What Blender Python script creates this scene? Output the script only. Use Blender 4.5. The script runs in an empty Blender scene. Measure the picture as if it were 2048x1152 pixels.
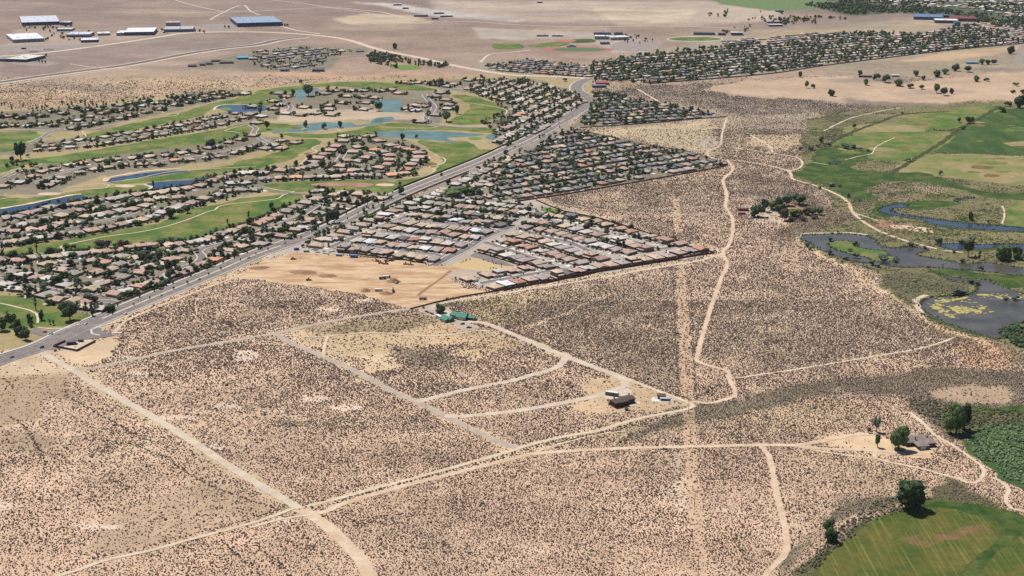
import bpy, bmesh, math, random
import numpy as np
from mathutils import Vector, Matrix
random.seed(7); RNG = np.random.default_rng(11)
SC = bpy.context.scene
COLL = SC.collection
# ------------------------------------------------------------------ camera, light, exposure
CAM_H = 450.0; LENS = 50.0; F = LENS / 36.0 * 2048.0
PITCH = math.atan(826.0 / F)
cam_data = bpy.data.cameras.new('camera'); cam = bpy.data.objects.new('camera', cam_data); COLL.objects.link(cam)
cam_data.lens = LENS; cam_data.sensor_width = 36.0; cam_data.clip_start = 1.0; cam_data.clip_end = 80000.0
cam.location = (0, 0, CAM_H); cam.rotation_euler = (math.pi / 2 - PITCH, 0, 0)
SC.camera = cam
SUN_EL = math.radians(60); SUN_AZ = math.radians(-42)      # azimuth from +Y (away from the camera) towards +X
SUN_DIR = Vector((math.sin(SUN_AZ) * math.cos(SUN_EL), math.cos(SUN_AZ) * math.cos(SUN_EL), math.sin(SUN_EL)))
sun_data = bpy.data.lights.new('sun', 'SUN'); sun_data.energy = 4.5; sun_data.angle = math.radians(0.5); sun_data.color = (1.0, 0.955, 0.89)
sun = bpy.data.objects.new('sun', sun_data); COLL.objects.link(sun)
sun.rotation_euler = SUN_DIR.to_track_quat('Z', 'Y').to_euler()
world = bpy.data.worlds.new('World'); SC.world = world; world.use_nodes = True
_n = world.node_tree.nodes; _bg = _n['Background']; _sky = _n.new('ShaderNodeTexSky'); _sky.sky_type = 'NISHITA'; _sky.sun_disc = False
_sky.sun_elevation = SUN_EL; _sky.sun_rotation = SUN_AZ; _sky.altitude = 1500
world.node_tree.links.new(_sky.outputs[0], _bg.inputs[0]); _bg.inputs[1].default_value = 0.065
SC.view_settings.view_transform = 'Standard'; SC.view_settings.look = 'None'; SC.view_settings.gamma = 1; SC.view_settings.use_curve_mapping = False
SC.view_settings.exposure = 0.30
SC.render.engine = 'CYCLES'
SC.cycles.max_bounces = 4; SC.cycles.diffuse_bounces = 2; SC.cycles.glossy_bounces = 2; SC.cycles.volume_bounces = 0
SC.cycles.use_adaptive_sampling = True; SC.cycles.use_denoising = False

# ------------------------------------------------------------------ photograph point -> place on the ground
def P(px, py, z=0.0):
    x = (px - 1024.0) / F; y = (576.0 - py) / F
    dy = math.cos(PITCH) + y * math.sin(PITCH); dz = -math.sin(PITCH) + y * math.cos(PITCH)
    t = (CAM_H - z) / -dz
    return Vector((x * t, dy * t, z))
def scale_at(py):                                           # photograph pixels per metre
    a = PITCH + math.atan((py - 576.0) / F)
    return F * math.sin(a) / CAM_H / math.cos(a - PITCH)
def PB(px, py, h):                                          # a point seen h metres above its footing
    return P(px, py, h)
def to_px(X, Y, Z=0.0):
    dz = Z - CAM_H
    c, s = math.cos(PITCH), math.sin(PITCH)
    fw = Y * c - dz * s; up = Y * s + dz * c
    return 1024.0 + F * X / fw, 576.0 - F * up / fw
def lin(c):
    c = c / 255.0
    return c / 12.92 if c <= 0.04045 else ((c + 0.055) / 1.055) ** 2.4
KK = 1.55
def A(r, g, b):                                             # base colour of a flat sunlit surface of that look
    return (min(lin(r) / KK, .85), min(lin(g) / KK, .85), min(lin(b) / KK, .85))

# ------------------------------------------------------------------ materials
def mat(name, col, rough=0.9, noise=0.0, nscale=1.0, col2=None, objcol=False, spec=0.2, metal=0.0, bump=0.0, detail=3, inst=None, stretch=None):
    m = bpy.data.materials.new(name); m.use_nodes = True; nt = m.node_tree; n = nt.nodes; l = nt.links
    b = n['Principled BSDF']; b.inputs['Roughness'].default_value = rough; b.inputs['Specular IOR Level'].default_value = spec
    b.inputs['Metallic'].default_value = metal
    if objcol: src = n.new('ShaderNodeObjectInfo').outputs['Color']
    elif inst: a = n.new('ShaderNodeAttribute'); a.attribute_type = 'INSTANCER'; a.attribute_name = inst; src = a.outputs['Color']
    else: r = n.new('ShaderNodeRGB'); r.outputs[0].default_value = (*col, 1); src = r.outputs[0]
    tc = n.new('ShaderNodeTexCoord'); vec = tc.outputs['Object']
    if stretch:
        mp = n.new('ShaderNodeMapping'); mp.inputs['Scale'].default_value = stretch[0]; mp.inputs['Rotation'].default_value = (0, 0, stretch[1]); l.new(vec, mp.inputs[0]); vec = mp.outputs[0]
    if noise or col2 is not None or bump:
        nz = n.new('ShaderNodeTexNoise'); nz.inputs['Scale'].default_value = nscale; nz.inputs['Detail'].default_value = detail; nz.inputs['Roughness'].default_value = .62; l.new(vec, nz.inputs['Vector'])
    if col2 is not None:
        rm = n.new('ShaderNodeMapRange'); rm.inputs[1].default_value = .42; rm.inputs[2].default_value = .60; l.new(nz.outputs[0], rm.inputs[0])
        mx = n.new('ShaderNodeMix'); mx.data_type = 'RGBA'; l.new(rm.outputs[0], mx.inputs[0]); l.new(src, mx.inputs[6]); mx.inputs[7].default_value = (*col2, 1); src = mx.outputs[2]
    if noise:
        nz2 = n.new('ShaderNodeTexNoise'); nz2.inputs['Scale'].default_value = nscale * 5.3; nz2.inputs['Detail'].default_value = 4; l.new(vec, nz2.inputs['Vector'])
        r2 = n.new('ShaderNodeMapRange'); r2.inputs[1].default_value = .25; r2.inputs[2].default_value = .75; r2.inputs[3].default_value = 1 - noise; r2.inputs[4].default_value = 1 + noise; l.new(nz2.outputs[0], r2.inputs[0])
        vm = n.new('ShaderNodeVectorMath'); vm.operation = 'SCALE'; l.new(src, vm.inputs[0]); l.new(r2.outputs[0], vm.inputs['Scale']); src = vm.outputs[0]
    l.new(src, b.inputs['Base Color'])
    if bump:
        bp = n.new('ShaderNodeBump'); bp.inputs['Strength'].default_value = bump; bp.inputs['Distance'].default_value = .3; l.new(nz.outputs[0], bp.inputs['Height']); l.new(bp.outputs[0], b.inputs['Normal'])
    return m
M = {}
M['asphalt'] = mat('asphalt', A(134, 124, 122), .9, .10, .05, A(148, 138, 134))
M['asphalt_far'] = mat('asphalt_worn', A(160, 148, 140), .9, .08, .05, A(172, 160, 152))
M['concrete'] = mat('concrete', A(222, 214, 205), .9, .08, .3)
M['pale'] = mat('pale_concrete', A(252, 248, 242), .9, .10, .25, A(232, 226, 218))
M['paint_w'] = mat('white_paint', (.62, .62, .6), .6, .12, .8)
M['paint_y'] = mat('yellow_paint', (.50, .40, .20), .6, .12, .8)
M['dirt'] = mat('packed_dirt', A(236, 210, 182), .95, .14, .04, A(222, 192, 162))
M['dirt_pale'] = mat('pale_dirt', A(236, 218, 190), .95, .12, .05, A(224, 202, 172))
M['dirt_light'] = mat('pale_gravel', A(230, 212, 190), .95, .10, .06, A(216, 196, 174))
M['gravel'] = mat('grey_gravel', A(192, 176, 160), .95, .10, .06, A(206, 186, 166))
M['turf'] = mat('golf_turf', A(84, 116, 46), .95, .20, .022, A(138, 136, 76), detail=5)
M['turf_bright'] = mat('putting_green', A(116, 148, 70), .95, .08, .05)
M['construct'] = mat('graded_earth', A(230, 198, 160), .95, .24, .05, A(196, 156, 118), stretch=((.4, 1.5, 1), 0.25), detail=9, bump=.5)
M['basin'] = mat('basin_sand', A(222, 186, 142), .95, .12, .05, A(214, 194, 140))
M['wall_tan'] = mat('block_wall_tan', A(176, 150, 128), .9, .1, .5)
M['wall_brown'] = mat('block_wall_brown', A(122, 88, 78), .9, .1, .5)
M['fence_dark'] = mat('fence_wood', A(96, 74, 62), .9, .15, .6)
M['roof'] = mat('roof_shingle', None, .85, .10, .9, objcol=True)
M['wall'] = mat('house_stucco', None, .9, .06, .5, objcol=True)
M['garage'] = mat('garage_paint', (.62, .60, .56), .7)
M['door'] = mat('door_paint', (.18, .10, .07), .6)
M['glass'] = mat('window_glass', (.03, .035, .045), .12, spec=.6)
M['leaf'] = mat('leaf', None, .85, .45, .45, objcol=True, spec=.15)
M['leaf_i'] = mat('leaf_scattered', None, .85, .45, .45, inst='tint', spec=.15)
M['bark'] = mat('bark', (.09, .065, .05), .95, .2, 2)
M['white'] = mat('white_metal', (.70, .70, .69), .5, .05, .5)
M['grey'] = mat('grey_metal', (.32, .33, .35), .6, .08, .5)
M['dark'] = mat('dark_metal', (.045, .045, .05), .5, .1, .5)
M['rubber'] = mat('rubber', (.02, .02, .02), .9)
M['carpaint'] = mat('car_paint', None, .3, objcol=True, spec=.5)
M['wood'] = mat('pole_wood', (.13, .09, .065), .9, .2, 2)
M['earthpile'] = mat('loose_earth', A(178, 142, 110), .95, .2, .3, A(156, 120, 92))
M['anycol'] = mat('painted_steel', None, .6, .06, .6, objcol=True)
def water_mat(name, col, rough, bumpscale, bump=.25, spec=.5):
    m = mat(name, col, rough, spec=spec); nt = m.node_tree; n = nt.nodes; l = nt.links; b = n['Principled BSDF']
    tc = n.new('ShaderNodeTexCoord'); nz = n.new('ShaderNodeTexNoise'); nz.inputs['Scale'].default_value = bumpscale; nz.inputs['Detail'].default_value = 4; l.new(tc.outputs['Object'], nz.inputs['Vector'])
    bp = n.new('ShaderNodeBump'); bp.inputs['Strength'].default_value = bump; bp.inputs['Distance'].default_value = .3; l.new(nz.outputs[0], bp.inputs['Height']); l.new(bp.outputs[0], b.inputs['Normal'])
    n2 = n.new('ShaderNodeTexNoise'); n2.inputs['Scale'].default_value = .03; n2.inputs['Detail'].default_value = 3; l.new(tc.outputs['Object'], n2.inputs['Vector'])
    mr = n.new('ShaderNodeMapRange'); mr.inputs[1].default_value = .35; mr.inputs[2].default_value = .65; mr.inputs[3].default_value = .75; mr.inputs[4].default_value = 1.3; l.new(n2.outputs[0], mr.inputs[0])
    vm = n.new('ShaderNodeVectorMath'); vm.operation = 'SCALE'; vm.inputs[0].default_value = col; l.new(mr.outputs[0], vm.inputs['Scale']); l.new(vm.outputs[0], b.inputs['Base Color'])
    return m
M['canal'] = water_mat('canal_water', (.004, .030, .075), .14, .8, spec=.12)
M['teal'] = water_mat('lake_water', (.085, .15, .13), .2, .8, spec=.12)
M['pond'] = water_mat('pond_water', (.074, .066, .056), .2, .6, spec=.16)
M['river'] = water_mat('river_water', (.032, .045, .07), .2, .6, spec=.2)

# ------------------------------------------------------------------ helpers
def prop(o, **k):
    for a, v in k.items():
        if v is not None: o[a] = v
def link(name, me, parent=None, m=None, **k):
    o = bpy.data.objects.new(name, me); COLL.objects.link(o)
    if parent is not None: o.parent = parent
    if m is not None and me is not None and not me.materials: me.materials.append(m)
    prop(o, **k); return o
def empty(name, loc, yaw=0, **k):
    o = bpy.data.objects.new(name, None); COLL.objects.link(o); o.location = loc; o.rotation_euler = (0, 0, yaw); o.empty_display_size = 1
    prop(o, **k); return o
class MB:
    def __init__(s): s.v = []; s.f = []; s.mi = []
    def add(s, vs, fs, mi=0):
        k = len(s.v); s.v += [tuple(p) for p in vs]; s.f += [tuple(i + k for i in f) for f in fs]; s.mi += [mi] * len(fs)
    def box(s, x0, x1, y0, y1, z0, z1, bottom=False):
        vs = [(x0, y0, z0), (x1, y0, z0), (x1, y1, z0), (x0, y1, z0), (x0, y0, z1), (x1, y0, z1), (x1, y1, z1), (x0, y1, z1)]
        fs = [(0, 1, 5, 4), (1, 2, 6, 5), (2, 3, 7, 6), (3, 0, 4, 7), (4, 5, 6, 7)]
        if bottom: fs.append((3, 2, 1, 0))
        s.add(vs, fs)
    def cyl(s, p0, p1, r0, r1, n=8):
        p0 = Vector(p0); p1 = Vector(p1); d = (p1 - p0).normalized(); a = d.orthogonal().normalized(); b = d.cross(a)
        vs = [p0 + (a * math.cos(t) + b * math.sin(t)) * r0 for t in [2 * math.pi * i / n for i in range(n)]] + [p1 + (a * math.cos(t) + b * math.sin(t)) * r1 for t in [2 * math.pi * i / n for i in range(n)]]
        s.add(vs, [(i, (i + 1) % n, n + (i + 1) % n, n + i) for i in range(n)] + [tuple(range(n))[::-1], tuple(range(n, 2 * n))])
    def hip(s, x0, x1, y0, y1, z, h, gable=False, th=.25):      # hipped roof, ridge along the longer side
        w = x1 - x0; d = y1 - y0
        if w >= d: i = 0 if gable else d / 2; r = [(x0 + i, (y0 + y1) / 2), (x1 - i, (y0 + y1) / 2)]
        else: i = 0 if gable else w / 2; r = [((x0 + x1) / 2, y0 + i), ((x0 + x1) / 2, y1 - i)]
        vs = [(x0, y0, z), (x1, y0, z), (x1, y1, z), (x0, y1, z), (x0, y0, z + th), (x1, y0, z + th), (x1, y1, z + th), (x0, y1, z + th), (*r[0], z + h), (*r[1], z + h)]
        fs = [(0, 1, 5, 4), (1, 2, 6, 5), (2, 3, 7, 6), (3, 0, 4, 7), (3, 2, 1, 0)]
        fs += [(4, 5, 9, 8), (6, 7, 8, 9), (5, 6, 9), (7, 4, 8)] if w >= d else [(5, 6, 9, 8), (7, 4, 8, 9), (4, 5, 8), (6, 7, 9)]
        s.add(vs, fs)
    def mesh(s, name, m=None, smooth=False):
        me = bpy.data.meshes.new(name); me.from_pydata(s.v, [], s.f); 
        if m is not None:
            for q in (m if isinstance(m, list) else [m]): me.materials.append(q)
        if isinstance(m, list): me.polygons.foreach_set('material_index', s.mi)
        if smooth: me.polygons.foreach_set('use_smooth', [True] * len(me.polygons))
        me.update(); return me
def smooth_line(pts, step=6.0, closed=False):
    pts = [Vector((p[0], p[1])) for p in pts]; n = len(pts); out = []
    if n < 3 and not closed:
        a, b = pts; k = max(1, int((b - a).length / 25)); return [a.lerp(b, i / k) for i in range(k + 1)]
    for i in range(n if closed else n - 1):
        p1, p2 = pts[i], pts[(i + 1) % n]
        p0 = pts[i - 1] if (closed or i > 0) else p1 * 2 - p2
        p3 = pts[(i + 2) % n] if (closed or i + 2 < n) else p2 * 2 - p1
        L = (p2 - p1).length
        if L < 1e-6: continue
        # centripetal
        t0 = 0; t1 = t0 + max((p1 - p0).length, 1e-3) ** .5; t2 = t1 + L ** .5; t3 = t2 + max((p3 - p2).length, 1e-3) ** .5
        k = max(1, int(L / step))
        for j in range(k):
            t = t1 + (t2 - t1) * j / k
            a1 = p0 * ((t1 - t) / (t1 - t0)) + p1 * ((t - t0) / (t1 - t0)); a2 = p1 * ((t2 - t) / (t2 - t1)) + p2 * ((t - t1) / (t2 - t1)); a3 = p2 * ((t3 - t) / (t3 - t2)) + p3 * ((t - t2) / (t3 - t2))
            b1 = a1 * ((t2 - t) / (t2 - t0)) + a2 * ((t - t0) / (t2 - t0)); b2 = a2 * ((t3 - t) / (t3 - t1)) + a3 * ((t - t1) / (t3 - t1))
            out.append(b1 * ((t2 - t) / (t2 - t1)) + b2 * ((t - t1) / (t2 - t1)))
    if not closed: out.append(pts[-1])
    return out
def G(pts): return [P(*p) for p in pts]
def tile(cx, cy, pts): return [(512 * cx + x / 4.0, 288 * cy + y / 4.0) for x, y in pts]
_z = {}
def nextz(cls, base, step=.004):
    _z[cls] = _z.get(cls, base - step) + step; return _z[cls]
def normals(line):
    N = []
    for i in range(len(line)):
        d = line[min(i + 1, len(line) - 1)] - line[max(i - 1, 0)]; d = d.normalized() if d.length > 1e-9 else Vector((1, 0)); N.append(Vector((-d.y, d.x)))
    return N
ROADS = []                                                  # ground-space lines that keep plants off
def ribbon_mesh(line, w, z, off=0.0, rough=0.0):
    N = normals(line); mb = MB(); ph = random.random() * 9; d = 0; n = len(line)
    vs = []
    for i, p in enumerate(line):
        if i: d += (line[i] - line[i - 1]).length
        e1 = rough * (math.sin(d * .11 + ph) + math.sin(d * .37 + ph * 2)) ; e2 = rough * (math.sin(d * .13 + ph * 3) + math.sin(d * .31 + ph))
        a = p + N[i] * (off + w / 2 + e1); b = p + N[i] * (off - w / 2 + e2); vs += [(a.x, a.y, z), (b.x, b.y, z)]
    mb.add(vs, [(2 * i + 1, 2 * i + 3, 2 * i + 2, 2 * i) for i in range(n - 1)]); return mb
def road(name, pts, w, m, cls='road', base=.12, rough=0.0, keep=True, px=True, **k):
    line = smooth_line(G(pts) if px else pts, 8.0); z = nextz(cls, base)
    o = link(name, ribbon_mesh(line, w, z, 0, rough).mesh(name, M[m]), kind='structure', **k)
    if keep: ROADS.append((line, w))
    return line
def sheet(name, pts, m, z, jit=1.5, step=7.0, px=True, kind='structure', **k):
    g = G(pts) if px else [Vector(p) for p in pts]
    line = smooth_line(g, step, True); N = normals(line + line[:1]); d = 0; vs = []; ph = random.random() * 9
    for i, p in enumerate(line):
        if i: d += (line[i] - line[i - 1]).length
        q = p + N[i] * jit * (math.sin(d * .09 + ph) + .7 * math.sin(d * .23 + ph * 2) + random.uniform(-.3, .3)); vs.append((q.x, q.y, z))
    me = bpy.data.meshes.new(name); me.from_pydata(vs, [], [tuple(range(len(vs)))]); me.materials.append(M[m])
    if me.polygons[0].normal.z < 0: me.flip_normals()
    return link(name, me, kind=kind, **k)
def wall_line(name, pts, m, h, th=.35, px=True, label=None, category='wall', group=None):
    line = smooth_line(G(pts) if px else pts, 40.0); N = normals(line); vs = []; n = len(line)
    for i, p in enumerate(line):
        a = p + N[i] * th / 2; b = p - N[i] * th / 2
        vs += [(a.x, a.y, 0), (b.x, b.y, 0), (b.x, b.y, h), (a.x, a.y, h)]
    fs = []
    for i in range(n - 1):
        k = 4 * i
        for j in range(1, 4): fs.append((k + j, k + j + 4 if j < 4 else k + 4, k + (j + 1) % 4 + 4, k + (j + 1) % 4))
    fs += [(0, 1, 2, 3), (4 * n - 1, 4 * n - 2, 4 * n - 3, 4 * n - 4)]
    mb = MB(); mb.add(vs, fs); return link(name, mb.mesh(name, M[m]), label=label, category=category, group=group)

# ------------------------------------------------------------------ land cover: what grows and lies where
X0, Y0, WW, HH = -300, -150, 2650, 1560
def raster(poly, box=(0, 0, None, None)):
    bx, by, bw, bh = box; bw = bw or WW; bh = bh or HH
    a = np.zeros((bh, bw), bool); pts = [(p[0] - X0 - bx, p[1] - Y0 - by) for p in poly]; n = len(pts)
    ys = [p[1] for p in pts]
    for y in range(max(0, int(min(ys))), min(bh - 1, int(max(ys)) + 1) + 1):
        xs = []; yc = y + .5
        for i in range(n):
            (xa, ya), (xb, yb) = pts[i], pts[(i + 1) % n]
            if (ya <= yc) != (yb <= yc): xs.append(xa + (yc - ya) * (xb - xa) / (yb - ya))
        xs.sort()
        for i in range(0, len(xs) - 1, 2):
            u, v = max(0, int(round(xs[i]))), min(bw, int(round(xs[i + 1])))
            if v > u: a[y, u:v] = True
    return a
def blur(a, rx, ry):
    a = a.astype(np.float32)
    for ax, r in ((1, int(rx)), (0, int(ry))):
        if r < 1: continue
        for _ in range(2):
            pad = [(0, 0), (0, 0)]; pad[ax] = (r + 1, r)
            c = np.cumsum(np.pad(a, pad, mode='edge'), axis=ax)
            a = (np.take(c, range(2 * r + 1, c.shape[ax]), axis=ax) - np.take(c, range(0, c.shape[ax] - 2 * r - 1), axis=ax)) / (2 * r + 1)
    return a
yy = (np.arange(HH) + Y0)[:, None] * np.ones((1, WW))
def ramp(stops):
    return np.stack([np.interp(yy[:, 0], [s[0] for s in stops], [s[1][k] for s in stops])[:, None] * np.ones((1, WW)) for k in range(len(stops[0][1]))], -1).astype(np.float32)
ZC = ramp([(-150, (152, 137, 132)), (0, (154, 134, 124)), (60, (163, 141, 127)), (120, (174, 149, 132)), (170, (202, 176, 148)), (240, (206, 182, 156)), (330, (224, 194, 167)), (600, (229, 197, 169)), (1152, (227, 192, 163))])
ZS = ramp([(-150, (0,)), (150, (0,)), (178, (.85,)), (240, (1,)), (1152, (1,))])[..., 0]
ZT = ramp([(-150, (.25,)), (120, (.4,)), (165, (.5,)), (185, (.1,)), (300, (0,))])[..., 0]
def zone(poly, c=None, s=None, t=None, soft=6, alpha=1.0):
    global ZS, ZT
    mx, my = 2 * int(soft) + 3, 2 * max(1, int(soft * .35)) + 3
    xa = int(max(0, min(p[0] for p in poly) - X0 - mx)); xb = int(min(WW, max(p[0] for p in poly) - X0 + mx)); ya = int(max(0, min(p[1] for p in poly) - Y0 - my)); yb = int(min(HH, max(p[1] for p in poly) - Y0 + my))
    if xb <= xa or yb <= ya: return
    k = blur(raster(poly, (xa, ya, xb - xa, yb - ya)), soft, max(1, soft * .35)) * alpha
    w = (slice(ya, yb), slice(xa, xb))
    if c is not None: ZC[w] = ZC[w] * (1 - k[..., None]) + np.array(c, np.float32) * k[..., None]
    if s is not None: ZS[w] = ZS[w] * (1 - k) + s * k
    if t is not None: ZT[w] = ZT[w] * (1 - k) + t * k
# far desert variation
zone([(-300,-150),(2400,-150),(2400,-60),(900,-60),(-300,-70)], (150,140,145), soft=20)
zone([(860,0),(1560,0),(1560,40),(1400,52),(1150,45),(1000,42),(880,30)], (198,180,162), soft=8)
zone([(1180,15),(1400,20),(1370,42),(1230,48)], (222,202,176), soft=5)
zone([(1440,-40),(1660,-40),(1640,18),(1560,22),(1440,8)], (128,140,98), t=.1, soft=3)
zone([(660,38),(740,26),(840,30),(880,44),(790,50),(700,48)], (206,184,158), t=0, soft=3)
zone([(700,4),(800,6),(900,22),(1060,38),(1040,44),(880,32),(780,14)], (205,195,185), t=0, soft=3)
zone([(0,175),(480,150),(540,165),(420,190),(60,210),(-300,222),(-300,190)], (214,184,150), soft=6)
zone([(520,140),(1000,150),(1000,160),(760,162),(620,166),(500,180)], (206,168,136), soft=3)
zone([(1030,150),(1180,158),(1140,185),(1100,178),(1020,160)], (214,182,142), t=.2, soft=3)
zone([(20,60),(140,56),(190,70),(330,58),(470,48),(500,60),(340,76),(200,92),(60,104),(0,110),(0,92),(40,80)], (186,166,150), t=.3, soft=5)
zone([(950,55),(1200,66),(1320,84),(1300,104),(1230,104),(1180,80),(960,78)], (188,174,160), t=.2, soft=4)
zone([(60,98),(210,88),(320,74),(520,66),(640,78),(500,92),(250,128),(150,140),(0,160),(0,125)], (160,140,130), soft=6)
zone([(-300,205),(200,195),(330,190),(250,210),(100,222),(-300,232)], (205,172,138), t=.3, soft=4)
zone([(960,120),(1180,130),(1500,60),(2048,20),(2348,0),(2348,90),(1800,118),(1640,135),(1400,162),(1180,160),(960,145)], (172,160,140), t=.4, soft=5)
zone([(1500,62),(1640,52),(1860,42),(1930,52),(1790,70),(1640,78),(1520,84)], (190,170,138), t=.3, soft=4)
zone([(1270,170),(1420,168),(1700,150),(1760,200),(1700,225),(1500,235),(1440,225),(1300,195),(1200,190)], (176,160,142), s=1.5, t=.2, soft=6)
zone([(1400,180),(1480,160),(1700,150),(1800,168),(2048,140),(2348,130),(2348,205),(1960,215),(1830,215),(1700,208),(1560,196),(1450,190)], (206,178,150), s=0, t=.05, soft=4)
zone([(1680,196),(1780,204),(1880,208),(1800,222),(1700,215)], (150,136,118), t=.6, soft=4)
zone([(1640,132),(1800,118),(2048,92),(2048,138),(1900,150),(1760,152),(1660,146)], (172,155,132), t=.6, soft=4)
zone([(1780,122),(1960,98),(2048,88),(2048,100),(1900,122)], (206,176,142), t=.1, soft=3)
zone([(1150,265),(1260,252),(1450,242),(1480,290),(1460,318),(1380,300),(1260,282)], (212,190,156), s=.28, t=.25, soft=4)
zone([(1460,232),(1640,225),(1700,250),(1640,300),(1560,300),(1480,290)], (196,176,152), s=.9, t=.5, soft=5)
zone([(1500,270),(1600,268),(1620,290),(1560,300),(1480,290)], (216,190,156), s=.3, t=.2, soft=4)
# river valley
VAL = [(1600,240),(1750,215),(1960,205),(2348,200),(2348,760),(2048,705),(1900,655),(1830,610),(1760,552),(1650,515),(1596,488),(1600,468),(1660,452),(1700,440),(1660,400),(1600,372),(1578,350),(1620,310)]
zone(VAL, (140,134,94), s=.25, t=.55, soft=3)
zone([(1640,225),(1750,215),(1850,228),(1760,250),(1690,262),(1640,258)], (128,122,90), t=.6)
zone([(1700,250),(1850,240),(1950,250),(1860,290),(1700,290)], (138,138,88), t=.3)
zone([(1690,398),(1850,400),(1900,420),(1850,440),(1760,440),(1700,420)], (150,142,104), s=.5)
zone([(1690,365),(1780,370),(1840,400),(1760,402),(1700,392)], (178,158,124), s=.7, t=.6, soft=4)
zone([(1820,370),(1890,370),(1900,385),(1840,388)], (190,172,142), s=.8, soft=3)
zone([(1570,380),(1640,400),(1700,440),(1640,470),(1600,480),(1560,470),(1600,420)], (168,150,122), s=1.0, t=.4)
zone([(1760,548),(1850,545),(1940,565),(1940,585),(1862,592),(1840,600),(1845,628),(1800,600)], (122,118,88), s=.5, t=.7, soft=4)
zone([(1845,640),(1900,660),(2048,705),(2348,750),(2348,780),(2000,715),(1880,670)], (160,140,110), s=.8, soft=4)
# bluff and lower right
zone([(1900,690),(1990,680),(2030,720),(1990,745),(1930,735)], (222,180,144), s=.8, soft=9)
zone([(1780,750),(1860,735),(1960,745),(2048,745),(2348,760),(2348,900),(2100,850),(1900,880),(1880,850),(1800,800),(1700,780),(1560,800),(1470,830),(1440,812),(1560,775),(1680,755)], (158,144,120), s=1.7, soft=6)
zone([(1860,787),(1905,774),(1985,770),(2035,785),(2012,802),(1930,808),(1880,802)], (186,160,134), s=.15, soft=5)
zone([(1885,812),(2048,818),(2348,820),(2348,980),(2048,980),(2000,955),(1955,920),(1900,860)], (112,112,74), s=.5, t=.4, soft=5)
zone([(1930,812),(2048,816),(2048,826),(1940,822)], (62,84,40), s=.1, soft=2)
zone([(1500,830),(1600,800),(1700,800),(1760,830),(1700,850),(1500,870)], (224,194,160), s=.9, soft=7)
zone([(1890,950),(2048,1040),(2048,1050),(1860,1008),(1780,1020),(1720,1050),(1640,1100),(1590,1152),(1560,1290),(1640,1290),(1700,1090),(1800,1040)], (120,118,80), s=1.3, soft=6)
zone([(1560,1110),(1640,1060),(1700,1030),(1800,1010),(1830,990),(1700,1000),(1620,1080),(1540,1200),(1560,1300)], (150,138,112), s=1.5, soft=7)
# mid desert: bare, weedy and dense patches
for poly, c, s in [
    ([(580,662),(850,628),(900,640),(1000,660),(960,690),(850,690),(700,680),(620,700)], (220,190,152), .18),
    ([(600,655),(830,628),(900,640),(800,662),(640,672)], (184,162,130), .55),
    ([(660,680),(780,670),(800,700),(720,720),(650,712)], (212,186,148), .22),
    ([(700,715),(760,705),(800,735),(740,745)], (228,200,164), .2),
    ([(900,640),(1000,668),(1030,690),(960,720),(900,700),(980,690)], (214,186,148), .35),
    ([(105,700),(185,680),(235,668),(240,690),(215,715),(140,735)], (226,198,162), .0),
    ([(-60,735),(75,710),(130,738),(110,760),(60,775),(-60,800)], (212,188,156), .05),
    ([(-60,765),(110,745),(160,790),(90,800),(60,840),(-60,870)], (186,160,132), .25),
    ([(-60,850),(60,860),(130,880),(60,905),(-60,900)], (190,164,138), .45),
    ([(230,1030),(420,960),(540,1000),(500,1040),(380,1075),(230,1110),(140,1100)], (200,172,144), .45),
    ([(1290,1000),(1370,940),(1372,1020),(1300,1010)], (226,200,174), .35),
    ([(1300,930),(1345,900),(1370,900),(1360,940),(1310,960)], (206,182,156), .5),
    ([(1160,760),(1240,755),(1330,790),(1380,812),(1290,826),(1200,826),(1150,812)], (216,186,150), .12),
    ([(1250,860),(1340,835),(1400,840),(1300,880),(1200,880)], (196,172,138), .5),
    ([(1380,805),(1480,800),(1560,790),(1640,775),(1560,815),(1440,835),(1360,850),(1240,885)], (158,144,120), 1.7),
    ([(1580,905),(1700,900),(1830,930),(1860,990),(1800,1000),(1640,960)], (222,192,160), 1.0),
    ([(1640,870),(1760,868),(1760,905),(1650,898)], (228,196,160), .12),
    ([(1740,870),(1800,880),(1868,890),(1868,912),(1820,915),(1740,905)], (228,198,160), .0),
    ([(1490,412),(1545,405),(1560,420),(1600,430),(1560,442),(1500,434)], (206,186,162), .15),
    ([(900,600),(1100,580),(1200,600),(1100,640),(940,640)], (216,190,150), .9),
    ([(780,690),(880,700),(930,720),(850,740),(780,720)], (190,168,142), .9),
    ([(1080,395),(1180,405),(1440,420),(1445,430),(1180,420),(1080,405)], (200,178,152), .9),
    ([(1400,235),(1460,232),(1470,330),(1440,320)], (200,178,150), .8)]:
    zone(poly, c, s, soft=7)
for poly, c, s_ in [([(1060,600),(1200,570),(1345,560),(1350,700),(1360,790),(1250,740),(1120,690),(1040,640)], (216,189,160), 1.2), ([(1440,600),(1600,580),(1760,620),(1860,680),(1740,705),(1560,735),(1430,715),(1410,660)], (218,191,163), 1.2), ([(1090,420),(1300,380),(1440,350),(1450,420),(1300,415)], (220,193,164), 1.1), ([(1480,340),(1560,350),(1660,400),(1560,410),(1480,400)], (212,188,162), 1.15),
                    ([(640,760),(800,820),(980,890),(900,930),(760,880),(620,820)], (226,194,165), 1.1), ([(700,1060),(1000,960),(1330,930),(1280,1100),(1000,1152),(760,1152)], (227,193,165), 1.1)]: zone(poly, c, s_, soft=24)
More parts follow.
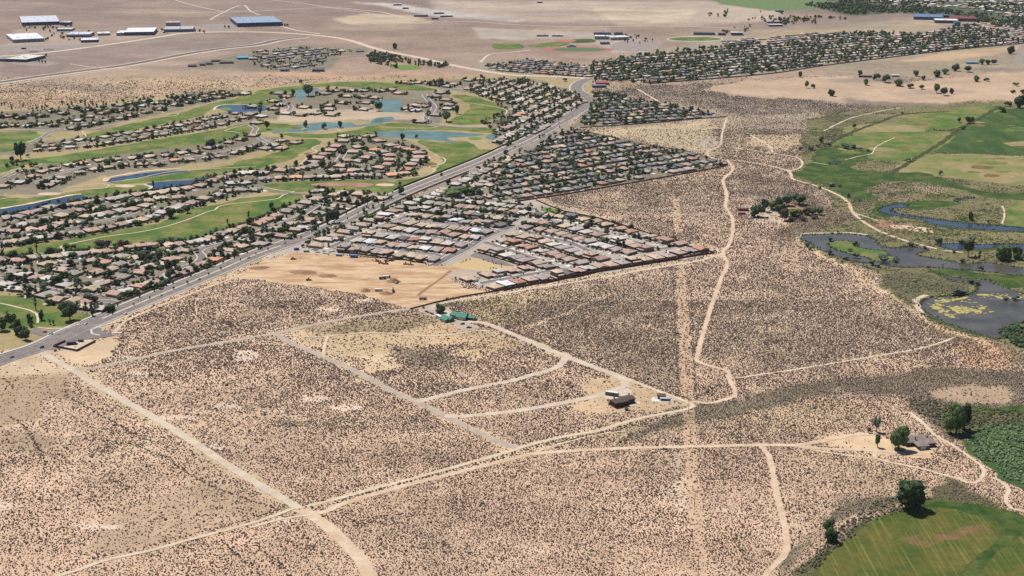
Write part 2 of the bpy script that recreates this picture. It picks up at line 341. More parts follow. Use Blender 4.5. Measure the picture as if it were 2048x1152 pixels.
for _ in range(26):                                         # faint old tracks and washes
    x, y = random.uniform(0, 1900), random.uniform(620, 1150); a = random.choice([-.42, .62, .1, .3]); L_ = random.uniform(60, 240); w = random.uniform(1.2, 2.6); dx, dy = math.cos(a) * L_, math.sin(a) * L_ * .8
    if x > 1480 and y < 760: continue
    zone([(x, y - w), (x + dx * .5, y + dy * .5 - w + random.uniform(-4, 4)), (x + dx, y + dy - w), (x + dx, y + dy + w), (x + dx * .5, y + dy * .5 + w), (x, y + w)], (228, 200, 170), .35, soft=1.5, alpha=.8)
for _ in range(120):                                        # pale scalded spots and hummocky patches
    px = random.uniform(-50, 2000); py = random.uniform(560, 1200)
    if px > 1500 and py < 760: continue
    w = random.uniform(5, 26) * (1.6 if px < 700 else 1); h = w * random.uniform(.12, .3)
    poly = [(px + w * math.cos(a) * random.uniform(.6, 1.2), py + h * math.sin(a) * random.uniform(.6, 1.2)) for a in [i * .7 for i in range(9)]]
    if random.random() < .55 and px < 800: zone(poly, (240, 216, 196), .15, soft=2, alpha=.8)
    else: zone(poly, random.choice([(208,184,150),(196,172,146),(214,186,158),(180,160,132)]), random.choice([.4, 1.4, .7]), soft=6, alpha=.7)
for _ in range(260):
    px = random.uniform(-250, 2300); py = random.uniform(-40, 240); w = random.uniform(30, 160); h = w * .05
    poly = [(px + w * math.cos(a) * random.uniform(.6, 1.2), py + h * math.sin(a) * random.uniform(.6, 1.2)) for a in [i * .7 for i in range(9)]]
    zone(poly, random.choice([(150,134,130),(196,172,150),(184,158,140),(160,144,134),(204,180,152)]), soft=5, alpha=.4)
STRIP = [[(1344,398),(1357,398),(1365,465),(1349,465)], [(1353,533),(1368,533),(1374,600),(1382,701),(1387,796),(1394,893),(1369,893),(1362,796),(1358,701),(1353,600)], [(1370,896),(1394,896),(1398,950),(1406,1014),(1408,1060),(1386,1070),(1374,1014)], [(1386,1060),(1406,1060),(1416,1152),(1424,1290),(1396,1290),(1394,1152)]]
# built-up ground and lawns under the roofs
TOWN = {
 'A': [(470,540),(560,500),(700,440),(800,400),(930,395),(1030,402),(1070,402),(1180,430),(1430,505),(985,582),(920,560),(880,530),(740,516),(640,506),(590,500)],
 'W': [(-300,520),(0,520),(60,505),(120,520),(300,480),(380,484),(520,436),(630,385),(760,380),(780,392),(700,432),(560,488),(430,540),(300,590),(225,625),(160,628),(80,600),(0,580),(-300,600)],
 'Mid': [(-300,440),(0,430),(120,400),(260,380),(310,375),(420,350),(520,340),(640,325),(640,360),(540,372),(500,390),(420,405),(300,448),(200,470),(100,485),(0,502),(-300,520)],
 'P': [(-300,360),(0,352),(60,340),(110,328),(260,305),(420,285),(520,275),(560,280),(520,300),(430,325),(280,345),(180,362),(130,385),(0,392),(-300,400)],
 'N': [(0,290),(135,280),(300,258),(460,220),(510,215),(520,232),(500,245),(360,265),(240,285),(110,302),(0,312),(-200,320),(-200,300)],
 'NW': [(-300,235),(0,225),(120,212),(300,205),(400,185),(480,180),(490,190),(400,208),(300,235),(180,258),(110,262),(0,256),(-300,262)],
 'I': [(525,188),(640,180),(760,172),(870,180),(900,185),(905,215),(880,250),(820,250),(700,240),(560,240),(510,240),(520,205)],
 'H': [(630,330),(650,290),(720,265),(800,280),(860,300),(860,330),(815,362),(500,364),(500,338)],
 'NE': [(925,400),(960,360),(1060,295),(1140,258),(1200,268),(1290,290),(1370,300),(1455,330),(1300,357),(1150,384),(1035,402),(960,405)],
 'E': [(1150,256),(1180,215),(1190,185),(1280,200),(1380,218),(1440,232),(1300,248)],
 'NWR': [(800,165),(920,158),(1060,158),(1165,190),(1175,205),(1140,232),(1060,282),(1000,300),(985,270),(1000,230),(1020,215),(960,188)],
 'J': [(380,128),(480,105),(600,92),(740,95),(740,108),(690,112),(650,140),(540,146),(380,138)]}
zone([(-300,232),(0,222),(100,212),(480,180),(600,165),(1000,150),(1180,160),(1180,205),(1060,280),(900,352),(700,440),(480,530),(225,628),(60,690),(-300,790)], (182,164,122), 0, .1, 2)
zone([(830,398),(880,368),(960,328),(1040,288),(1140,236),(1160,256),(1040,320),(960,400),(900,402)], (170,156,138), 0, .3, 2)
zone([(1600,1290),(1636,1152),(1641,1126),(1686,1089),(1723,1056),(1786,1026),(1836,1008),(1870,1000),(2048,1030),(2348,1060),(2348,1290)], (92,98,54), 0, .3, 3)
zone(TOWN['A'], (196,182,168), 0, .0, 2); zone(TOWN['W'], (158,146,124), 0, .5, 2)
for k in ('Mid', 'P', 'N', 'NW', 'I', 'H', 'NE', 'E', 'NWR', 'J'): zone(TOWN[k], (148,138,118), 0, .6, 2)
zone([(560,215),(700,220),(860,228),(850,242),(700,240),(560,242)], (206,184,158), 0, .2, 2)
TRFOR = [(1560,-60),(2348,-80),(2348,70),(2048,66),(1990,52),(1900,32),(1800,26),(1700,30),(1640,14)]
zone(TRFOR, (96,104,84), 0, .3, 3)
# pale cuts beside the roads
for pl, w, c in [([(0,722),(200,660),(300,612),(420,560),(480,545)], 9, (222,194,160)), ([(560,668),(700,740),(835,806),(940,858),(1040,895)], 7, (228,202,164)), ([(83,703),(250,801),(430,915),(600,1020)], 18, (218,192,158)),
                 ([(600,1020),(810,960),(1100,890),(1380,820)], 6, (226,200,168)), ([(860,612),(985,590),(1200,550),(1440,512)], 5, (220,196,160)), ([(925,645),(1125,712),(1385,808)], 7, (224,198,164)), ([(1600,490),(1700,545),(1800,590),(1870,650),(2000,700)], 7, (232,200,160)), ([(1070,398),(1200,440),(1330,480),(1440,505)], 4, (220,192,160))]:
    poly = [(x, y + w * .6) for x, y in pl] + [(x, y - w * .6) for x, y in pl[::-1]]
    zone(poly, c, .35, soft=3)
_lat = RNG.random((256, 256)).astype(np.float32)
def vn(x, y):                                               # smooth value noise, 0..1
    xi = np.floor(x).astype(int); yi = np.floor(y).astype(int); fx = x - xi; fy = y - yi; fx = fx * fx * (3 - 2 * fx); fy = fy * fy * (3 - 2 * fy)
    g = lambda i, j: _lat[(yi + j) & 255, (xi + i) & 255]
    return (g(0, 0) * (1 - fx) + g(1, 0) * fx) * (1 - fy) + (g(0, 1) * (1 - fx) + g(1, 1) * fx) * fy
def wobble(x, y, a=1.0):
    dx = sum(w * (vn(x / s + 3 * k, y / (s * .4) + 7 * k) - .5) for k, (s, w) in enumerate(((90, 34), (34, 18), (12, 10), (5, 5))))
    dy = sum(w * (vn(x / s + 50 + 3 * k, y / (s * .4) + 90 + 7 * k) - .5) for k, (s, w) in enumerate(((90, 10), (34, 6), (12, 4), (5, 2))))
    k = np.clip((y + 150) / 500, .3, 1.0)
    return x + a * dx * k, y + a * dy * k
def look(a, x, y, warp=True):
    if warp: x, y = wobble(x, y)
    xi = np.clip((x - X0).astype(int), 0, WW - 1); yi = np.clip((y - Y0).astype(int), 0, HH - 1); return a[yi, xi]

SM_ = np.zeros((HH, WW), np.float32)
for p_ in STRIP: SM_ = np.maximum(SM_, raster(p_).astype(np.float32))
SM_ = blur(SM_, 1, 1)
# ------------------------------------------------------------------ ground
Dn = np.concatenate([np.linspace(60, 690, 8), 700 * np.exp(np.arange(0, math.log(6400 / 700), .0042)), np.geomspace(6600, 16000, 16)])
un = np.concatenate([[-2.2, -1.4, -1.0, -.7], np.linspace(-.47, .47, 560), [.7, 1.0, 1.4, 2.2]])
gx = (Dn[:, None] * un[None, :]); gy = Dn[:, None] * np.ones((1, len(un)))
gpx, gpy = to_px(gx.ravel(), gy.ravel()); gpx = np.clip(gpx, X0, X0 + WW - 1); gpy = np.clip(np.where(gy.ravel() < 500, 1400, gpy), Y0, Y0 + HH - 1)
nx, ny = len(un), len(Dn)
me = bpy.data.meshes.new('ground'); nv = nx * ny
co = np.zeros((nv, 3), np.float32); co[:, 0] = gx.ravel(); co[:, 1] = gy.ravel()
idx = np.arange(nv).reshape(ny, nx); q = np.stack([idx[:-1, :-1], idx[:-1, 1:], idx[1:, 1:], idx[1:, :-1]], -1).reshape(-1, 4)
me.vertices.add(nv); me.vertices.foreach_set('co', co.ravel()); me.loops.add(q.size); me.loops.foreach_set('vertex_index', q.ravel().astype(np.int32))
me.polygons.add(len(q)); me.polygons.foreach_set('loop_start', np.arange(0, q.size, 4, dtype=np.int32)); me.polygons.foreach_set('loop_total', np.full(len(q), 4, np.int32)); me.update(); me.validate()
cc = look(ZC, gpx, gpy); _k = (look(SM_, gpx, gpy, False) * .7)[:, None]; cc = (cc * (1 - _k) + np.array((212, 180, 148)) * _k) / 255.0; cc = np.where(cc <= .04045, cc / 12.92, ((cc + .055) / 1.055) ** 2.4) / KK
ca = np.ones((nv, 4), np.float32); ca[:, :3] = cc
me.attributes.new('Col', 'FLOAT_COLOR', 'POINT').data.foreach_set('color', ca.ravel())
me.attributes.new('T', 'FLOAT', 'POINT').data.foreach_set('value', look(ZT, gpx, gpy).astype(np.float32))
gm = bpy.data.materials.new('desert_ground'); gm.use_nodes = True; nt = gm.node_tree; n = nt.nodes; l = nt.links; b = n['Principled BSDF']; b.inputs['Roughness'].default_value = .95; b.inputs['Specular IOR Level'].default_value = .1
tc = n.new('ShaderNodeTexCoord'); at = n.new('ShaderNodeAttribute'); at.attribute_name = 'Col'; tt = n.new('ShaderNodeAttribute'); tt.attribute_name = 'T'
val = None
for sc_, lo, hi in ((.003, .86, 1.14), (.012, .90, 1.10), (.07, .90, 1.12), (.35, .90, 1.10), (1.6, .88, 1.12)):
    nz = n.new('ShaderNodeTexNoise'); nz.inputs['Scale'].default_value = sc_; nz.inputs['Detail'].default_value = 5; nz.inputs['Roughness'].default_value = .65; l.new(tc.outputs['Object'], nz.inputs['Vector'])
    mr = n.new('ShaderNodeMapRange'); mr.inputs[1].default_value = .3; mr.inputs[2].default_value = .7; mr.inputs[3].default_value = lo; mr.inputs[4].default_value = hi; l.new(nz.outputs[0], mr.inputs[0])
    if val is None: val = mr.outputs[0]
    else: mm = n.new('ShaderNodeMath'); mm.operation = 'MULTIPLY'; l.new(val, mm.inputs[0]); l.new(mr.outputs[0], mm.inputs[1]); val = mm.outputs[0]
vs_ = n.new('ShaderNodeVectorMath'); vs_.operation = 'SCALE'; l.new(at.outputs['Color'], vs_.inputs[0]); l.new(val, vs_.inputs['Scale'])
src = vs_.outputs[0]
for vscale, thr, colr in ((.16, .30, (.085, .08, .055)), (.42, .34, (.10, .085, .07))):      # low scrub that covers the ground
    vo = n.new('ShaderNodeTexVoronoi'); vo.inputs['Scale'].default_value = vscale; l.new(tc.outputs['Object'], vo.inputs['Vector'])
    nz = n.new('ShaderNodeTexNoise'); nz.inputs['Scale'].default_value = .02 if vscale < .3 else .05; nz.inputs['Detail'].default_value = 3; l.new(tc.outputs['Object'], nz.inputs['Vector'])
    mr = n.new('ShaderNodeMapRange'); mr.inputs[1].default_value = thr + .12; mr.inputs[2].default_value = thr - .05; l.new(vo.outputs['Distance'], mr.inputs[0])
    m2 = n.new('ShaderNodeMapRange'); m2.inputs[1].default_value = .4; m2.inputs[2].default_value = .6; l.new(nz.outputs[0], m2.inputs[0])
    m3 = n.new('ShaderNodeMath'); m3.operation = 'MULTIPLY'; l.new(mr.outputs[0], m3.inputs[0]); l.new(m2.outputs[0], m3.inputs[1])
    m4 = n.new('ShaderNodeMath'); m4.operation = 'MULTIPLY'; l.new(m3.outputs[0], m4.inputs[0]); l.new(tt.outputs['Fac'], m4.inputs[1])
    mx = n.new('ShaderNodeMix'); mx.data_type = 'RGBA'; l.new(m4.outputs[0], mx.inputs[0]); l.new(src, mx.inputs[6]); mx.inputs[7].default_value = (*colr, 1); src = mx.outputs[2]
l.new(src, b.inputs['Base Color']); me.materials.append(gm)
link('ground', me, kind='structure')

# ------------------------------------------------------------------ turf, fields, marsh, graded earth
M['field_dark'] = mat('alfalfa', A(62, 90, 42), .95, .18, .02, A(84, 106, 54), stretch=((1, .25, 1), -.5))
M['field_olive'] = mat('mown_field', A(136, 140, 82), .95, .16, .014, A(172, 152, 110), detail=5)
M['field_mid'] = mat('pasture', A(92, 122, 52), .95, .22, .02, A(146, 138, 86), detail=5)
M['marsh'] = mat('marsh_grass', A(54, 84, 32), .95, .35, .04, A(92, 106, 50), detail=5)
M['hay'] = mat('cut_hay', A(84, 98, 40), .95, .22, .03, A(108, 106, 50), detail=6)
M['hay_brown'] = mat('cut_hay_dry', A(136, 108, 74), .95, .22, .09, A(104, 100, 50), detail=6)
M['reed'] = mat('reed_bed', A(80, 108, 62), .95, .25, .12, A(60, 88, 44), detail=5)
M['pasture_far'] = mat('far_pasture', A(116, 136, 88), .95, .1, .01)
M['clay'] = mat('bare_clay', A(176, 126, 108), .95, .15, .06, A(190, 150, 130))
TURF = [
 [(-120,500),(0,504),(60,488),(130,480),(210,465),(300,450),(350,432),(372,420),(430,410),(470,400),(520,393),(600,388),(606,398),(560,420),(520,435),(470,450),(420,470),(370,480),(300,484),(230,490),(160,500),(100,506),(20,514),(-120,525)],
 [(-120,588),(0,590),(60,594),(100,607),(150,622),(186,632),(180,642),(140,652),(80,656),(0,660),(-120,665)],
 [(-120,400),(0,392),(60,396),(110,389),(215,375),(290,371),(300,378),(260,386),(215,391),(170,390),(150,397),(90,407),(0,424),(-120,445)],
 [(222,366),(290,356),(400,339),(470,330),(530,328),(535,334),(470,344),(430,352),(330,361),(260,368)],
 [(60,318),(230,293),(330,276),(420,262),(500,246),(512,258),(480,280),(400,290),(280,303),(120,326),(60,328),(0,346),(-100,352),(-100,322),(0,318)],
 [(165,272),(240,252),(350,228),(440,202),(500,190),(512,200),(430,216),(400,232),(300,253),(180,275)],
 [(-100,268),(0,264),(60,262),(80,270),(50,284),(0,290),(-100,300)],
 [(514,182),(600,171),(720,163),(840,172),(872,181),(800,180),(650,173),(560,187),(520,190)],
 [(905,190),(930,190),(980,203),(1010,212),(1015,222),(985,238),(960,248),(920,250),(895,246),(930,225),(940,210)],
 [(545,264),(640,268),(700,262),(760,248),(800,246),(860,252),(990,258),(985,266),(900,260),(780,262),(740,268),(700,274),(600,275)],
 [(512,336),(540,328),(575,322),(604,305),(640,287),(630,278),(590,280),(570,296),(530,312),(470,325),(470,335)],
 [(838,280),(880,284),(930,282),(962,298),(985,300),(930,325),(880,347),(830,364),(812,372),(790,364),(845,352),(876,335),(884,318),(860,300)],
 [(528,370),(600,362),(700,360),(760,362),(796,365),(800,378),(780,386),(700,379),(610,384),(540,381)],
 [(480,193),(520,188),(560,200),(520,212),(480,207)], [(512,200),(528,200),(526,212),(512,213)], [(0,290),(40,292),(30,300),(-60,310),(-60,296)],
 [(512,246),(600,252),(590,262),(545,262),(500,268),(480,258)]]
for t_ in TURF: sheet('fairway', t_, 'turf', nextz('turf', .03), 1.8)
for cx, cy, rx, ry in [(80,272,22,3),(115,320,24,4),(575,402,16,5),(265,361,18,4),(745,378,16,3),(568,260,12,3),(930,243,12,3),(40,287,18,4),(452,218,12,3),(850,285,10,2),(950,277,14,3)]:
    sheet('putting_green', [(cx + rx * math.cos(a), cy + ry * math.sin(a)) for a in [i * math.pi / 5 for i in range(10)]], 'turf_bright', nextz('green', .16), .5)
for cx, cy, rx, ry in [(375,441,14,4),(660,369,38,4),(720,370,30,4),(770,370,20,3),(100,388,25,3),(250,372,22,3),(620,308,12,3),(385,250,16,3),(590,256,10,2),(862,330,12,5),(160,350,14,3),(1000,212,8,3)]:
    sheet('dry_rough', [(cx + rx * math.cos(a), cy + ry * math.sin(a)) for a in [i * math.pi / 4 for i in range(8)]], 'hay_brown' if rx < 20 else 'clay' if 650 < cx < 730 else 'dirt', nextz('rough', .2), .8)
sheet('field', [(1948,240),(2016,218),(2100,212),(2300,212),(2300,320),(2100,312),(1990,308),(1870,304),(1885,288),(1920,262)], 'field_dark', .03)
sheet('field', [(1793,342),(1856,309),(2048,313),(2300,330),(2300,400),(2048,372),(1911,357),(1830,350)], 'field_olive', .034)
sheet('field', [(1655,285),(1700,272),(1760,264),(1900,264),(1872,300),(1850,306),(1790,322),(1740,318),(1720,296)], 'field_mid', .038)
sheet('field', [(1790,242),(1880,222),(1990,211),(2000,220),(1940,240),(1905,258),(1850,258),(1790,254)], 'field_mid', .042)
sheet('field', [(1700,252),(1790,246),(1850,262),(1760,264),(1690,264)], 'field_olive', .046)
sheet('field', [(2010,452),(2048,398),(2200,380),(2200,470),(2048,462)], 'field_mid', .05)
sheet('field', [(1440,-30),(1650,-40),(1645,14),(1560,20),(1440,6)], 'pasture_far', .054)
sheet('marsh', [(1586,350),(1606,338),(1624,318),(1640,298),(1690,292),(1740,300),(1720,325),(1700,335),(1760,345),(1840,345),(1900,362),(1975,384),(2070,386),(2070,398),(1990,398),(1950,388),(1890,372),(1800,362),(1750,370),(1735,385),(1760,398),(1700,397),(1660,375),(1625,362)], 'marsh', .06, 2.5)
sheet('marsh', [(1770,408),(1840,402),(1925,404),(1890,414),(1850,420),(1800,416),(1770,424),(1790,434),(1770,436),(1745,424),(1750,412)], 'marsh', .064, 2)
sheet('marsh', [(1855,544),(1880,536),(1960,546),(2060,554),(2060,572),(2013,574),(1980,562),(1940,556),(1900,550),(1870,548)], 'marsh', .068, 2)
sheet('marsh', [(1925,812),(1980,814),(2070,814),(2070,826),(1990,824),(1930,822)], 'marsh', .072, 2)
sheet('marsh', [(1930,884),(1960,862),(2000,850),(2090,846),(2090,985),(2048,978),(2000,955),(1960,922)], 'reed', .076, 2)
def hay_lines(m):
    nt = m.node_tree; n = nt.nodes; l = nt.links; b = n['Principled BSDF']; old = b.inputs['Base Color'].links[0].from_socket; tc = n.new('ShaderNodeTexCoord'); src = old
    for rot, sc_, amt in ((.42, (.55, .012, 1), .30), (-.25, (.5, .01, 1), .2)):
        mp = n.new('ShaderNodeMapping'); mp.inputs['Scale'].default_value = sc_; mp.inputs['Rotation'].default_value = (0, 0, rot); l.new(tc.outputs['Object'], mp.inputs[0]); nz = n.new('ShaderNodeTexNoise'); nz.inputs['Scale'].default_value = 1.0; nz.inputs['Detail'].default_value = 3; l.new(mp.outputs[0], nz.inputs['Vector'])
        mr = n.new('ShaderNodeMapRange'); mr.inputs[1].default_value = .56; mr.inputs[2].default_value = .66; mr.inputs[4].default_value = amt; l.new(nz.outputs[0], mr.inputs[0]); mx = n.new('ShaderNodeMix'); mx.data_type = 'RGBA'; l.new(mr.outputs[0], mx.inputs[0]); l.new(src, mx.inputs[6]); mx.inputs[7].default_value = (*A(176, 166, 96), 1); src = mx.outputs[2]
    l.new(src, b.inputs['Base Color'])
hay_lines(M['hay']); hay_lines(M['hay_brown'])
sheet('hay_field', [(1600,1290),(1636,1152),(1641,1126),(1686,1089),(1723,1056),(1786,1026),(1836,1014),(1861,1011),(1911,1019),(1998,1046),(2007,1060),(1918,1152),(1800,1290)], 'hay', .08, 1.2)
sheet('hay_field', [(1950,1152),(2048,1066),(2200,960),(2300,1290),(1840,1290)], 'hay', .084, 1.2)
sheet('dry_patch', [(1815,1078),(1850,1066),(1890,1062),(1960,1050),(1975,1062),(1940,1072),(1900,1086),(1815,1086)], 'hay_brown', .088, 3.0)
sheet('ditch_bank', [(1836,1014),(1870,1004),(1900,1002),(2000,1018),(2048,1032),(2100,1050),(2048,1066),(1950,1152),(1840,1290),(1800,1290),(1918,1152),(2007,1060),(1998,1046),(1911,1019)], 'marsh', .092, 1.2)
sheet('graded_earth', [(468,556),(505,534),(560,512),(590,506),(640,508),(700,512),(770,518),(862,530),(915,534),(925,542),(897,556),(932,576),(975,580),(887,600),(817,617),(775,604),(712,588),(637,576),(587,570),(512,560)], 'construct', .03, 2.6)
sheet('basin', [(905,530),(937,517),(987,515),(1024,527),(1034,538),(1009,540),(975,543),(917,536)], 'basin', .04, .4)
sheet('gravel_lot', [(912,540),(960,542),(962,550),(930,560),(900,556)], 'gravel', .044, .3)
sheet('gravel_lot', [(940,512),(955,505),(1000,520),(1030,533),(1000,530),(960,518)], 'asphalt', .048, .3)
for i in range(34):
    x, y = random.choice([(random.uniform(1680, 1860), random.uniform(266, 312)), (random.uniform(1860, 2040), random.uniform(314, 352)), (random.uniform(1960, 2060), random.uniform(232, 300)), (random.uniform(1810, 1960), random.uniform(228, 254))]); w = random.uniform(8, 34); h_ = w * random.uniform(.08, .2)
    sheet('field_patch', [(x + w * math.cos(a) * random.uniform(.6, 1.2), y + h_ * math.sin(a) * random.uniform(.6, 1.2)) for a in [k * .7 for k in range(9)]], random.choice(['field_olive', 'field_mid', 'hay_brown', 'turf']), nextz('fp', .056, .002), 2.5)
sheet('clay_mound', [(1745,446),(1770,440),(1790,444),(1830,450),(1850,466),(1800,462),(1760,455)], 'clay', .05, 1)
sheet('bright_dirt', [(1780,450),(1850,455),(1865,466),(1840,464),(1790,456)], 'dirt', .054, 1)
sheet('tee_lawn', [(1086,414),(1112,419),(1120,426),(1098,427)], 'turf_bright', .05, .2)

M['ditch'] = mat('ditch_grass', A(84, 88, 52), .95, .2, .1, A(60, 74, 40))
for p_, w_ in (([(1770,352),(1800,336),(1850,306),(1885,284),(1920,258),(1960,236),(2000,212)], 9), ([(1640,300),(1665,284),(1710,262),(1760,244),(1800,230),(1900,222)], 9), ([(1870,304),(1990,308),(2100,312)], 4), ([(1850,262),(1905,262)], 4)): road('ditch', p_, w_, 'ditch', 'ditch', .20, rough=1.0, keep=False)
# ------------------------------------------------------------------ water
def water(name, pts, m, z, **k): return sheet(name, pts, m, z, 1.0, 5.0, **k)
for pts in ([(-60,535),(0,525),(300,470),(500,430),(640,408),(675,425),(600,450),(560,460),(300,520),(0,572),(-60,590)], [(860,285),(1000,255),(1200,228),(1400,210),(1500,215),(1400,232),(1200,262),(1080,275),(950,302),(880,312)],
            [(1165,318),(1260,305),(1500,290),(1640,266),(1690,268),(1640,290),(1500,325),(1400,352),(1200,378),(1150,372),(1215,350)]):
    water('canal', tile(0, 1, pts), 'canal', nextz('wat', .10))
water('canal', [(432,214),(450,211),(500,210),(528,212),(528,221),(500,223),(465,224),(445,220)], 'canal', nextz('wat', .10))
for pts in ([(285,735),(340,718),(490,705),(480,740),(390,770),(390,800),(330,800),(320,765)], [(950,790),(1050,795),(1160,800),(1155,860),(1160,890),(1020,895),(1000,850),(920,810)],
            [(320,1000),(430,990),(550,975),(640,985),(760,980),(800,1000),(900,990),(960,945),(1080,935),(1090,960),(900,1005),(700,1020),(500,1040),(420,1060),(130,1050),(150,1035),(400,1030)],
            [(940,1058),(1100,1048),(1280,1045),(1500,1052),(1700,1065),(1820,1075),(1700,1095),(1530,1100),(1600,1140),(1400,1120),(1100,1098),(960,1080)], [(1860,1080),(1950,1075),(1940,1120),(1850,1110)]):
    water('lake', tile(1, 0, pts), 'teal', nextz('wat', .10))
water('pond', tile(3, 1, [(240,745),(290,728),(400,720),(700,724),(800,735),(860,770),(900,812),(1000,830),(1100,820),(1200,830),(1290,850),(1200,885),(1300,908),(1450,930),(1550,955),(1700,945),(1850,960),(2047,990),(2300,1000),(2300,1060),(2047,1050),(1900,1045),(1700,1020),(1500,1005),(1290,990),(1000,985),(900,968),(700,945),(540,895),(440,855),(340,800),(270,770)]), 'pond', nextz('wat', .10))
water('channel', tile(3, 1, [(1350,800),(1500,796),(1700,800),(2047,800),(2300,805),(2300,850),(2047,845),(1800,838),(1600,850),(1400,835)]), 'river', nextz('wat', .10))
water('river', tile(3, 1, [(890,520),(930,495),(960,488),(1060,478),(1120,485),(1080,510),(1000,520),(1010,540),(1080,565),(1250,588),(1500,622),(2047,672),(2300,690),(2300,715),(2047,702),(1600,680),(1400,660),(1280,635),(1200,600),(1050,582),(900,550)]), 'river', nextz('wat', .10))
water('marsh_pool', tile(3, 1, [(490,150),(530,140),(575,145),(560,158),(510,162)]), 'river', nextz('wat', .10))
water('marsh_pool', tile(3, 1, [(1480,460),(1520,435),(1640,425),(1660,432),(1560,445),(1510,465)]), 'river', nextz('wat', .10))
Z4 = lambda pts: [(1600 + x / 4.114, 420 + y / 4.114) for x, y in pts]
water('pond', Z4([(1130,520),(1240,545),(1400,566),(1560,575),(1600,608),(1700,640),(1780,670),(1843,690),(2100,700),(2100,890),(1843,925),(1700,970),(1660,1000),(1640,1062),(1540,1045),(1400,1000),(1200,930),(1040,850),(1000,820),(985,790),(1000,750),(1080,712),(1220,706),(1340,694),(1420,680),(1450,640),(1400,600),(1240,578),(1160,540)]), 'pond', nextz('wat', .10))
M['algae'] = mat('floating_algae', A(214, 198, 124), .9, .18, .5, A(186, 176, 104))
for pts in ([(1075,790),(1120,770),(1180,785),(1150,818),(1100,822)], [(1110,745),(1180,738),(1270,732),(1380,716),(1385,724),(1280,745),(1180,765),(1120,760)], [(1140,830),(1200,815),(1240,835),(1200,850),(1150,842)],
            [(1240,800),(1320,788),(1380,805),(1460,825),(1490,800),(1540,796),(1530,810),(1490,830),(1495,850),(1450,858),(1440,845),(1400,830),(1380,850),(1310,855),(1240,815)], [(1190,855),(1250,860),(1300,895),(1240,885)],
            [(1450,695),(1520,690),(1600,705),(1650,718),(1720,720),(1843,715),(1900,718),(1843,730),(1740,735),(1640,730),(1580,708),(1460,705)], [(1140,842),(1190,850),(1200,862),(1150,855)]):
    g_ = [P(*p) for p in Z4(pts)]; gp_ = [(p.x, p.y) for p in g_]; xs_ = [p[0] for p in gp_]; ys_ = [p[1] for p in gp_]; mb = MB(); got = 0; tries = 0; zz = nextz('alg', .30)
    def _in(x, y):
        r = False
        for i in range(len(gp_)):
            (xa, ya), (xb, yb) = gp_[i], gp_[(i + 1) % len(gp_)]
            if (ya > y) != (yb > y) and x < (xb - xa) * (y - ya) / (yb - ya) + xa: r = not r
        return r
    area = (max(xs_) - min(xs_)) * (max(ys_) - min(ys_))
    for _ in range(int(min(1600, area / 2.6))):
        x, y = random.uniform(min(xs_) - 1, max(xs_) + 1), random.uniform(min(ys_) - 2, max(ys_) + 2)
        if not _in(x, y) and random.random() > .06: continue
        r_ = random.uniform(.5, 1.7); k_ = random.uniform(1, 1.9); a0 = random.uniform(0, 3)
        mb.add([(x + r_ * k_ * math.cos(a0 + t * .9) * random.uniform(.7, 1.2), y + r_ * math.sin(a0 + t * .9) * random.uniform(.7, 1.2), zz + len(mb.f) * .00004) for t in range(7)], [tuple(range(7))])
    link('algae_mat', mb.mesh('algae_mat', M['algae']), kind='stuff')
sheet('pond_island', tile(3, 1, [(475,790),(530,780),(600,778),(720,800),(730,830),(860,850),(930,860),(960,895),(1040,915),(1050,938),(940,935),(870,935),(780,905),(700,892),(600,860),(520,830)]), 'field_mid', .30, 1.2)
# shorelines (dry reeds and bare banks)
def bank(pts, w, m='marsh', base=.34): road('bank', pts, w, m, 'bank', base, rough=.9, keep=False)
bank(tile(3, 1, [(240,780),(235,748),(290,722),(400,714),(700,716),(800,728)]), 5, 'dirt_pale')
bank(tile(3, 1, [(800,728),(870,775),(900,812),(1000,832),(1100,822),(1200,832)]), 4)
bank(tile(3, 1, [(1350,842),(1600,855),(1800,842),(2047,850)]), 4)
bank(tile(3, 1, [(1205,888),(1300,912),(1450,935),(1550,960),(1700,948)]), 4)
bank(Z4([(1120,522),(1240,580),(1400,605),(1450,640),(1420,684),(1300,702),(1080,714)]), 4)
bank(Z4([(1040,700),(975,730),(950,765),(965,800),(1000,850)]), 7, 'dirt_pale')
bank(Z4([(1000,850),(1200,940),(1400,1010),(1640,1070)]), 4)
bank(tile(3, 1, [(890,540),(900,510),(960,484),(1060,472),(1130,482)]), 4)
bank(tile(3, 1, [(1050,586),(1200,606),(1280,640),(1400,665),(1600,686),(2047,708)]), 5)
bank(tile(3, 1, [(1100,562),(1250,584),(1500,618),(2047,668)]), 4)
bank(tile(0, 1, [(0,518),(200,485),(420,440),(560,412),(650,402)]), 7, 'dirt_pale')
bank(tile(0, 1, [(840,300),(870,270),(1000,245),(1200,215),(1450,195)]), 9, 'dirt')
bank(tile(0, 1, [(1150,325),(1215,350),(1160,372)]), 5, 'dirt_pale')
bank(tile(0, 0, [(1720,880),(1722,858),(1800,838),(2047,838)]), 5, 'dirt_pale')

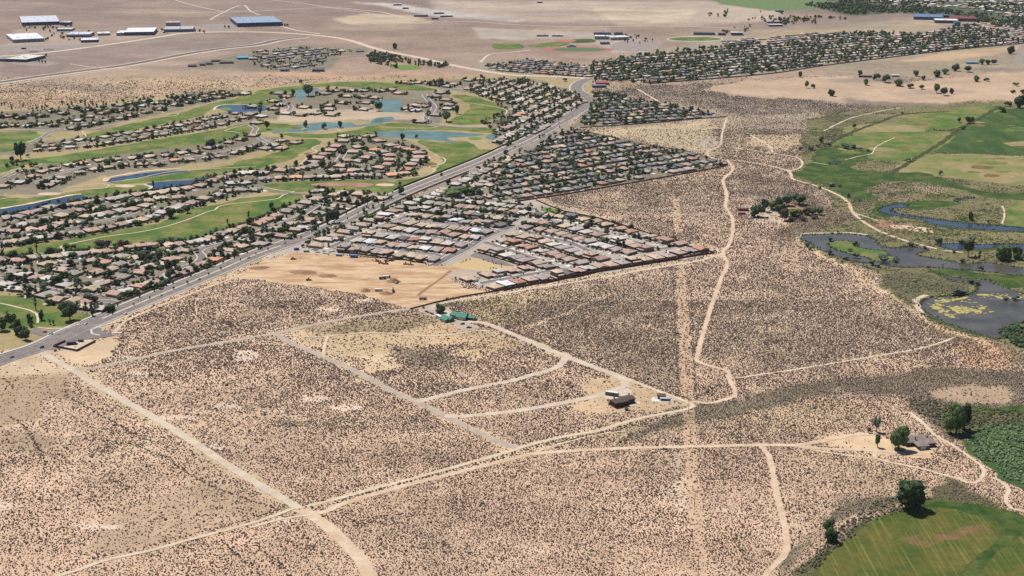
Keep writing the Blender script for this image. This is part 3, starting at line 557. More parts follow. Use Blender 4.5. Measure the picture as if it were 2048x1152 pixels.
# ------------------------------------------------------------------ roads, tracks and paths
MAIN = [(-260,830),(-60,747),(0,721),(82,694),(125,673),(175,650),(225,629),(300,598),(375,567),(450,536),(512,509),(587,483),(662,455),(742,415),(812,383),(887,353),(962,323),(1024,295),(1061,278),(1106,252),(1144,230),(1172,212),(1182,201),(1172,192),(1157,184),(1153,176),(1160,166),(1182,157)]
GMAIN = smooth_line(G(MAIN), 8.0)
link('main_road', ribbon_mesh(GMAIN, 25.0, .30).mesh('main_road', M['asphalt']), kind='structure'); ROADS.append((GMAIN, 36))
link('sidewalk', ribbon_mesh(GMAIN[:], 3.0, .44, 15.0).mesh('sidewalk', M['concrete']), kind='structure')
ks = min(range(len(GMAIN)), key=lambda i: (GMAIN[i] - P(205, 640)).length_squared if True else 0) if False else 0
sub = [p for p in GMAIN if p.y > P(190, 655).y]
link('sidewalk', ribbon_mesh(sub, 1.6, .44, -13.6).mesh('sidewalk', M['concrete']), kind='structure')
med = [p for p in GMAIN if P(205, 640).y < p.y < P(560, 490).y]
link('median', ribbon_mesh(med, 2.6, .42).mesh('median', M['dirt_light']), kind='structure')
med2 = [p for p in GMAIN if P(600, 478).y < p.y < P(1130, 238).y]
link('median', ribbon_mesh(med2, 2.2, .42).mesh('median', M['dirt_light']), kind='structure')
for off, m_ in ((11.2, 'paint_w'), (-11.2, 'paint_w'), (2.0, 'paint_y'), (-2.0, 'paint_y')):
    link('lane_line', ribbon_mesh(GMAIN, .28, .31 + .004 * (off > 5), off).mesh('lane_line', M[m_]), kind='structure')
mb = MB()
for off in (5.8, -5.8, 9.0, -9.0):
    N = normals(GMAIN); acc = 0
    for i in range(len(GMAIN) - 1):
        if i % 2: continue
        a, b_ = GMAIN[i], GMAIN[i].lerp(GMAIN[i + 1], .5); n0 = N[i]; v = [a + n0 * (off - .12), b_ + n0 * (off - .12), b_ + n0 * (off + .12), a + n0 * (off + .12)]
        mb.add([(p.x, p.y, .318) for p in v], [(0, 1, 2, 3)])
link('lane_dashes', mb.mesh('lane_dashes', M['paint_w']), kind='structure')
sheet('intersection', [(92,668),(130,655),(150,656),(185,650),(205,662),(228,672),(200,676),(150,683),(110,700),(88,700)], 'asphalt', .29, .1)
road('kerb', [(250,641),(200,653),(182,660),(184,668),(200,671)], 2.4, 'concrete', 'kerb', .40, keep=False)
road('side_road', [(60,660),(90,668),(130,672)], 13, 'asphalt', 'street', .20)
road('kerb', [(75,655),(110,659),(130,657),(160,648)], 2.2, 'concrete', 'kerb', .40, keep=False)
LINES = []
def track(pts, w, m, r=.35):
    w = w * .86; LINES.append(road('dirt_road', pts, w, m, 'dirt', .12, rough=r))
track([(78,700),(100,715),(140,737),(180,762),(250,802),(345,858),(430,913),(512,966),(560,994),(600,1018)], 8.5, 'dirt_light')
track([(602,1020),(630,1036),(656,1054),(690,1086),(719,1116),(738,1152),(760,1215),(780,1290)], 11, 'dirt')
track([(150,737),(180,738),(225,728),(275,717),(340,703),(425,688),(512,674),(552,667),(612,653),(687,638),(762,626),(824,617),(862,615)], 7.5, 'gravel')
track([(862,615),(887,606),(940,596),(1000,588),(1100,572),(1200,556),(1300,538),(1400,521),(1446,508)], 5, 'dirt_light')
track([(552,668),(577,684),(620,702),(652,716),(712,743),(787,783),(832,803),(887,831),(942,858),(987,879),(1020,891),(1040,896)], 9, 'gravel')
track([(836,804),(862,797),(912,784),(974,771),(1024,762),(1061,751),(1106,738),(1128,722),(1131,710)], 8, 'dirt_light')
track([(890,832),(917,833),(1024,823),(1099,811),(1161,799),(1200,791),(1224,782),(1250,772)], 8.5, 'dirt_light')
track([(885,620),(900,630),(925,642),(962,645),(1024,668),(1075,690),(1124,710),(1184,733),(1230,750),(1249,762),(1250,775)], 9, 'dirt_light')
track([(1235,752),(1280,768),(1324,785),(1360,798),(1388,810)], 5, 'dirt_pale')
track([(600,1022),(642,1026),(680,1010),(712,999),(812,971),(912,946),(974,930),(1024,918),(1060,909),(1099,905),(1199,899),(1299,895),(1399,893),(1536,890),(1598,890),(1661,879),(1711,870),(1746,868)], 6.5, 'dirt')
track([(1560,890),(1598,892),(1648,898),(1700,899),(1751,901),(1811,906),(1850,910)], 6, 'dirt')
track([(1594,894),(1661,906),(1720,914),(1756,918)], 3, 'dirt')
track([(612,1014),(717,986),(837,954),(974,916),(1020,903),(1049,893),(1124,874),(1184,864),(1199,861),(1274,838),(1374,818),(1390,811)], 5, 'dirt_pale')
track([(1060,909),(1124,887),(1199,869),(1250,862)], 2.4, 'dirt')
track([(1454,235),(1444,268),(1441,288),(1434,295),(1416,303),(1419,313),(1440,320),(1454,321)], 3.6, 'dirt_pale')
track([(1454,320),(1462,329),(1466,338),(1460,346),(1446,360),(1450,376),(1454,393),(1451,413),(1457,424),(1464,435),(1465,463),(1459,488),(1446,505),(1449,514),(1454,523),(1452,538),(1444,553),(1436,576),(1428,597),(1421,618),(1409,658),(1400,690),(1396,706),(1396,723),(1424,733),(1454,742),(1459,761),(1470,781),(1469,793),(1444,801),(1414,807),(1384,803)], 5, 'dirt')
track([(1459,757),(1474,756),(1536,747),(1611,736),(1748,713),(1836,698),(1880,686),(1908,675)], 3, 'dirt_pale', .5)
track([(1454,320),(1480,322),(1500,325),(1536,331),(1576,342),(1582,350),(1586,358),(1636,373),(1676,390),(1690,399),(1698,408),(1706,425),(1726,443),(1761,463),(1823,485),(1886,500),(1926,505)], 5.5, 'dirt')
track([(1576,342),(1592,339),(1603,332),(1603,322),(1590,314),(1551,308),(1500,300),(1470,296)], 4, 'dirt_pale')
track([(1500,270),(1536,290),(1546,305)], 4, 'dirt_pale')
track([(1648,262),(1675,248),(1706,235),(1740,227),(1773,220),(1800,216)], 4, 'dirt_pale')
track([(1710,427),(1740,436),(1766,446)], 3.5, 'dirt_pale')
track([(1618,324),(1640,327),(1656,330)], 2.5, 'dirt_pale')
track([(1690,320),(1720,312),(1742,308),(1750,296),(1762,288),(1790,275)], 2.5, 'dirt_pale')
track([(2004,412),(2008,420),(2008,436),(2004,448)], 2.5, 'dirt_pale')
track([(1512,888),(1524,894),(1536,909),(1545,940),(1551,974),(1563,1024),(1569,1052),(1574,1078),(1575,1098),(1565,1115),(1551,1128),(1536,1146),(1515,1180)], 5, 'dirt')
track([(1751,903),(1748,912),(1756,919),(1780,925),(1836,936),(1880,948),(1911,956),(1935,965),(1948,966),(1960,962),(1967,950),(1970,942),(1960,930),(1948,921),(1911,894),(1868,869),(1850,850),(1820,825)], 3.4, 'dirt_pale')
track([(1985,955),(1998,961),(2012,972),(2017,982),(2012,994),(2014,1008),(2024,1018),(2048,1023),(2090,1022)], 3.4, 'dirt_pale')
track([(100,1156),(150,1142),(200,1124),(300,1101),(400,1074),(512,1044),(552,1030),(590,1016)], 4, 'dirt_pale')
track([(-60,1200),(100,1156)], 4, 'dirt_pale')
track([(500,1056),(557,1040),(600,1032),(625,1030)], 3, 'dirt_pale')
track([(230,664),(240,652),(250,643),(325,610),(410,577),(470,555),(490,546)], 4.5, 'dirt')
track([(577,672),(640,674),(700,668),(730,665),(790,668),(850,672),(900,670),(950,662),(980,662)], 3, 'dirt_pale')
track([(655,672),(650,690),(647,706),(648,714)], 3.5, 'dirt_pale')
track([(1070,402),(1110,408),(1160,414),(1230,422),(1340,430),(1400,429),(1464,429)], 3, 'gravel')
track([(1274,178),(1295,190),(1319,205)], 5, 'dirt_pale')
track([(340,880),(300,862),(250,840)], 2, 'dirt_pale') if False else None
# gravel yards
sheet('gravel_yard', [(835,618),(872,606),(890,612),(925,640),(960,655),(930,662),(890,640),(850,628)], 'gravel', .11, .6)
sheet('driveway', [(1205,795),(1240,778),(1258,776),(1262,792),(1225,800)], 'dirt_light', .115, .5)
# cart paths
for p_ in ([(15,514),(60,508),(125,504),(121,494),(128,490),(140,488),(212,473),(275,465),(332,453),(387,435),(415,424),(430,420),(436,414),(462,408),(512,403),(557,397),(566,390),(574,388),(589,383)],
           [(-60,603),(0,607),(37,615),(60,621),(72,627),(76,636),(75,646)], [(-60,408),(25,395),(105,388),(160,380),(212,376),(219,372),(207,368),(160,372),(120,380)], [(214,366),(240,362),(275,357),(337,344),(400,339),(450,336),(512,333)],
           [(172,273),(170,268),(165,264),(200,255),(237,247),(300,237),(350,231),(356,227),(327,226),(332,220),(360,216),(400,210),(467,197),(487,184),(512,179),(612,168),(719,161)],
           [(600,330),(612,318),(622,308),(634,303),(624,297),(637,290)], [(812,355),(844,353),(870,340),(857,334),(882,329),(890,318),(875,312),(867,309)], [(524,373),(549,379),(590,384)], [(448,256),(462,251),(500,246),(450,262),(470,264),(480,266)],
           [(530,268),(640,262),(670,258),(680,262),(650,268)], [(760,254),(800,256),(860,256),(880,252)], [(940,206),(980,212),(1012,220),(1008,232)]):
    road('cart_path', p_, 2.6, 'dirt_pale', 'path', .24, rough=.1)
# residential streets
def street(pts, w=9.0, walk=True):
    L = road('street', pts, w, 'asphalt', 'street', .22)
    if walk:
        for s_ in (1, -1): link('sidewalk', ribbon_mesh(L, 1.6, nextz('walk', .36), s_ * (w / 2 + .8)).mesh('sidewalk', M['concrete']), kind='structure')
street([(660,496),(672,490),(737,463),(800,438),(818,432),(850,424)]); street([(868,531),(890,519),(912,508),(940,493),(962,478),(1000,462),(1026,452)], 11)
street([(962,567),(1000,560),(1050,551),(1100,542),(1118,538)], 8); street([(968,484),(1000,494),(1050,511),(1100,529),(1125,539),(1150,536)], 8)
street([(1050,462),(1090,474),(1135,484),(1180,503),(1220,519)], 8); street([(1170,455),(1206,466),(1250,478),(1290,490),(1320,498),(1345,494)], 8)
street([(718,490),(760,495),(800,500),(868,509),(885,513)], 8); street([(760,462),(800,466),(880,476),(944,490)], 8); street([(838,440),(880,445),(930,451),(987,460),(1000,464)], 8)
street([(870,416),(920,424),(980,430),(1020,434)], 7); street([(930,397),(980,404),(1040,412),(1070,418)], 7)
street([(333,551),(350,540),(373,533),(395,525),(404,514),(396,503),(405,497),(447,487),(460,484),(506,468),(540,455),(560,448),(597,434),(622,418),(645,404),(655,398)], 9)
street([(177,592),(211,583),(235,574),(255,568)], 8); street([(195,603),(218,603),(240,608)], 9); street([(-20,556),(15,561),(44,568),(80,575),(118,583),(150,590)], 8); street([(120,526),(162,521),(200,516),(240,508),(290,502),(330,503)], 7)
street([(10,442),(60,434),(110,424),(170,412),(240,402),(290,392)], 7); street([(0,470),(60,464),(130,456),(200,444),(250,432),(290,415)], 7)
street([(65,368),(95,358),(137,343),(155,338),(240,332),(330,322),(425,308),(470,298),(512,288),(545,280)], 7); street([(10,355),(30,346),(47,338)], 7)
street([(65,285),(85,275),(100,265),(125,257)], 8); street([(-60,268),(0,262),(60,260),(100,262)], 7); street([(125,292),(200,280),(300,262),(400,240),(480,226)], 6)
street([(537,383),(587,387),(622,390),(650,395)], 8, False); street([(674,326),(684,312),(692,300)], 8); street([(500,250),(512,258),(507,266),(521,278),(540,290),(520,300)], 8); street([(532,198),(560,204),(582,213),(570,228)], 8)
street([(848,188),(856,200),(868,215),(862,226),(852,236),(860,246),(882,251),(937,255),(990,254)], 9); street([(880,182),(920,178),(935,182)], 6); street([(1000,353),(1040,334),(1080,316),(1110,300),(1131,287),(1160,278)], 8)
street([(1037,369),(1080,362),(1089,348),(1120,356),(1159,367),(1185,366)], 8); street([(1100,310),(1180,318),(1280,330),(1360,345)], 7); street([(990,298),(1030,290),(1070,282),(1110,262)], 6); street([(1030,250),(1050,238),(1075,225),(1078,215)], 7)
street([(1185,240),(1260,236),(1330,232)], 7); street([(640,130),(655,122),(687,115),(730,112)], 8, False); street([(420,128),(480,124),(540,135),(640,145)], 8, False); street([(1000,160),(1080,168),(1140,178)], 6)
street([(560,452),(540,440)], 8, False) if False else None
# far roads
M['highway'] = mat('highway_asphalt', A(112, 104, 106), .9, .06, .05)
def far_road(pts, w, m='asphalt_far'): road('road', pts, w, m, 'far', .14, rough=.3)
far_road([(-300,200),(0,165),(75,154),(150,144),(250,131),(375,108),(440,98),(512,90),(560,80),(612,74)], 44, 'dirt_light'); far_road([(-300,199),(0,164.5),(75,153.5),(150,143.5),(250,130.5),(375,107.5),(440,97.5),(512,89.5),(560,79.5),(612,73.5)], 24, 'highway'); far_road([(-300,208),(0,172),(75,160),(150,150),(250,136)], 6, 'dirt_light')
far_road([(215,135),(260,129),(300,124)], 26, 'dirt_light') if False else None
far_road([(-60,116),(62,108),(225,88),(325,73),(375,66),(512,64),(624,70),(687,78),(762,100),(837,115),(912,132),(987,145),(1024,150),(1100,153),(1182,157)], 20, 'dirt_light')
far_road([(275,132),(337,136),(430,139),(512,142),(640,146)], 7); far_road([(337,135),(400,124),(475,110),(560,96),(640,84)], 9)
far_road([(320,25),(462,24),(560,20),(662,15),(720,20),(762,24),(800,34),(837,42),(937,43),(1024,49),(1149,54),(1300,52),(1480,56)], 9, 'dirt_light'); far_road([(420,40),(440,28),(485,10),(502,23),(520,30)], 7, 'dirt_light'); far_road([(350,0),(400,14),(450,24)], 7, 'dirt_light'); far_road([(550,48),(590,60),(640,68)], 9, 'dirt_light')
far_road([(545,0),(600,6),(680,18),(740,26)], 7, 'dirt_light'); far_road([(1182,157),(1230,150),(1300,158)], 9)
far_road([(1500,74),(1536,68),(1611,50),(1711,42),(1811,41),(1870,46),(1911,56)], 14); far_road([(1900,520),(1901,519)], 1) if False else None
far_road([(2036,128),(2040,110),(2046,95),(2060,80)], 22); far_road([(140,128),(200,136),(280,140)], 5, 'dirt_light'); far_road([(960,125),(985,108),(1030,104),(1060,100)], 8, 'dirt_light')
sheet('parking_lot', [(1240,84),(1310,80),(1320,94),(1290,102),(1230,100)], 'asphalt_far', .16, 2); sheet('parking_lot', [(10,92),(110,90),(190,92),(130,98),(60,104),(0,106)], 'asphalt_far', .164, 2)
sheet('parking_lot', [(400,48),(450,48),(480,56),(430,58)], 'asphalt_far', .168, 2); sheet('parking_lot', [(20,125),(60,122),(120,126),(90,132),(40,130)], 'asphalt_far', .172, 2)
M['track_red'] = mat('running_track', A(190, 120, 116), .9, .05, .2); M['sport'] = mat('sports_turf', A(92, 128, 84), .95, .06, .05)
oval = lambda cx, cy, rx, ry, k=14: [(cx + rx * math.cos(a), cy + ry * math.sin(a)) for a in [i * 2 * math.pi / k for i in range(k)]]
sheet('running_track', oval(1156, 99, 72, 5.5), 'track_red', .2, .2); sheet('sports_field', oval(1158, 99.2, 55, 3.8), 'sport', .24, .2)
sheet('sports_field', [(992,87),(1034,87),(1048,94),(1040,98),(994,98)], 'turf', .2, .3); sheet('sports_field', [(1058,90),(1100,85),(1136,84),(1134,90),(1100,94),(1062,94)], 'turf', .204, .3); sheet('sports_field', [(1135,80),(1180,78),(1190,84),(1150,86)], 'marsh', .208, .3)
sheet('clay_infield', [(1110,82),(1130,79),(1152,80),(1142,84),(1120,84)], 'track_red', .212, .2); sheet('sports_field', oval(1390, 78, 56, 5), 'paint_w', .2, .3).name = 'field_edge'; sheet('sports_field', oval(1390, 78, 54, 4.4), 'turf', .24, .3)
sheet('lawn', [(782,131),(830,131),(840,138),(800,139)], 'turf_bright', .2, .5)
# the runway apron and pale aprons of the works


# ------------------------------------------------------------------ sagebrush: instanced over the open desert
def road_mask():
    R = np.zeros((HH, WW), np.float32)
    for line, w in ROADS:
        N = normals(line); Lp = []; Rp = []
        for p, q_ in zip(line, N):
            a = p + q_ * (w / 2 + .4); c = p - q_ * (w / 2 + .4)
            Lp.append(to_px(a.x, a.y)); Rp.append(to_px(c.x, c.y))
        for i in range(len(line) - 1):
            quad = [Lp[i], Lp[i + 1], Rp[i + 1], Rp[i]]
            xs = [p[0] for p in quad]; ys = [p[1] for p in quad]
            xa, xb, ya, yb = int(max(X0, min(xs) - 1)), int(min(X0 + WW, max(xs) + 2)), int(max(Y0, min(ys) - 1)), int(min(Y0 + HH, max(ys) + 2))
            if xb <= xa or yb <= ya: continue
            r = raster(quad, (xa - X0, ya - Y0, xb - xa, yb - ya)); w_ = (slice(ya - Y0, yb - Y0), slice(xa - X0, xb - X0)); R[w_] = np.maximum(R[w_], r)
    return R
RM = road_mask()
for pts in TURF: 
    RM = np.maximum(RM, raster(pts))
def sheetmask(name):
    global RM
    for o in bpy.data.objects:
        if o.name.split('.')[0] == name:
            RM = np.maximum(RM, raster([to_px(v.co.x, v.co.y) for v in o.data.vertices]))
for nm in ('canal', 'lake', 'pond', 'channel', 'river', 'graded_earth', 'basin', 'field', 'hay_field', 'gravel_yard', 'intersection', 'marsh_pool', 'driveway', 'gravel_lot', 'tee_lawn', 'marsh', 'pasture', 'ditch', 'lawn', 'ditch_bank', 'sports_field', 'running_track', 'parking_lot'): sheetmask(nm)
def gn_scatter(name, co, scale, rot, tint, protos, mat_, idx=None, **k):
    me = bpy.data.meshes.new(name); nv = len(co); me.vertices.add(nv); me.vertices.foreach_set('co', np.ascontiguousarray(co, np.float32).ravel())
    me.attributes.new('scl', 'FLOAT_VECTOR', 'POINT').data.foreach_set('vector', np.ascontiguousarray(scale, np.float32).ravel())
    me.attributes.new('rot', 'FLOAT', 'POINT').data.foreach_set('value', np.ascontiguousarray(rot, np.float32))
    me.attributes.new('tint', 'FLOAT_COLOR', 'POINT').data.foreach_set('color', np.ascontiguousarray(np.c_[tint, np.ones(nv)], np.float32).ravel())
    me.attributes.new('pick', 'INT', 'POINT').data.foreach_set('value', (RNG.integers(0, 99, nv) if idx is None else idx).astype(np.int32))
    me.update(); o = link(name, me, kind='stuff', **k)
    ng = bpy.data.node_groups.new(name, 'GeometryNodeTree'); ng.interface.new_socket('Geometry', in_out='INPUT', socket_type='NodeSocketGeometry'); ng.interface.new_socket('Geometry', in_out='OUTPUT', socket_type='NodeSocketGeometry')
    n = ng.nodes; l = ng.links; gi = n.new('NodeGroupInput'); go = n.new('NodeGroupOutput')
    iop = n.new('GeometryNodeInstanceOnPoints'); l.new(gi.outputs[0], iop.inputs['Points'])
    jn = n.new('GeometryNodeJoinGeometry')
    for pr in protos:
        if callable(pr): g = pr(n, l)
        else:
            oi = n.new('GeometryNodeObjectInfo'); oi.inputs['Object'].default_value = pr; oi.inputs['As Instance'].default_value = False; oi.transform_space = 'ORIGINAL'; g = oi.outputs['Geometry']
        sm = n.new('GeometryNodeSetMaterial'); l.new(g, sm.inputs[0]); sm.inputs['Material'].default_value = mat_
        gi2 = n.new('GeometryNodeGeometryToInstance'); l.new(sm.outputs[0], gi2.inputs[0]); l.new(gi2.outputs[0], jn.inputs[0])
    l.new(jn.outputs[0], iop.inputs['Instance']); iop.inputs['Pick Instance'].default_value = True
    def at(nm, ty):
        a = n.new('GeometryNodeInputNamedAttribute'); a.data_type = ty; a.inputs['Name'].default_value = nm; return a.outputs['Attribute']
    l.new(at('pick', 'INT'), iop.inputs['Instance Index']); l.new(at('scl', 'FLOAT_VECTOR'), iop.inputs['Scale'])
    cx = n.new('ShaderNodeCombineXYZ'); l.new(at('rot', 'FLOAT'), cx.inputs[2]); l.new(cx.outputs[0], iop.inputs['Rotation'])
    l.new(iop.outputs[0], go.inputs[0])
    md = o.modifiers.new('scatter', 'NODES'); md.node_group = ng
    return o
def shrub_proto(seed, sub):
    def f(n, l):
        ic = n.new('GeometryNodeMeshIcoSphere'); ic.inputs['Subdivisions'].default_value = sub; ic.inputs['Radius'].default_value = 1.0
        sp = n.new('GeometryNodeSetPosition'); l.new(ic.outputs['Mesh'], sp.inputs['Geometry'])
        nz = n.new('ShaderNodeTexNoise'); nz.noise_dimensions = '4D'; nz.inputs['W'].default_value = seed; nz.inputs['Scale'].default_value = 1.9; nz.inputs['Detail'].default_value = 3
        ps = n.new('GeometryNodeInputPosition'); l.new(ps.outputs[0], nz.inputs['Vector'])
        mr = n.new('ShaderNodeMapRange'); mr.inputs[1].default_value = .25; mr.inputs[2].default_value = .75; mr.inputs[3].default_value = .35; mr.inputs[4].default_value = 1.35; l.new(nz.outputs[0], mr.inputs[0])
        vm = n.new('ShaderNodeVectorMath'); vm.operation = 'SCALE'; l.new(ps.outputs[0], vm.inputs[0]); l.new(mr.outputs[0], vm.inputs['Scale'])
        ad = n.new('ShaderNodeVectorMath'); ad.operation = 'ADD'; l.new(vm.outputs[0], ad.inputs[0]); ad.inputs[1].default_value = (0, 0, .45)
        l.new(ad.outputs[0], sp.inputs['Position']); return sp.outputs[0]
    return f
M['sage'] = mat('sagebrush', None, .9, .35, 1.2, inst='tint', spec=.1)
def cand(d0, d1, sp, umax=.40):
    rows = np.arange(d0, d1, sp); out = []
    for r in rows:
        x = np.arange(-umax * r, umax * r, sp); out.append(np.c_[x, np.full(len(x), r)])
    c = np.concatenate(out); c += RNG.uniform(-.42, .42, c.shape) * sp; return c
def scatter_shrubs():
    C = np.concatenate([cand(815, 1150, 1.56), cand(1150, 1500, 1.66), cand(1500, 2600, 1.98), cand(2600, 3700, 3.0)])
    px, py = to_px(C[:, 0], C[:, 1]); ok = (px > -60) & (px < 2110) & (py < 1215); C, px, py = C[ok], px[ok], py[ok]
    dens = look(ZS, px, py) * (1 - look(RM, px, py, False)) * (1 - .68 * look(SM_, px, py, False))
    cl = vn(C[:, 0] / 38 + 9, C[:, 1] / 38) * .6 + vn(C[:, 0] / 11, C[:, 1] / 11 + 40) * .5      # clumping
    left = np.clip((760 - px) / 700, 0, 1)                      # thinner cover to the lower left
    pr = dens * (.84 + .5 * (cl - .5)) * (1 - .28 * left) * np.interp(py, [180, 240, 330, 450], [.62, .70, .82, 1])
    keep = RNG.random(len(C)) < np.clip(pr, 0, 1)
    C, px, py, dens, cl = C[keep], px[keep], py[keep], dens[keep], cl[keep]; nn = len(C)
    # hedgerows of bigger bushes along fences and track edges
    ex = []
    def along(pts, off, sp, jit, sz):
        line = smooth_line(G(pts), 1.5); N = normals(line); acc = 0; nxt = 0
        for i in range(1, len(line)):
            acc += (line[i] - line[i - 1]).length
            if acc >= nxt:
                q_ = line[i] + N[i] * (off + random.uniform(-jit, jit)); ex.append((q_.x, q_.y, sz * random.uniform(.6, 1.3))); nxt = acc + sp * random.uniform(.5, 1.6)
    F1 = [(612,1018),(717,992),(837,960),(974,924),(1040,902),(1124,881),(1199,868),(1274,846),(1374,826)]
    for o_ in (-1.5, 1.5): along(F1, o_, 2.2, .8, .95)
    along([(107,1148),(200,1119),(300,1096),(400,1069),(512,1039),(590,1012)], 3.5, 3.0, .6, .85)
    for o_ in (0, 3.0): along([(925,636),(1024,664),(1136,706),(1184,728),(1236,746),(1299,771),(1374,801),(1400,812)], o_, 1.8, .5, .8)
    along([(170,745),(225,733),(340,708),(425,694),(512,680)], 0, 3.5, 1.2, .8); along([(165,733),(225,723),(340,698),(425,683),(540,662)], 0, 3.5, 1.5, .8)
    along([(480,676),(552,676),(577,692),(652,724),(712,752),(787,793),(887,841),(987,892)], 0, 6, 1.5, .7)
    along([(1544,905),(1560,974),(1573,1024),(1583,1078),(1588,1101)], 0, 2.5, 1.5, .8)
    for pl_ in ([(270,890),(330,915),(400,960),(470,990),(560,1020)], [(20,830),(60,870),(90,930)], [(480,1060),(520,1100),(570,1140),(590,1180)], [(440,1080),(500,1130),(540,1170)], [(130,790),(200,830),(290,880)]): along(pl_, 0, 1.7, 1.6, .95)
    for px_ in (1352, 1387): along([(px_ - 6, 560), (px_, 700), (px_ + 6, 800)], 0, 3, .8, .8)
    along([(1372,560),(1376,700),(1381,800)], 0, 9, .4, .6); along([(1384,900),(1391,1014),(1398,1100)], 0, 9, 2, .6)
    ex = np.array(ex); epx, epy = to_px(ex[:, 0], ex[:, 1]); okk = look(RM, epx, epy, False) < .5; ex = ex[okk]
    s = RNG.lognormal(-.16, .28, nn) * np.interp(py, [180, 240, 400, 700, 850, 1152], [1.0, .86, .74, .70, .60, .53]) * (1 + .25 * (cl - .5))
    C = np.concatenate([C, ex[:, :2]]); s = np.concatenate([s, ex[:, 2]]); px, py = to_px(C[:, 0], C[:, 1]); nn = len(C)
    base = np.array([(.150, .104, .086), (.118, .082, .072), (.182, .134, .104), (.165, .146, .110), (.136, .124, .085)])
    valley = look(raster(VAL).astype(np.float32), px, py); grn = np.clip(vn(C[:, 0] / 60, C[:, 1] / 60) * 2.2 - 1.2, 0, 1)
    ci = np.where(RNG.random(nn) < .12 + .5 * grn + .5 * valley, RNG.integers(3, 5, nn), RNG.integers(0, 3, nn)); t = base[ci] * RNG.uniform(.7, 1.35, (nn, 1))
    hz = np.interp(py, [240, 800], [1.25, 1.0])[:, None]; t = t
    sc = np.c_[s * RNG.uniform(.8, 1.25, nn), s * RNG.uniform(.8, 1.25, nn), s * RNG.uniform(.55, .95, nn)]
    gn_scatter('sagebrush_scrub', np.c_[C, np.zeros(nn)], sc, RNG.uniform(0, 6.28, nn), t, [shrub_proto(i * 3.7, 2) for i in range(4)], M['sage'])
    print('shrubs', nn)
scatter_shrubs()

# ------------------------------------------------------------------ houses
ORD = ['first','second','third','fourth','fifth','sixth','seventh','eighth','ninth','tenth','eleventh','twelfth','thirteenth','fourteenth','fifteenth','sixteenth','seventeenth','eighteenth','nineteenth','twentieth','21st','22nd','23rd','24th','25th','26th','27th','28th','29th','30th']
ROOFS = {'grey': A(160,148,142), 'tan': A(184,164,142), 'pinkish': A(172,146,132), 'pale': A(190,182,176), 'silvery': A(206,206,208), 'reddish': A(168,124,106), 'charcoal': A(112,106,106), 'orange': A(200,148,116), 'slate': A(112,114,124), 'rosy': A(186,150,136)}
WALLS = [A(160,138,120), A(140,122,112), A(170,152,134), A(122,110,106), A(146,130,122), A(112,100,98)]
def pick_roof(p): 
    ks, ws = zip(*p.items()); return random.choices(ks, ws)[0]
PA = {'grey': 30, 'tan': 26, 'pinkish': 22, 'pale': 16, 'silvery': 3, 'reddish': 4, 'charcoal': 3}
PW = {'grey': 30, 'pinkish': 26, 'tan': 24, 'pale': 16, 'orange': 2, 'rosy': 4}
PH = {'rosy': 22, 'pinkish': 26, 'orange': 10, 'tan': 20, 'grey': 14}
PN = {'charcoal': 34, 'grey': 30, 'slate': 22, 'pinkish': 12, 'tan': 10, 'reddish': 4}
# (name, phrase, points, street side: +1 away from the camera / -1 towards it, width, depth, palette)
R = []
def row(key, phrase, pts, side, pal=PA, w=14.0, d=19.5): R.append((key, phrase, pts, side, pal, w, d))
row('A1', 'the row beside the earthworks', [(688,495),(710,497),(733,498),(753,502),(772,504),(798,509),(823,510),(841,514),(866,517)], 1)
row('A2', 'the second row above the earthworks', [(717,480),(739,482),(759,484),(785,489),(807,491),(829,494),(850,496),(873,498),(899,500)], -1)
row('A3', 'the third row above the earthworks', [(738,468),(763,470),(786,474),(807,475),(830,478),(851,481),(875,483),(896,486),(922,489)], 1)
row('A4', 'the fourth row above the earthworks', [(776,452),(797,457),(820,460),(842,463),(863,464),(887,465),(907,469),(930,473),(950,474)], -1)
row('A5', 'the fifth row above the earthworks', [(798,443),(820,446),(842,450),(863,452),(884,453),(905,456),(927,458),(951,460),(971,463)], 1)
row('A6', 'the sixth row above the earthworks', [(831,429),(852,432),(873,435),(894,436),(912,439),(931,443),(954,444),(975,446),(997,450)], -1)
row('A7', 'the seventh row above the earthworks', [(828,416),(850,418),(868,421),(893,424),(913,427),(934,430),(955,432),(976,434),(996,435),(1017,438)], 1)
row('A8', 'the eighth row up from the construction site', [(858,405),(878,407),(899,409),(920,412),(940,414),(961,416),(983,418),(1004,420),(1026,423),(1044,425)], -1)
row('A9', 'the topmost row above the earthworks', [(859,395),(879,398),(897,399),(916,402),(939,404),(958,405),(980,408),(999,410),(1018,412),(1042,414)], 1)
row('S1', 'the strip beside the main road', [(645,478),(671,471),(692,463),(706,456),(723,449),(741,440),(758,438),(771,428),(789,421),(806,414),(820,406),(838,400)], -1)
row('S2', 'the pair by the tract entrance', [(634,490),(658,478)], -1)
row('B1', 'the long brown wall row', [(988,572),(1011,566),(1035,562),(1059,557),(1084,554),(1114,547),(1133,545),(1153,540),(1175,535),(1198,531),(1220,528),(1243,524),(1266,520),(1289,517),(1311,513),(1334,510),(1356,504),(1378,500),(1400,496)], 1)
row('B2', 'the short row below the sand basin', [(937,557),(977,549),(999,545),(1026,540),(1053,535)], -1)
row('C1', 'the sand basin row', [(974,497),(995,502),(1015,509),(1033,514),(1050,519),(1075,525),(1093,532)], 1)
row('C2', 'the second sand basin row', [(1005,480),(1027,485),(1045,491),(1061,494),(1082,501),(1101,507),(1120,512),(1137,518),(1159,525)], -1)
row('C3', 'the third diagonal row', [(1028,468),(1050,472),(1073,477),(1090,482),(1108,488),(1127,494),(1146,500),(1163,506),(1182,511),(1201,516)], 1)
row('C4', 'the fourth diagonal row', [(1051,454),(1079,458),(1103,462),(1122,467),(1140,472),(1157,477),(1175,482),(1195,489),(1213,493),(1232,498),(1256,503)], -1)
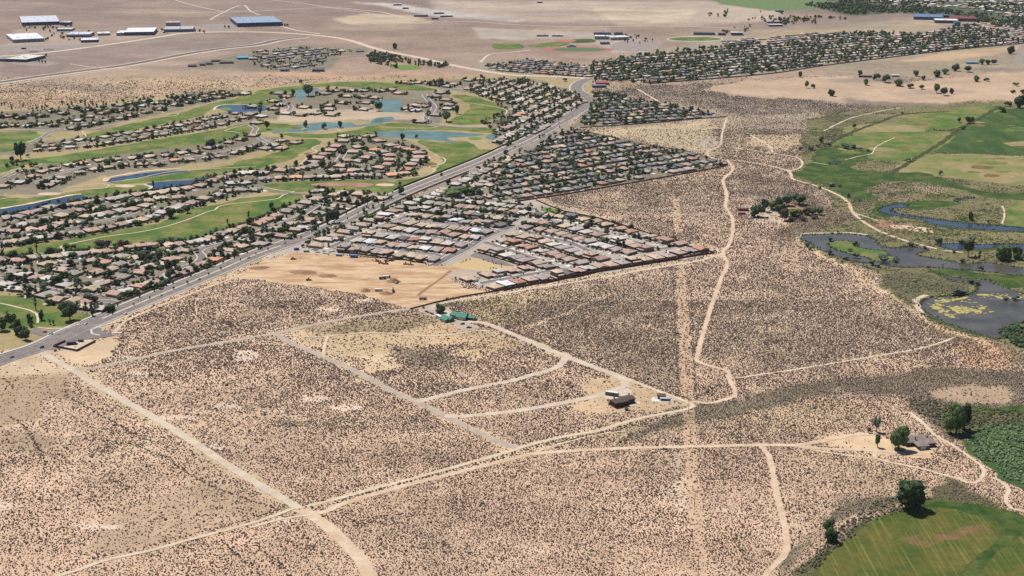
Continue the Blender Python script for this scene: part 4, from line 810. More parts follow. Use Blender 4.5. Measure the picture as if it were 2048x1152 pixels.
row('C5', 'the fifth diagonal row', [(1067,443),(1088,445),(1110,447),(1131,451),(1153,457),(1173,463),(1196,468),(1219,474),(1237,480),(1257,485),(1274,491),(1292,497)], 1)
row('C6', 'the diagonal sagebrush edge row', [(1075,428),(1097,431),(1118,432),(1142,433),(1165,438),(1187,443),(1210,448),(1237,457),(1261,462),(1279,468),(1298,472),(1318,477),(1334,482),(1356,487)], -1)
row('W1', 'the long fairway row', [(3,518),(35,520),(60,515),(88,514),(112,512),(137,508),(164,507),(190,505),(212,502),(238,499),(260,497),(283,494),(305,492),(339,490),(359,487),(387,484),(406,480),(422,475),(441,467),(465,461),(487,454),(519,446),(537,438),(553,431),(573,421),(592,413),(611,404),(632,397)], -1, PW, 18, 19)
W2 = [(19,536),(28,543),(96,527),(121,532),(127,539),(148,545),(187,520),(211,523),(236,529),(242,512),(269,515),(294,511),(195,543),(223,537),(277,542),(295,533),(245,552),(72,554),(44,548),(97,555),(114,563),(133,569),(152,574),(180,577),(221,560),(199,567),(9,568),(29,576),(49,578),(65,583),(94,589),(118,597),(145,601),(168,604),(171,612),(199,615),(229,586),(257,580),(277,571),(300,567),
      (312,508),(353,502),(370,500),(344,517),(326,527),(308,530),(290,534),(272,527),(282,544),(447,508),(444,497),(429,518),(412,524),(395,529),(380,537),(368,545),(347,548),(333,553),(314,561),(302,568),(526,468),(493,479),(521,487),(506,480),(547,458),(547,468),(568,471),(550,456),(587,447),(607,443),(622,438),(640,425),(657,419),(664,410),(686,399),(670,389),(688,385),(633,381),(648,381),(674,413),(704,400),(716,403),(748,390),(760,396),(717,387),(735,392),(480,492),(463,500),(590,458),(610,455)]
row('M4', 'the row above the long fairway', [(12,484),(31,482),(50,478),(77,475),(97,472),(117,466),(153,465),(183,459),(214,454),(239,448),(264,443),(285,438),(304,432),(325,424),(345,417),(362,411),(385,405),(410,396),(437,389)], 1, PW, 18, 19)
row('M3', 'the second row over the fairway', [(6,460),(27,462),(63,459),(86,457),(105,452),(122,446),(142,443),(156,444),(174,432),(199,429),(217,425),(242,420),(266,417),(290,410)], -1, PW, 18, 19)
row('M2', 'the row behind the blue canal row', [(27,454),(49,448),(71,443),(94,438),(125,430),(162,420),(181,420),(199,416),(236,412),(254,409),(270,403),(295,401),(322,396),(357,394)], 1, PW, 18, 19)
row('M1', 'the blue canal row', [(15,434),(37,432),(56,425),(81,420),(100,413),(130,410),(155,407),(177,403),(195,400),(226,397),(248,392),(276,388),(300,386),(325,383),(347,379),(375,375),(400,370),(425,360),(445,354),(465,348),(487,345),(507,344),(527,345)], -1, PW, 18, 19)
row('M5', 'the row below the brown garden bank', [(530,357),(562,355),(592,354),(620,354),(647,353),(672,353),(697,350),(724,350),(750,350),(785,349),(809,346)], 1, PH, 18, 19)
row('M6', 'the row facing the brown garden bank', [(455,381),(482,379),(467,366),(490,365),(507,378),(562,340),(587,338),(610,335),(627,330)], -1, PW, 18, 19)
row('P1', 'the row north of the canal street', [(85,342),(110,337),(140,329),(165,325),(200,320),(232,318),(267,315),(300,312),(332,310),(365,305),(395,303),(417,295),(437,292),(457,284),(480,278),(505,270)], -1, PW, 16, 15)
row('P2', 'the row south of the canal street', [(40,364),(67,352),(160,344),(190,338),(215,334),(247,329),(285,328),(315,327),(350,320),(380,319),(415,315),(440,312),(470,305),(487,299),(507,293),(562,281),(590,285)], 1, PW, 16, 15)
row('P3', 'the tan lot corner group', [(7,372),(22,363),(95,370),(110,364),(125,355)], 1, PW, 16, 15)
row('N1', 'the upper of two long fairway rows', [(470,226),(447,232),(430,235),(410,238),(395,243),(375,246),(358,250),(338,253),(320,255),(300,260),(278,263),(255,266),(235,270),(210,273),(185,278),(160,279),(135,285),(110,290),(85,292)], -1, PW, 15, 14)
row('N2', 'the lower of two long fairway rows', [(487,235),(465,240),(443,248),(418,252),(398,257),(370,260),(350,263),(328,268),(308,270),(285,275),(265,279),(240,282),(220,285),(197,289),(175,291),(140,294),(107,297),(75,299)], 1, PW, 15, 14)
row('T1', 'the far left cluster front', [(145,256),(170,250),(190,246),(212,240),(240,236),(260,231),(290,224),(320,218),(350,209),(378,204),(404,200),(420,196),(440,194),(458,190)], 1, PW, 15, 14)
row('T2', 'the far left cluster middle', [(5,252),(30,250),(55,251),(80,248),(105,250),(130,243),(155,240),(180,232),(205,226),(235,222),(262,218),(285,211),(310,206),(330,205),(360,200),(385,195),(410,192),(430,187),(450,185)], -1, PW, 15, 14)
row('T3', 'the far left cluster back', [(12,232),(40,235),(62,228),(82,231),(105,222),(125,226),(150,215),(172,220),(195,218),(216,222),(240,210),(265,205),(290,202),(345,193),(370,192)], 1, PW, 15, 14)
row('H1', 'the pink roofed ring', [(627,324),(637,315),(650,308),(662,300),(672,292),(687,281),(690,272),(712,277),(737,272),(757,281),(782,290),(800,295),(817,299),(835,305),(838,314),(834,321),(822,328),(812,338)], 1, PH, 18, 19)
row('H2', 'the inner ring', [(662,341),(682,340),(707,340),(732,339),(757,334),(775,328),(778,319),(780,310),(767,303),(752,299),(717,293),(705,303),(697,320),(717,321),(732,314),(680,331)], -1, PH, 18, 19)
ISL = [(557,186),(572,193),(547,202),(562,209),(547,217),(522,232),(572,226),(600,229),(607,214),(632,226),(662,229),(650,187),(670,181),(660,210),(657,218),(687,205),(695,192),(702,181),(727,181),(725,193),(750,195),(732,205),(727,218),(762,181),(782,179),(797,186),(830,210),(847,212),(832,220),(815,216),(882,185),(870,192),(890,199),(897,209),(895,217),(870,229),(842,243),(807,164),(822,166),(835,165),(857,166),(870,169),(882,168),(895,172),(907,168),(937,160),(957,158),(982,162),(1010,163),(489,187),(505,212),(500,228),(515,245),(545,290),(562,296),(530,296)]
tint_main = math.atan2((P(742,415) - P(375,567)).y, (P(742,415) - P(375,567)).x)
def foot(px, py): return P(px, py + 2.6 * scale_at(py) * .95)
HOUSES = []                                                 # dict per house
for key, phrase, pts, side, pal, w, d in R:
    g = [foot(*p) for p in pts]
    order = sorted(range(len(g)), key=lambda i: pts[i][0])
    for i, p in enumerate(g):
        a = g[max(i - 1, 0)]; c = g[min(i + 1, len(g) - 1)]; t = (c - a).normalized(); nrm = Vector((-t.y, t.x, 0))
        if (nrm.y > 0) != (side > 0): nrm = -nrm
        sp = min([(g[j] - p).length for j in (i - 1, i + 1) if 0 <= j < len(g)] or [18])
        ww = min(w * random.uniform(.94, 1.06), max(9.5, sp * (.84 if key[0] in 'ABCS' else .92))); dd = d * random.uniform(.9, 1.08)
        if key in ('H1', 'H2', 'M6', 'P3', 'S2'): ww = max(ww, 12)
        HOUSES.append(dict(p=p, yaw=math.atan2(nrm.y, nrm.x) + math.pi / 2 + random.uniform(-.03, .03), w=ww, d=dd, roof=pick_roof(pal), key=key, phrase=phrase, rank=order.index(i), n=len(g), px=pts[i]))
def scattered(pts, pal, phrase, key):
    for i, q_ in enumerate(pts):
        p = foot(*q_); others = sorted((Vector(foot(*o)) - p).length for o in pts if o != q_)
        HOUSES.append(dict(p=p, yaw=tint_main + random.choice([0, math.pi / 2, math.pi, -math.pi / 2]) + random.uniform(-.15, .15), w=min(18, max(12, others[0] * .86)), d=19, roof=pick_roof(pal), key=key, phrase=phrase, rank=None, n=0, px=q_))
scattered(W2, PW, 'the roadside golf neighbourhood', 'W2'); scattered(ISL, PW, 'the lake island', 'ISL')
for h in HOUSES:
    h['p'].z = 0; h['dist'] = h['p'].length; h['two'] = random.random() < (.18 if h['key'][0] in 'AC' else .05); h['v'] = random.randrange(6)
    h['wall'] = random.choice(WALLS); h['place'] = None
# phrases that single each one out
for h in HOUSES:
    if h['rank'] is not None:
        r, n_ = h['rank'], h['n']
        pos = f"{ORD[r]} from the left" if r <= n_ // 2 else (f"{ORD[n_ - 1 - r]} from the right" if r < n_ - 1 else 'last at the right')
        h['place'] = f"{pos} in {h['phrase']}"
W2H = [h for h in HOUSES if h['key'] == 'W2']
W1H = {h['rank']: h for h in HOUSES if h['key'] == 'W1'}
# the scattered ones: named by the nearest house of the fairway row and how far from the main road they stand
W2H.sort(key=lambda h: h['px'][0])
cols = {}
for h in W2H:
    k = min(W1H.values(), key=lambda q_: abs(q_['px'][0] - h['px'][0])); cols.setdefault(k['rank'], []).append(h)
for rk, hs in cols.items():
    hs.sort(key=lambda h: h['px'][1])
    for i, h in enumerate(hs): h['place'] = f"{ORD[i]} below the {ORD[rk]} fairway-row house from the left"
near = sorted([h for h in HOUSES if h['key'] != 'ISL'], key=lambda h: h['dist'])[:296]
NEAR = set(id(h) for h in near)

def house_meshes(v, w, d, two):
    """Origin at the middle of the plan, front towards -Y."""
    hh = 5.3 if two else 2.8; gw = w * .46; sx = 1 if v % 2 else -1; wl = MB(); rf = MB(); oh = .5; pr = .31
    x0, x1, y0, y1 = -w / 2, w / 2, -d / 2 + 3.2, d / 2
    if two:                                                  # two storeys over part, a low garage wing
        wl.box(x0, x1, y0, y1 - 3.5, 0, hh); rf.hip(x0 - oh, x1 + oh, y0 - oh, y1 - 3.5 + oh, hh, pr * (w + 1) / 2)
        wl.box(x0 + 1, x1 - 1, y1 - 3.5, y1, 0, 2.7); rf.hip(x0 + .6, x1 - .6, y1 - 3.4, y1 + oh, 2.7, 1.0)
    elif v in (0, 3): wl.box(x0, x1, y0, y1, 0, hh); rf.hip(x0 - oh, x1 + oh, y0 - oh, y1 + oh, hh, pr * (min(w, d) + 1) / 2)
    elif v in (1, 4):
        wl.box(x0, x1, y0, y1 - 4, 0, hh); rf.hip(x0 - oh, x1 + oh, y0 - oh, y1 - 4 + oh, hh, pr * (min(w, d) + 1) / 2)
        xa, xb = (x0, x0 + w * .6) if sx < 0 else (x1 - w * .6, x1); wl.box(xa, xb, y1 - 4, y1, 0, hh); rf.hip(xa - oh, xb + oh, y1 - 8, y1 + oh, hh, pr * w * .3)
    else:
        wl.box(x0, x1, y0, y1, 0, hh); rf.hip(x0 - oh, x1 + oh, y0 - oh, y1 + oh, hh, pr * (w + 1) / 2, gable=v == 5)
    ga, gb = (x0, x0 + gw) if sx > 0 else (x1 - gw, x1)
    wl.box(ga, gb, -d / 2, y0 + .01, 0, 2.7); rf.hip(ga - oh, gb + oh, -d / 2 - oh, y0 + 4, 2.7, pr * gw / 2, gable=v == 2)
    if v in (0, 2, 5): rf.box(-sx * 1.5 - .9, -sx * 1.5 + .9, y1 - 5.2, y1 - 4.4, hh, hh + 2.2)    # flue
    out = {'wall': wl, 'roof': rf}
    m_ = MB(); gc = (ga + gb) / 2; m_.box(gc - 2.4, gc + 2.4, -d / 2 - .06, -d / 2 + .05, .02, 2.2); out['garage_door'] = m_
    m_ = MB(); dx = -sx * -1 * 0; cx = (gb + 1.1) if sx > 0 else (ga - 1.1); m_.box(cx - .5, cx + .5, y0 - .06, y0 + .05, .02, 2.1); out['front_door'] = m_
    m_ = MB(); cx2 = (gb + w - gw - .2 + x0 + 0) if False else ((gb + x1) / 2 + .9 if sx > 0 else (ga + x0) / 2 - .9); m_.box(cx2 - .9, cx2 + .9, y0 - .05, y0 + .05, .9, 2.2); out['window'] = m_
    m_ = MB(); m_.box(x1 - .05, x1 + .05, -1.2, .6, .9, 2.1); out['window_b'] = m_
    m_ = MB(); yb = y1 if not v in (1, 4) or two else y1 - 4; m_.box(x0 * .25 * sx - 1.2 + 0, x0 * .25 * sx + 1.2, y1 - .05, y1 + .05, .2, 2.2); out['window_c'] = m_
    if two:
        m_ = MB(); m_.box(-1.4, 1.4, y0 - .05, y0 + .05, 3.6, 4.8); out['window_d'] = m_
    return out
PM = {'wall': 'wall', 'roof': 'roof', 'garage_door': 'garage', 'front_door': 'door', 'window': 'glass'}
_cache = {}
def build_house(h, label, cat='house', group='houses in the desert subdivisions', name='house'):
    w = round(h['w']); d = round(h['d']); k = (h['v'], w, d, h['two'])
    if k not in _cache: _cache[k] = {nm: m_.mesh(nm, M[PM[nm.split('_')[0] if nm.startswith('window') else nm]]) for nm, m_ in house_meshes(h['v'], w, d, h['two']).items()}
    t = empty(name, h['p'], h['yaw'], label=label, category=cat, group=group)
    for nm, me in _cache[k].items():
        o = link('window' if nm.startswith('window') else nm, me, t)
        if nm == 'roof': o.color = (*h_roof(h), 1)
        elif nm == 'wall': o.color = (*h['wall'], 1)
    return t
def h_roof(h):
    c = ROOFS[h['roof']]; r = random.Random(int(h['p'].x * 7 + h['p'].y * 13)); k = r.uniform(1.25, 1.75); return tuple(min(.8, x * k * r.uniform(.97, 1.03)) for x in c)
for h in near: build_house(h, f"{h['roof']} roofed house, {h['place']}")
# the smaller, farther houses: joined
far_v = []; far_f = []; far_c = []
def far_house(p, yaw, w, d, hgt, rc, wc, gable=False):
    c, s_ = math.cos(yaw), math.sin(yaw)
    for kind, col in ((0, wc), (1, rc)):
        mb = MB()
        if kind == 0: mb.box(-w / 2, w / 2, -d / 2, d / 2, 0, hgt)
        else:
            mb.hip(-w / 2 - .5, w / 2 + .5, -d / 2 - .5, d / 2 + .5, hgt, .34 * min(w, d) / 2 + .2, gable); mb.hip(-w / 2 - .5, 0, -d / 2 - 4.5, 2, hgt - .1, .34 * w / 4)
        if kind == 0: mb.box(-w / 2, -.5, -d / 2 - 4, -d / 2 + .1, 0, hgt - .15)
        k = len(far_v)
        for x, y, z in mb.v: far_v.append((p.x + x * c - y * s_, p.y + x * s_ + y * c, z))
        for f in mb.f: far_f.append(tuple(i + k for i in f)); far_c.extend([(*col, 1)] * len(f))
for h in HOUSES:
    if id(h) not in NEAR: far_house(h['p'], h['yaw'], h['w'], h['d'] - 3, 2.9, h_roof(h), h['wall'])
FILL = []
def inside(p, poly):
    x, y = p; r = False; n = len(poly)
    for i in range(n):
        (xa, ya), (xb, yb) = poly[i], poly[(i + 1) % n]
        if (ya > y) != (yb > y) and x < (xb - xa) * (y - ya) / (yb - ya) + xa: r = not r
    return r
def fill(poly, d0, d1, pal, pitch=19, rowgap=33, drop=.08, w=14, hgt=2.9):
    g = [P(*p) for p in poly]; gp = [(p.x, p.y) for p in g]; t = (P(*d1) - P(*d0)).normalized(); nrm = Vector((-t.y, t.x, 0)); o = P(*d0)
    R_ = int(max((q_ - o).length for q_ in g) / pitch) + 2; m = 0
    for j in range(-R_, R_):
        for i in range(-R_, R_):
            p = o + t * (i * pitch + (j % 3) * 5 + random.uniform(-2, 2)) + nrm * (j * rowgap + random.uniform(-2.5, 2.5))
            if inside((p.x, p.y), gp) and random.random() > drop:
                yaw = math.atan2(nrm.y, nrm.x) + math.pi / 2 + (math.pi if j % 2 else 0) + random.uniform(-.06, .06); r_ = pick_roof(pal); hh = dict(p=p, roof=r_)
                far_house(p, yaw, w * random.uniform(.85, 1.1), 13 * random.uniform(.85, 1.15), hgt, h_roof(hh), random.choice(WALLS)); FILL.append((p, yaw))
fill([(948,398),(965,372),(1000,345),(1060,302),(1140,262),(1200,272),(1290,293),(1370,306),(1448,330),(1300,354),(1150,380),(1035,399)], (1035,397), (1440,331), PN, 18, 31)
fill([(1160,250),(1182,218),(1195,190),(1280,204),(1380,220),(1436,232),(1300,246)], (1160,252), (1430,234), PN, 19, 32)
fill([(1000,262),(1030,225),(1025,212),(960,192),(930,178),(1000,162),(1060,162),(1150,188),(1170,204),(1140,228),(1080,262),(1010,292),(992,285)], (1000,300), (1140,232), PW, 19, 32)
fill([(966,130),(1060,120),(1180,135),(1180,155),(1100,151),(1000,142)], (1000,142), (1180,154), PN, 19, 34)
fill([(1190,150),(1180,130),(1270,110),(1400,100),(1500,90),(1560,92),(1640,74),(1720,66),(1760,72),(1850,66),(1935,50),(2060,76),(2100,80),(1800,111),(1640,130),(1540,145),(1400,157),(1300,165),(1200,160)], (1300,165), (1640,130), {**PN, 'pale': 20, 'rosy': 14}, 20, 38, .12)
fill([(1540,76),(1640,66),(1720,64),(1760,68),(1640,84),(1540,88)], (1540,84), (1720,66), PN, 20, 34)
fill([(1940,50),(2000,44),(2100,56),(2100,84),(2020,84)], (1940,50), (2048,66), PW, 22, 34, .1)
fill([(506,104),(590,96),(660,98),(735,102),(690,110),(655,116),(642,134),(560,142),(506,132)], (506,130), (650,112), {'charcoal': 20, 'slate': 20, 'grey': 30, 'pale': 10}, 30, 40, .3, 18)
fill([(1640,-10),(2250,-20),(2250,50),(2060,44),(1960,20),(1800,12)], (1700,10), (2048,20), {**PW, 'pale': 60, 'silvery': 30}, 30, 52, .35, 22)
fill([(1450,84),(1500,76),(1540,78),(1520,90),(1450,92)], (1450,88), (1540,82), PN, 22, 34)
fill([(848,402),(885,376),(960,338),(1010,312),(1062,290),(1010,336),(970,366),(945,396)], (860,398), (1000,330), PW, 20, 30)
fill_trees0 = [(840,402),(885,374),(960,334),(1010,308),(1062,286),(1010,336),(970,366),(945,398)]
M['farhouse'] = bpy.data.materials.new('far_house'); M['farhouse'].use_nodes = True; _a = M['farhouse'].node_tree.nodes.new('ShaderNodeAttribute'); _a.attribute_name = 'Col'; M['farhouse'].node_tree.links.new(_a.outputs['Color'], M['farhouse'].node_tree.nodes['Principled BSDF'].inputs['Base Color']); M['farhouse'].node_tree.nodes['Principled BSDF'].inputs['Roughness'].default_value = .9
me = bpy.data.meshes.new('distant_houses'); me.from_pydata(far_v, [], far_f); me.materials.append(M['farhouse']); ca = me.attributes.new('Col', 'FLOAT_COLOR', 'CORNER'); ca.data.foreach_set('color', np.array(far_c, np.float32).ravel())
link('distant_houses', me, kind='stuff')
# driveways, patios and walks
mb = MB()
allh = [(h['p'], h['yaw'], h['w'], h['d'], h['v']) for h in HOUSES] + [(p, y, 14, 16, random.randrange(6)) for p, y in FILL]
for p, yaw, w, d, v in allh:
    c, s_ = math.cos(yaw), math.sin(yaw); sx = 1 if v % 2 else -1; gc = sx * (-w / 2 + w * .23); L = random.uniform(6, 7.5); zz = .14 + random.random() * .02
    rects = [(gc - 3.6, gc + 3.6, -d / 2 - L - 1.5, -d / 2)]
    if random.random() < .5: rects.append((-w * .3, w * .2, d / 2, d / 2 + random.uniform(2.5, 4)))
    rects.append((gc + sx * 2.9, gc + sx * 4.2, -d / 2 - 2.5, -d / 2 + 3.2) if sx > 0 else (gc - 4.2, gc - 2.9, -d / 2 - 2.5, -d / 2 + 3.2))
    for x0, x1, y0, y1 in rects:
        zz += .004; mb.add([(p.x + x * c - y * s_, p.y + x * s_ + y * c, zz) for x, y in ((x0, y0), (x1, y0), (x1, y1), (x0, y1))], [(0, 1, 2, 3)])
link('driveways', mb.mesh('driveways', M['pale']), kind='stuff')
# small front lawns and gravel yards
for nm, m_, pr_ in (('front_lawns', 'turf', .22), ('gravel_yards', 'dirt_light', .35)):
    mb = MB()
    for p, yaw, w, d, v in allh:
        if random.random() > pr_: continue
        c, s_ = math.cos(yaw), math.sin(yaw); sx = 1 if v % 2 else -1; xa = -sx * w * .02; xb = sx * w * .48; x0, x1 = min(xa, xb) + (3.5 if sx > 0 else 0), max(xa, xb); y0, y1 = (-d / 2 - 5, -d / 2 + 2) if random.random() < .6 else (d / 2 + 4, d / 2 + 9); zz = (.105 if nm == 'front_lawns' else .115) + random.random() * .005
        mb.add([(p.x + x * c - y * s_, p.y + x * s_ + y * c, zz) for x, y in ((x0, y0), (x1, y0), (x1, y1), (x0, y1))], [(0, 1, 2, 3)])
    link(nm, mb.mesh(nm, M[m_]), kind='stuff')
# brown board fences between the back yards
for key in ('A1','A2','A4','A6','A8','B1','C1','C2','C4','C6'):
    hs = sorted([h for h in HOUSES if h['key'] == key], key=lambda h: h['rank']); t = empty('yard_fence', hs[0]['p'], 0, label=f"brown yard fence behind {hs[0]['phrase']}", category='fence', group='back yard fences'); mb = MB(); org = hs[0]['p']
    back = []
    for h in hs:
        b_ = Vector((-math.sin(h['yaw']), math.cos(h['yaw']), 0)); back.append(h['p'] + b_ * (h['d'] / 2 + 7.5))
    for i in range(len(hs) - 1):
        mid = (hs[i]['p'] + hs[i + 1]['p']) / 2; mb_ = (back[i] + back[i + 1]) / 2
        for a, c_ in ((mid, mb_), (back[i], back[i + 1])):
            dv = (c_ - a); nn_ = Vector((-dv.y, dv.x, 0)).normalized() * .06; a_, c2 = a - org, c_ - org
            mb.add([(a_.x + nn_.x, a_.y + nn_.y, 0), (c2.x + nn_.x, c2.y + nn_.y, 0), (c2.x - nn_.x, c2.y - nn_.y, 0), (a_.x - nn_.x, a_.y - nn_.y, 0), (a_.x + nn_.x, a_.y + nn_.y, 1.8), (c2.x + nn_.x, c2.y + nn_.y, 1.8), (c2.x - nn_.x, c2.y - nn_.y, 1.8), (a_.x - nn_.x, a_.y - nn_.y, 1.8)], [(0, 1, 5, 4), (2, 3, 7, 6), (4, 5, 6, 7), (3, 0, 4, 7), (1, 2, 6, 5)])
    link('fence_boards', mb.mesh('fence_boards', M['fence_dark']), t)
# long boundary walls
W_ = wall_line
W_('boundary_wall', [(985,584),(1060,571),(1160,551),(1260,533),(1360,517),(1428,507)], 'wall_brown', 2.2, label='long brown block wall between the tract houses and the open sagebrush', group='boundary walls')
W_('boundary_wall', [(1428,506),(1370,492),(1280,462),(1200,438),(1130,424),(1072,401)], 'wall_brown', 2.0, label='brown wall along the upper diagonal edge of the triangular tract', group='boundary walls')
W_('boundary_wall', [(820,619),(870,606),(925,594),(985,584)], 'wall_brown', 1.6, label='dark low wall between the graded earth and the gravel lane', group='boundary walls')
W_('boundary_wall', [(1030,404),(1120,391),(1220,374),(1330,355),(1452,333)], 'wall_brown', 2.0, label='dark wall along the bottom of the grey roofed middle tract', group='boundary walls')
W_('boundary_wall', [(1140,258),(1200,270),(1290,291),(1370,302),(1452,331)], 'wall_tan', 1.8, label='tan wall along the top of the grey roofed middle tract', group='boundary walls')
W_('boundary_wall', [(1160,256),(1280,248),(1400,238),(1452,234)], 'fence_dark', 1.8, label='dark fence below the upper triangle of houses', group='boundary walls')
W_('boundary_wall', [(1300,168),(1540,148),(1640,133),(1800,113),(1900,101),(2060,86)], 'fence_dark', 2.4, label='long dark fence along the lower edge of the distant suburb', group='boundary walls')
N = normals(GMAIN)
def seg_off(pa, pb, off): return [p + n_ * off for p, n_ in zip(GMAIN, N) if P(*pa).y < p.y < P(*pb).y][::4]
W_('boundary_wall', seg_off((215,634), (560,492), 21), 'wall_tan', 2.0, px=False, label='tan roadside wall along the golf neighbourhood beside the main road', group='boundary walls')
W_('boundary_wall', seg_off((590,482), (790,395), 21), 'wall_brown', 2.0, px=False, label='brown roadside wall opposite the tract entrance', group='boundary walls')
W_('boundary_wall', seg_off((810,384), (1140,231), 20), 'wall_brown', 2.2, px=False, label='brown wall between the upper main road and the golf course', group='boundary walls')
W_('boundary_wall', seg_off((700,440), (930,335), -19), 'wall_tan', 2.0, px=False, label='tan wall on the tract side of the main road', group='boundary walls')

# ------------------------------------------------------------------ trees
def crown_mesh(name, seed, nblob=7, leaves=150, col=False, tall=1.0, leaf=.34):
    """Crown of radius about 1, centre at the origin: ragged leaf clumps round a few lumps."""
    r = random.Random(seed); mb = MB(); blobs = []
    for i in range(nblob):
        if tall > 1.5: c = Vector((r.uniform(-.25, .25), r.uniform(-.25, .25), r.uniform(-1.3, 1.3))); rad = r.uniform(.35, .55) * (1.15 - abs(c.z) * .4)
        else:
            a = r.uniform(0, 6.28); q_ = r.uniform(.15, .62); c = Vector((math.cos(a) * q_, math.sin(a) * q_, r.uniform(-.5, .5) * tall)); rad = r.uniform(.40, .60)
        blobs.append((c, rad))
    for c, rad in blobs:
        bm = bmesh.new(); bmesh.ops.create_icosphere(bm, subdivisions=2, radius=rad * .86)
        vs = [v.co * (1 + r.uniform(-.28, .24)) + c for v in bm.verts]; fs = [tuple(v.index for v in f.verts) for f in bm.faces]; bm.free(); mb.add(vs, fs)
    for i in range(leaves):
        c, rad = r.choice(blobs); d = Vector((r.gauss(0, 1), r.gauss(0, 1), r.gauss(.25, 1))).normalized(); p = c + d * rad * r.uniform(.8, 1.25)
        n_ = (d + Vector((r.gauss(0, .5), r.gauss(0, .5), r.gauss(0, .5)))).normalized(); u = n_.orthogonal().normalized(); w_ = n_.cross(u); s_ = leaf * r.uniform(.35, 1.0) * .6
        k = r.uniform(0, 6.28); u, w_ = u * math.cos(k) + w_ * math.sin(k), w_ * math.cos(k) - u * math.sin(k)
        mb.add([p - u * s_ * .8, p + w_ * s_ * .5, p + u * s_ * .8 + n_ * s_ * .3, p - w_ * s_ * .5], [(0, 1, 2, 3)])
    me = mb.mesh(name, M['leaf']); return me
CROWN = [crown_mesh('crown', i, 7, 150) for i in range(4)] + [crown_mesh('crown', 10 + i, 6, 130, tall=2.0) for i in range(2)]
BIGCROWN = [crown_mesh('crown', 30 + i, 15, 1500, leaf=.20) for i in range(2)]
tm = MB(); tm.cyl((0, 0, 0), (.03, .02, .55), .07, .045, 6); tm.cyl((.03, .02, .5), (.28, .1, .95), .04, .02, 5); tm.cyl((.03, .02, .5), (-.22, .16, .92), .04, .02, 5); tm.cyl((.03, .02, .52), (.02, -.25, .95), .035, .018, 5)
TRUNK = tm.mesh('trunk', M['bark'])
GREENS = {'dark green': (.040, .066, .030), 'mid green': (.075, .115, .042), 'yellow green': (.19, .20, .055), 'grey green': (.11, .135, .10), 'plum': (.075, .045, .05), 'olive green': (.085, .095, .045)}
def tree(p, rad, ht, colr, label, group=None, big=False, variant=None, name='tree', cat='tree', low=False):
    rr = random.Random(int(p[0] * 31 + p[1] * 17)); yaw = rr.uniform(0, 6.28)
    t = empty(name, (p[0], p[1], 0), yaw, label=label, category=cat, group=group)
    v = variant if variant is not None else rr.randrange(4)
    me = BIGCROWN[v % 2] if big else CROWN[v]; tall = not big and v >= 4
    c = link('crown', me, t); cz = ht * (.50 if low else .56); c.location = (0, 0, cz); c.scale = (rad, rad, (ht - cz) / (1.75 if tall else .95))
    g = GREENS[colr]; k = rr.uniform(.85, 1.2); c.color = (g[0] * k, g[1] * k, g[2] * k, 1)
    k_ = link('trunk', TRUNK, t); k_.scale = (max(1.5, ht * .5), max(1.5, ht * .5), ht * .62)
    return t
tree_n = 0
def T(px, py, hpx, colr, label, big=False, group=None, wide=None, variant=None, cat='tree', name='tree', low=False):
    """A tree whose foot is seen at px, py and that stands hpx photograph pixels high."""
    global tree_n; tree_n += 1
    s_ = scale_at(py); ht = hpx / s_ / .95; rad = (wide or hpx * .8) / 2 / s_; return tree(P(px, py), rad, ht, colr, label, group, big, variant, name, cat, low)
T(1820, 1017, 56, 'dark green', 'largest dark tree, alone at the top edge of the mown hay field', True, wide=60)
T(1662, 1083, 26, 'dark green', 'dark bushy tree at the left edge of the hay field, below its lighter neighbour', True, wide=28, low=True)
T(1656, 1064, 26, 'mid green', 'lighter green tree just left above the dark one at the hay field edge', True, wide=24)
T(1912, 868, 58, 'mid green', 'big tree left half of the pair beside the marsh below the tan clearing', True, wide=44)
T(1928, 860, 50, 'dark green', 'darker tree leaning on the big tree below the tan clearing', True, wide=28)
T(1797, 900, 46, 'mid green', 'large tree shading the left wall of the ranch house', True, wide=40)
T(1790, 893, 32, 'dark green', 'dark conifer tucked behind the large ranch house tree', wide=16, variant=4)
T(1755, 895, 28, 'mid green', 'rounded tree beside the drive, left of the ranch house', wide=15)
T(1753, 864, 30, 'grey green', 'taller tree above the drive, farthest up from the ranch house', wide=17)
T(1738, 866, 12, 'grey green', 'small dark bush left of the taller drive tree', wide=9, low=True)
T(882, 625, 17, 'mid green', 'round green tree at the top corner of the green roofed compound', True, wide=22, low=True)
T(847, 617, 5, 'dark green', 'small dark bush on the gravel against the low dark wall', wide=6, low=True, cat='bush', name='bush')
T(1216, 803, 6, 'dark green', 'small bush beside the left gable of the brown house', wide=5, low=True, cat='bush', name='bush')
T(1218, 809, 4, 'dark green', 'low dark bush below the small one left of the brown house', wide=5, low=True, cat='bush', name='bush')
T(1258, 790, 4, 'dark green', 'tiny bush behind the roof of the brown house', wide=4, low=True, cat='bush', name='bush')
T(1253, 820, 5, 'mid green', 'low green planting below the white patio of the brown house', wide=12, low=True, cat='bush', name='bush')
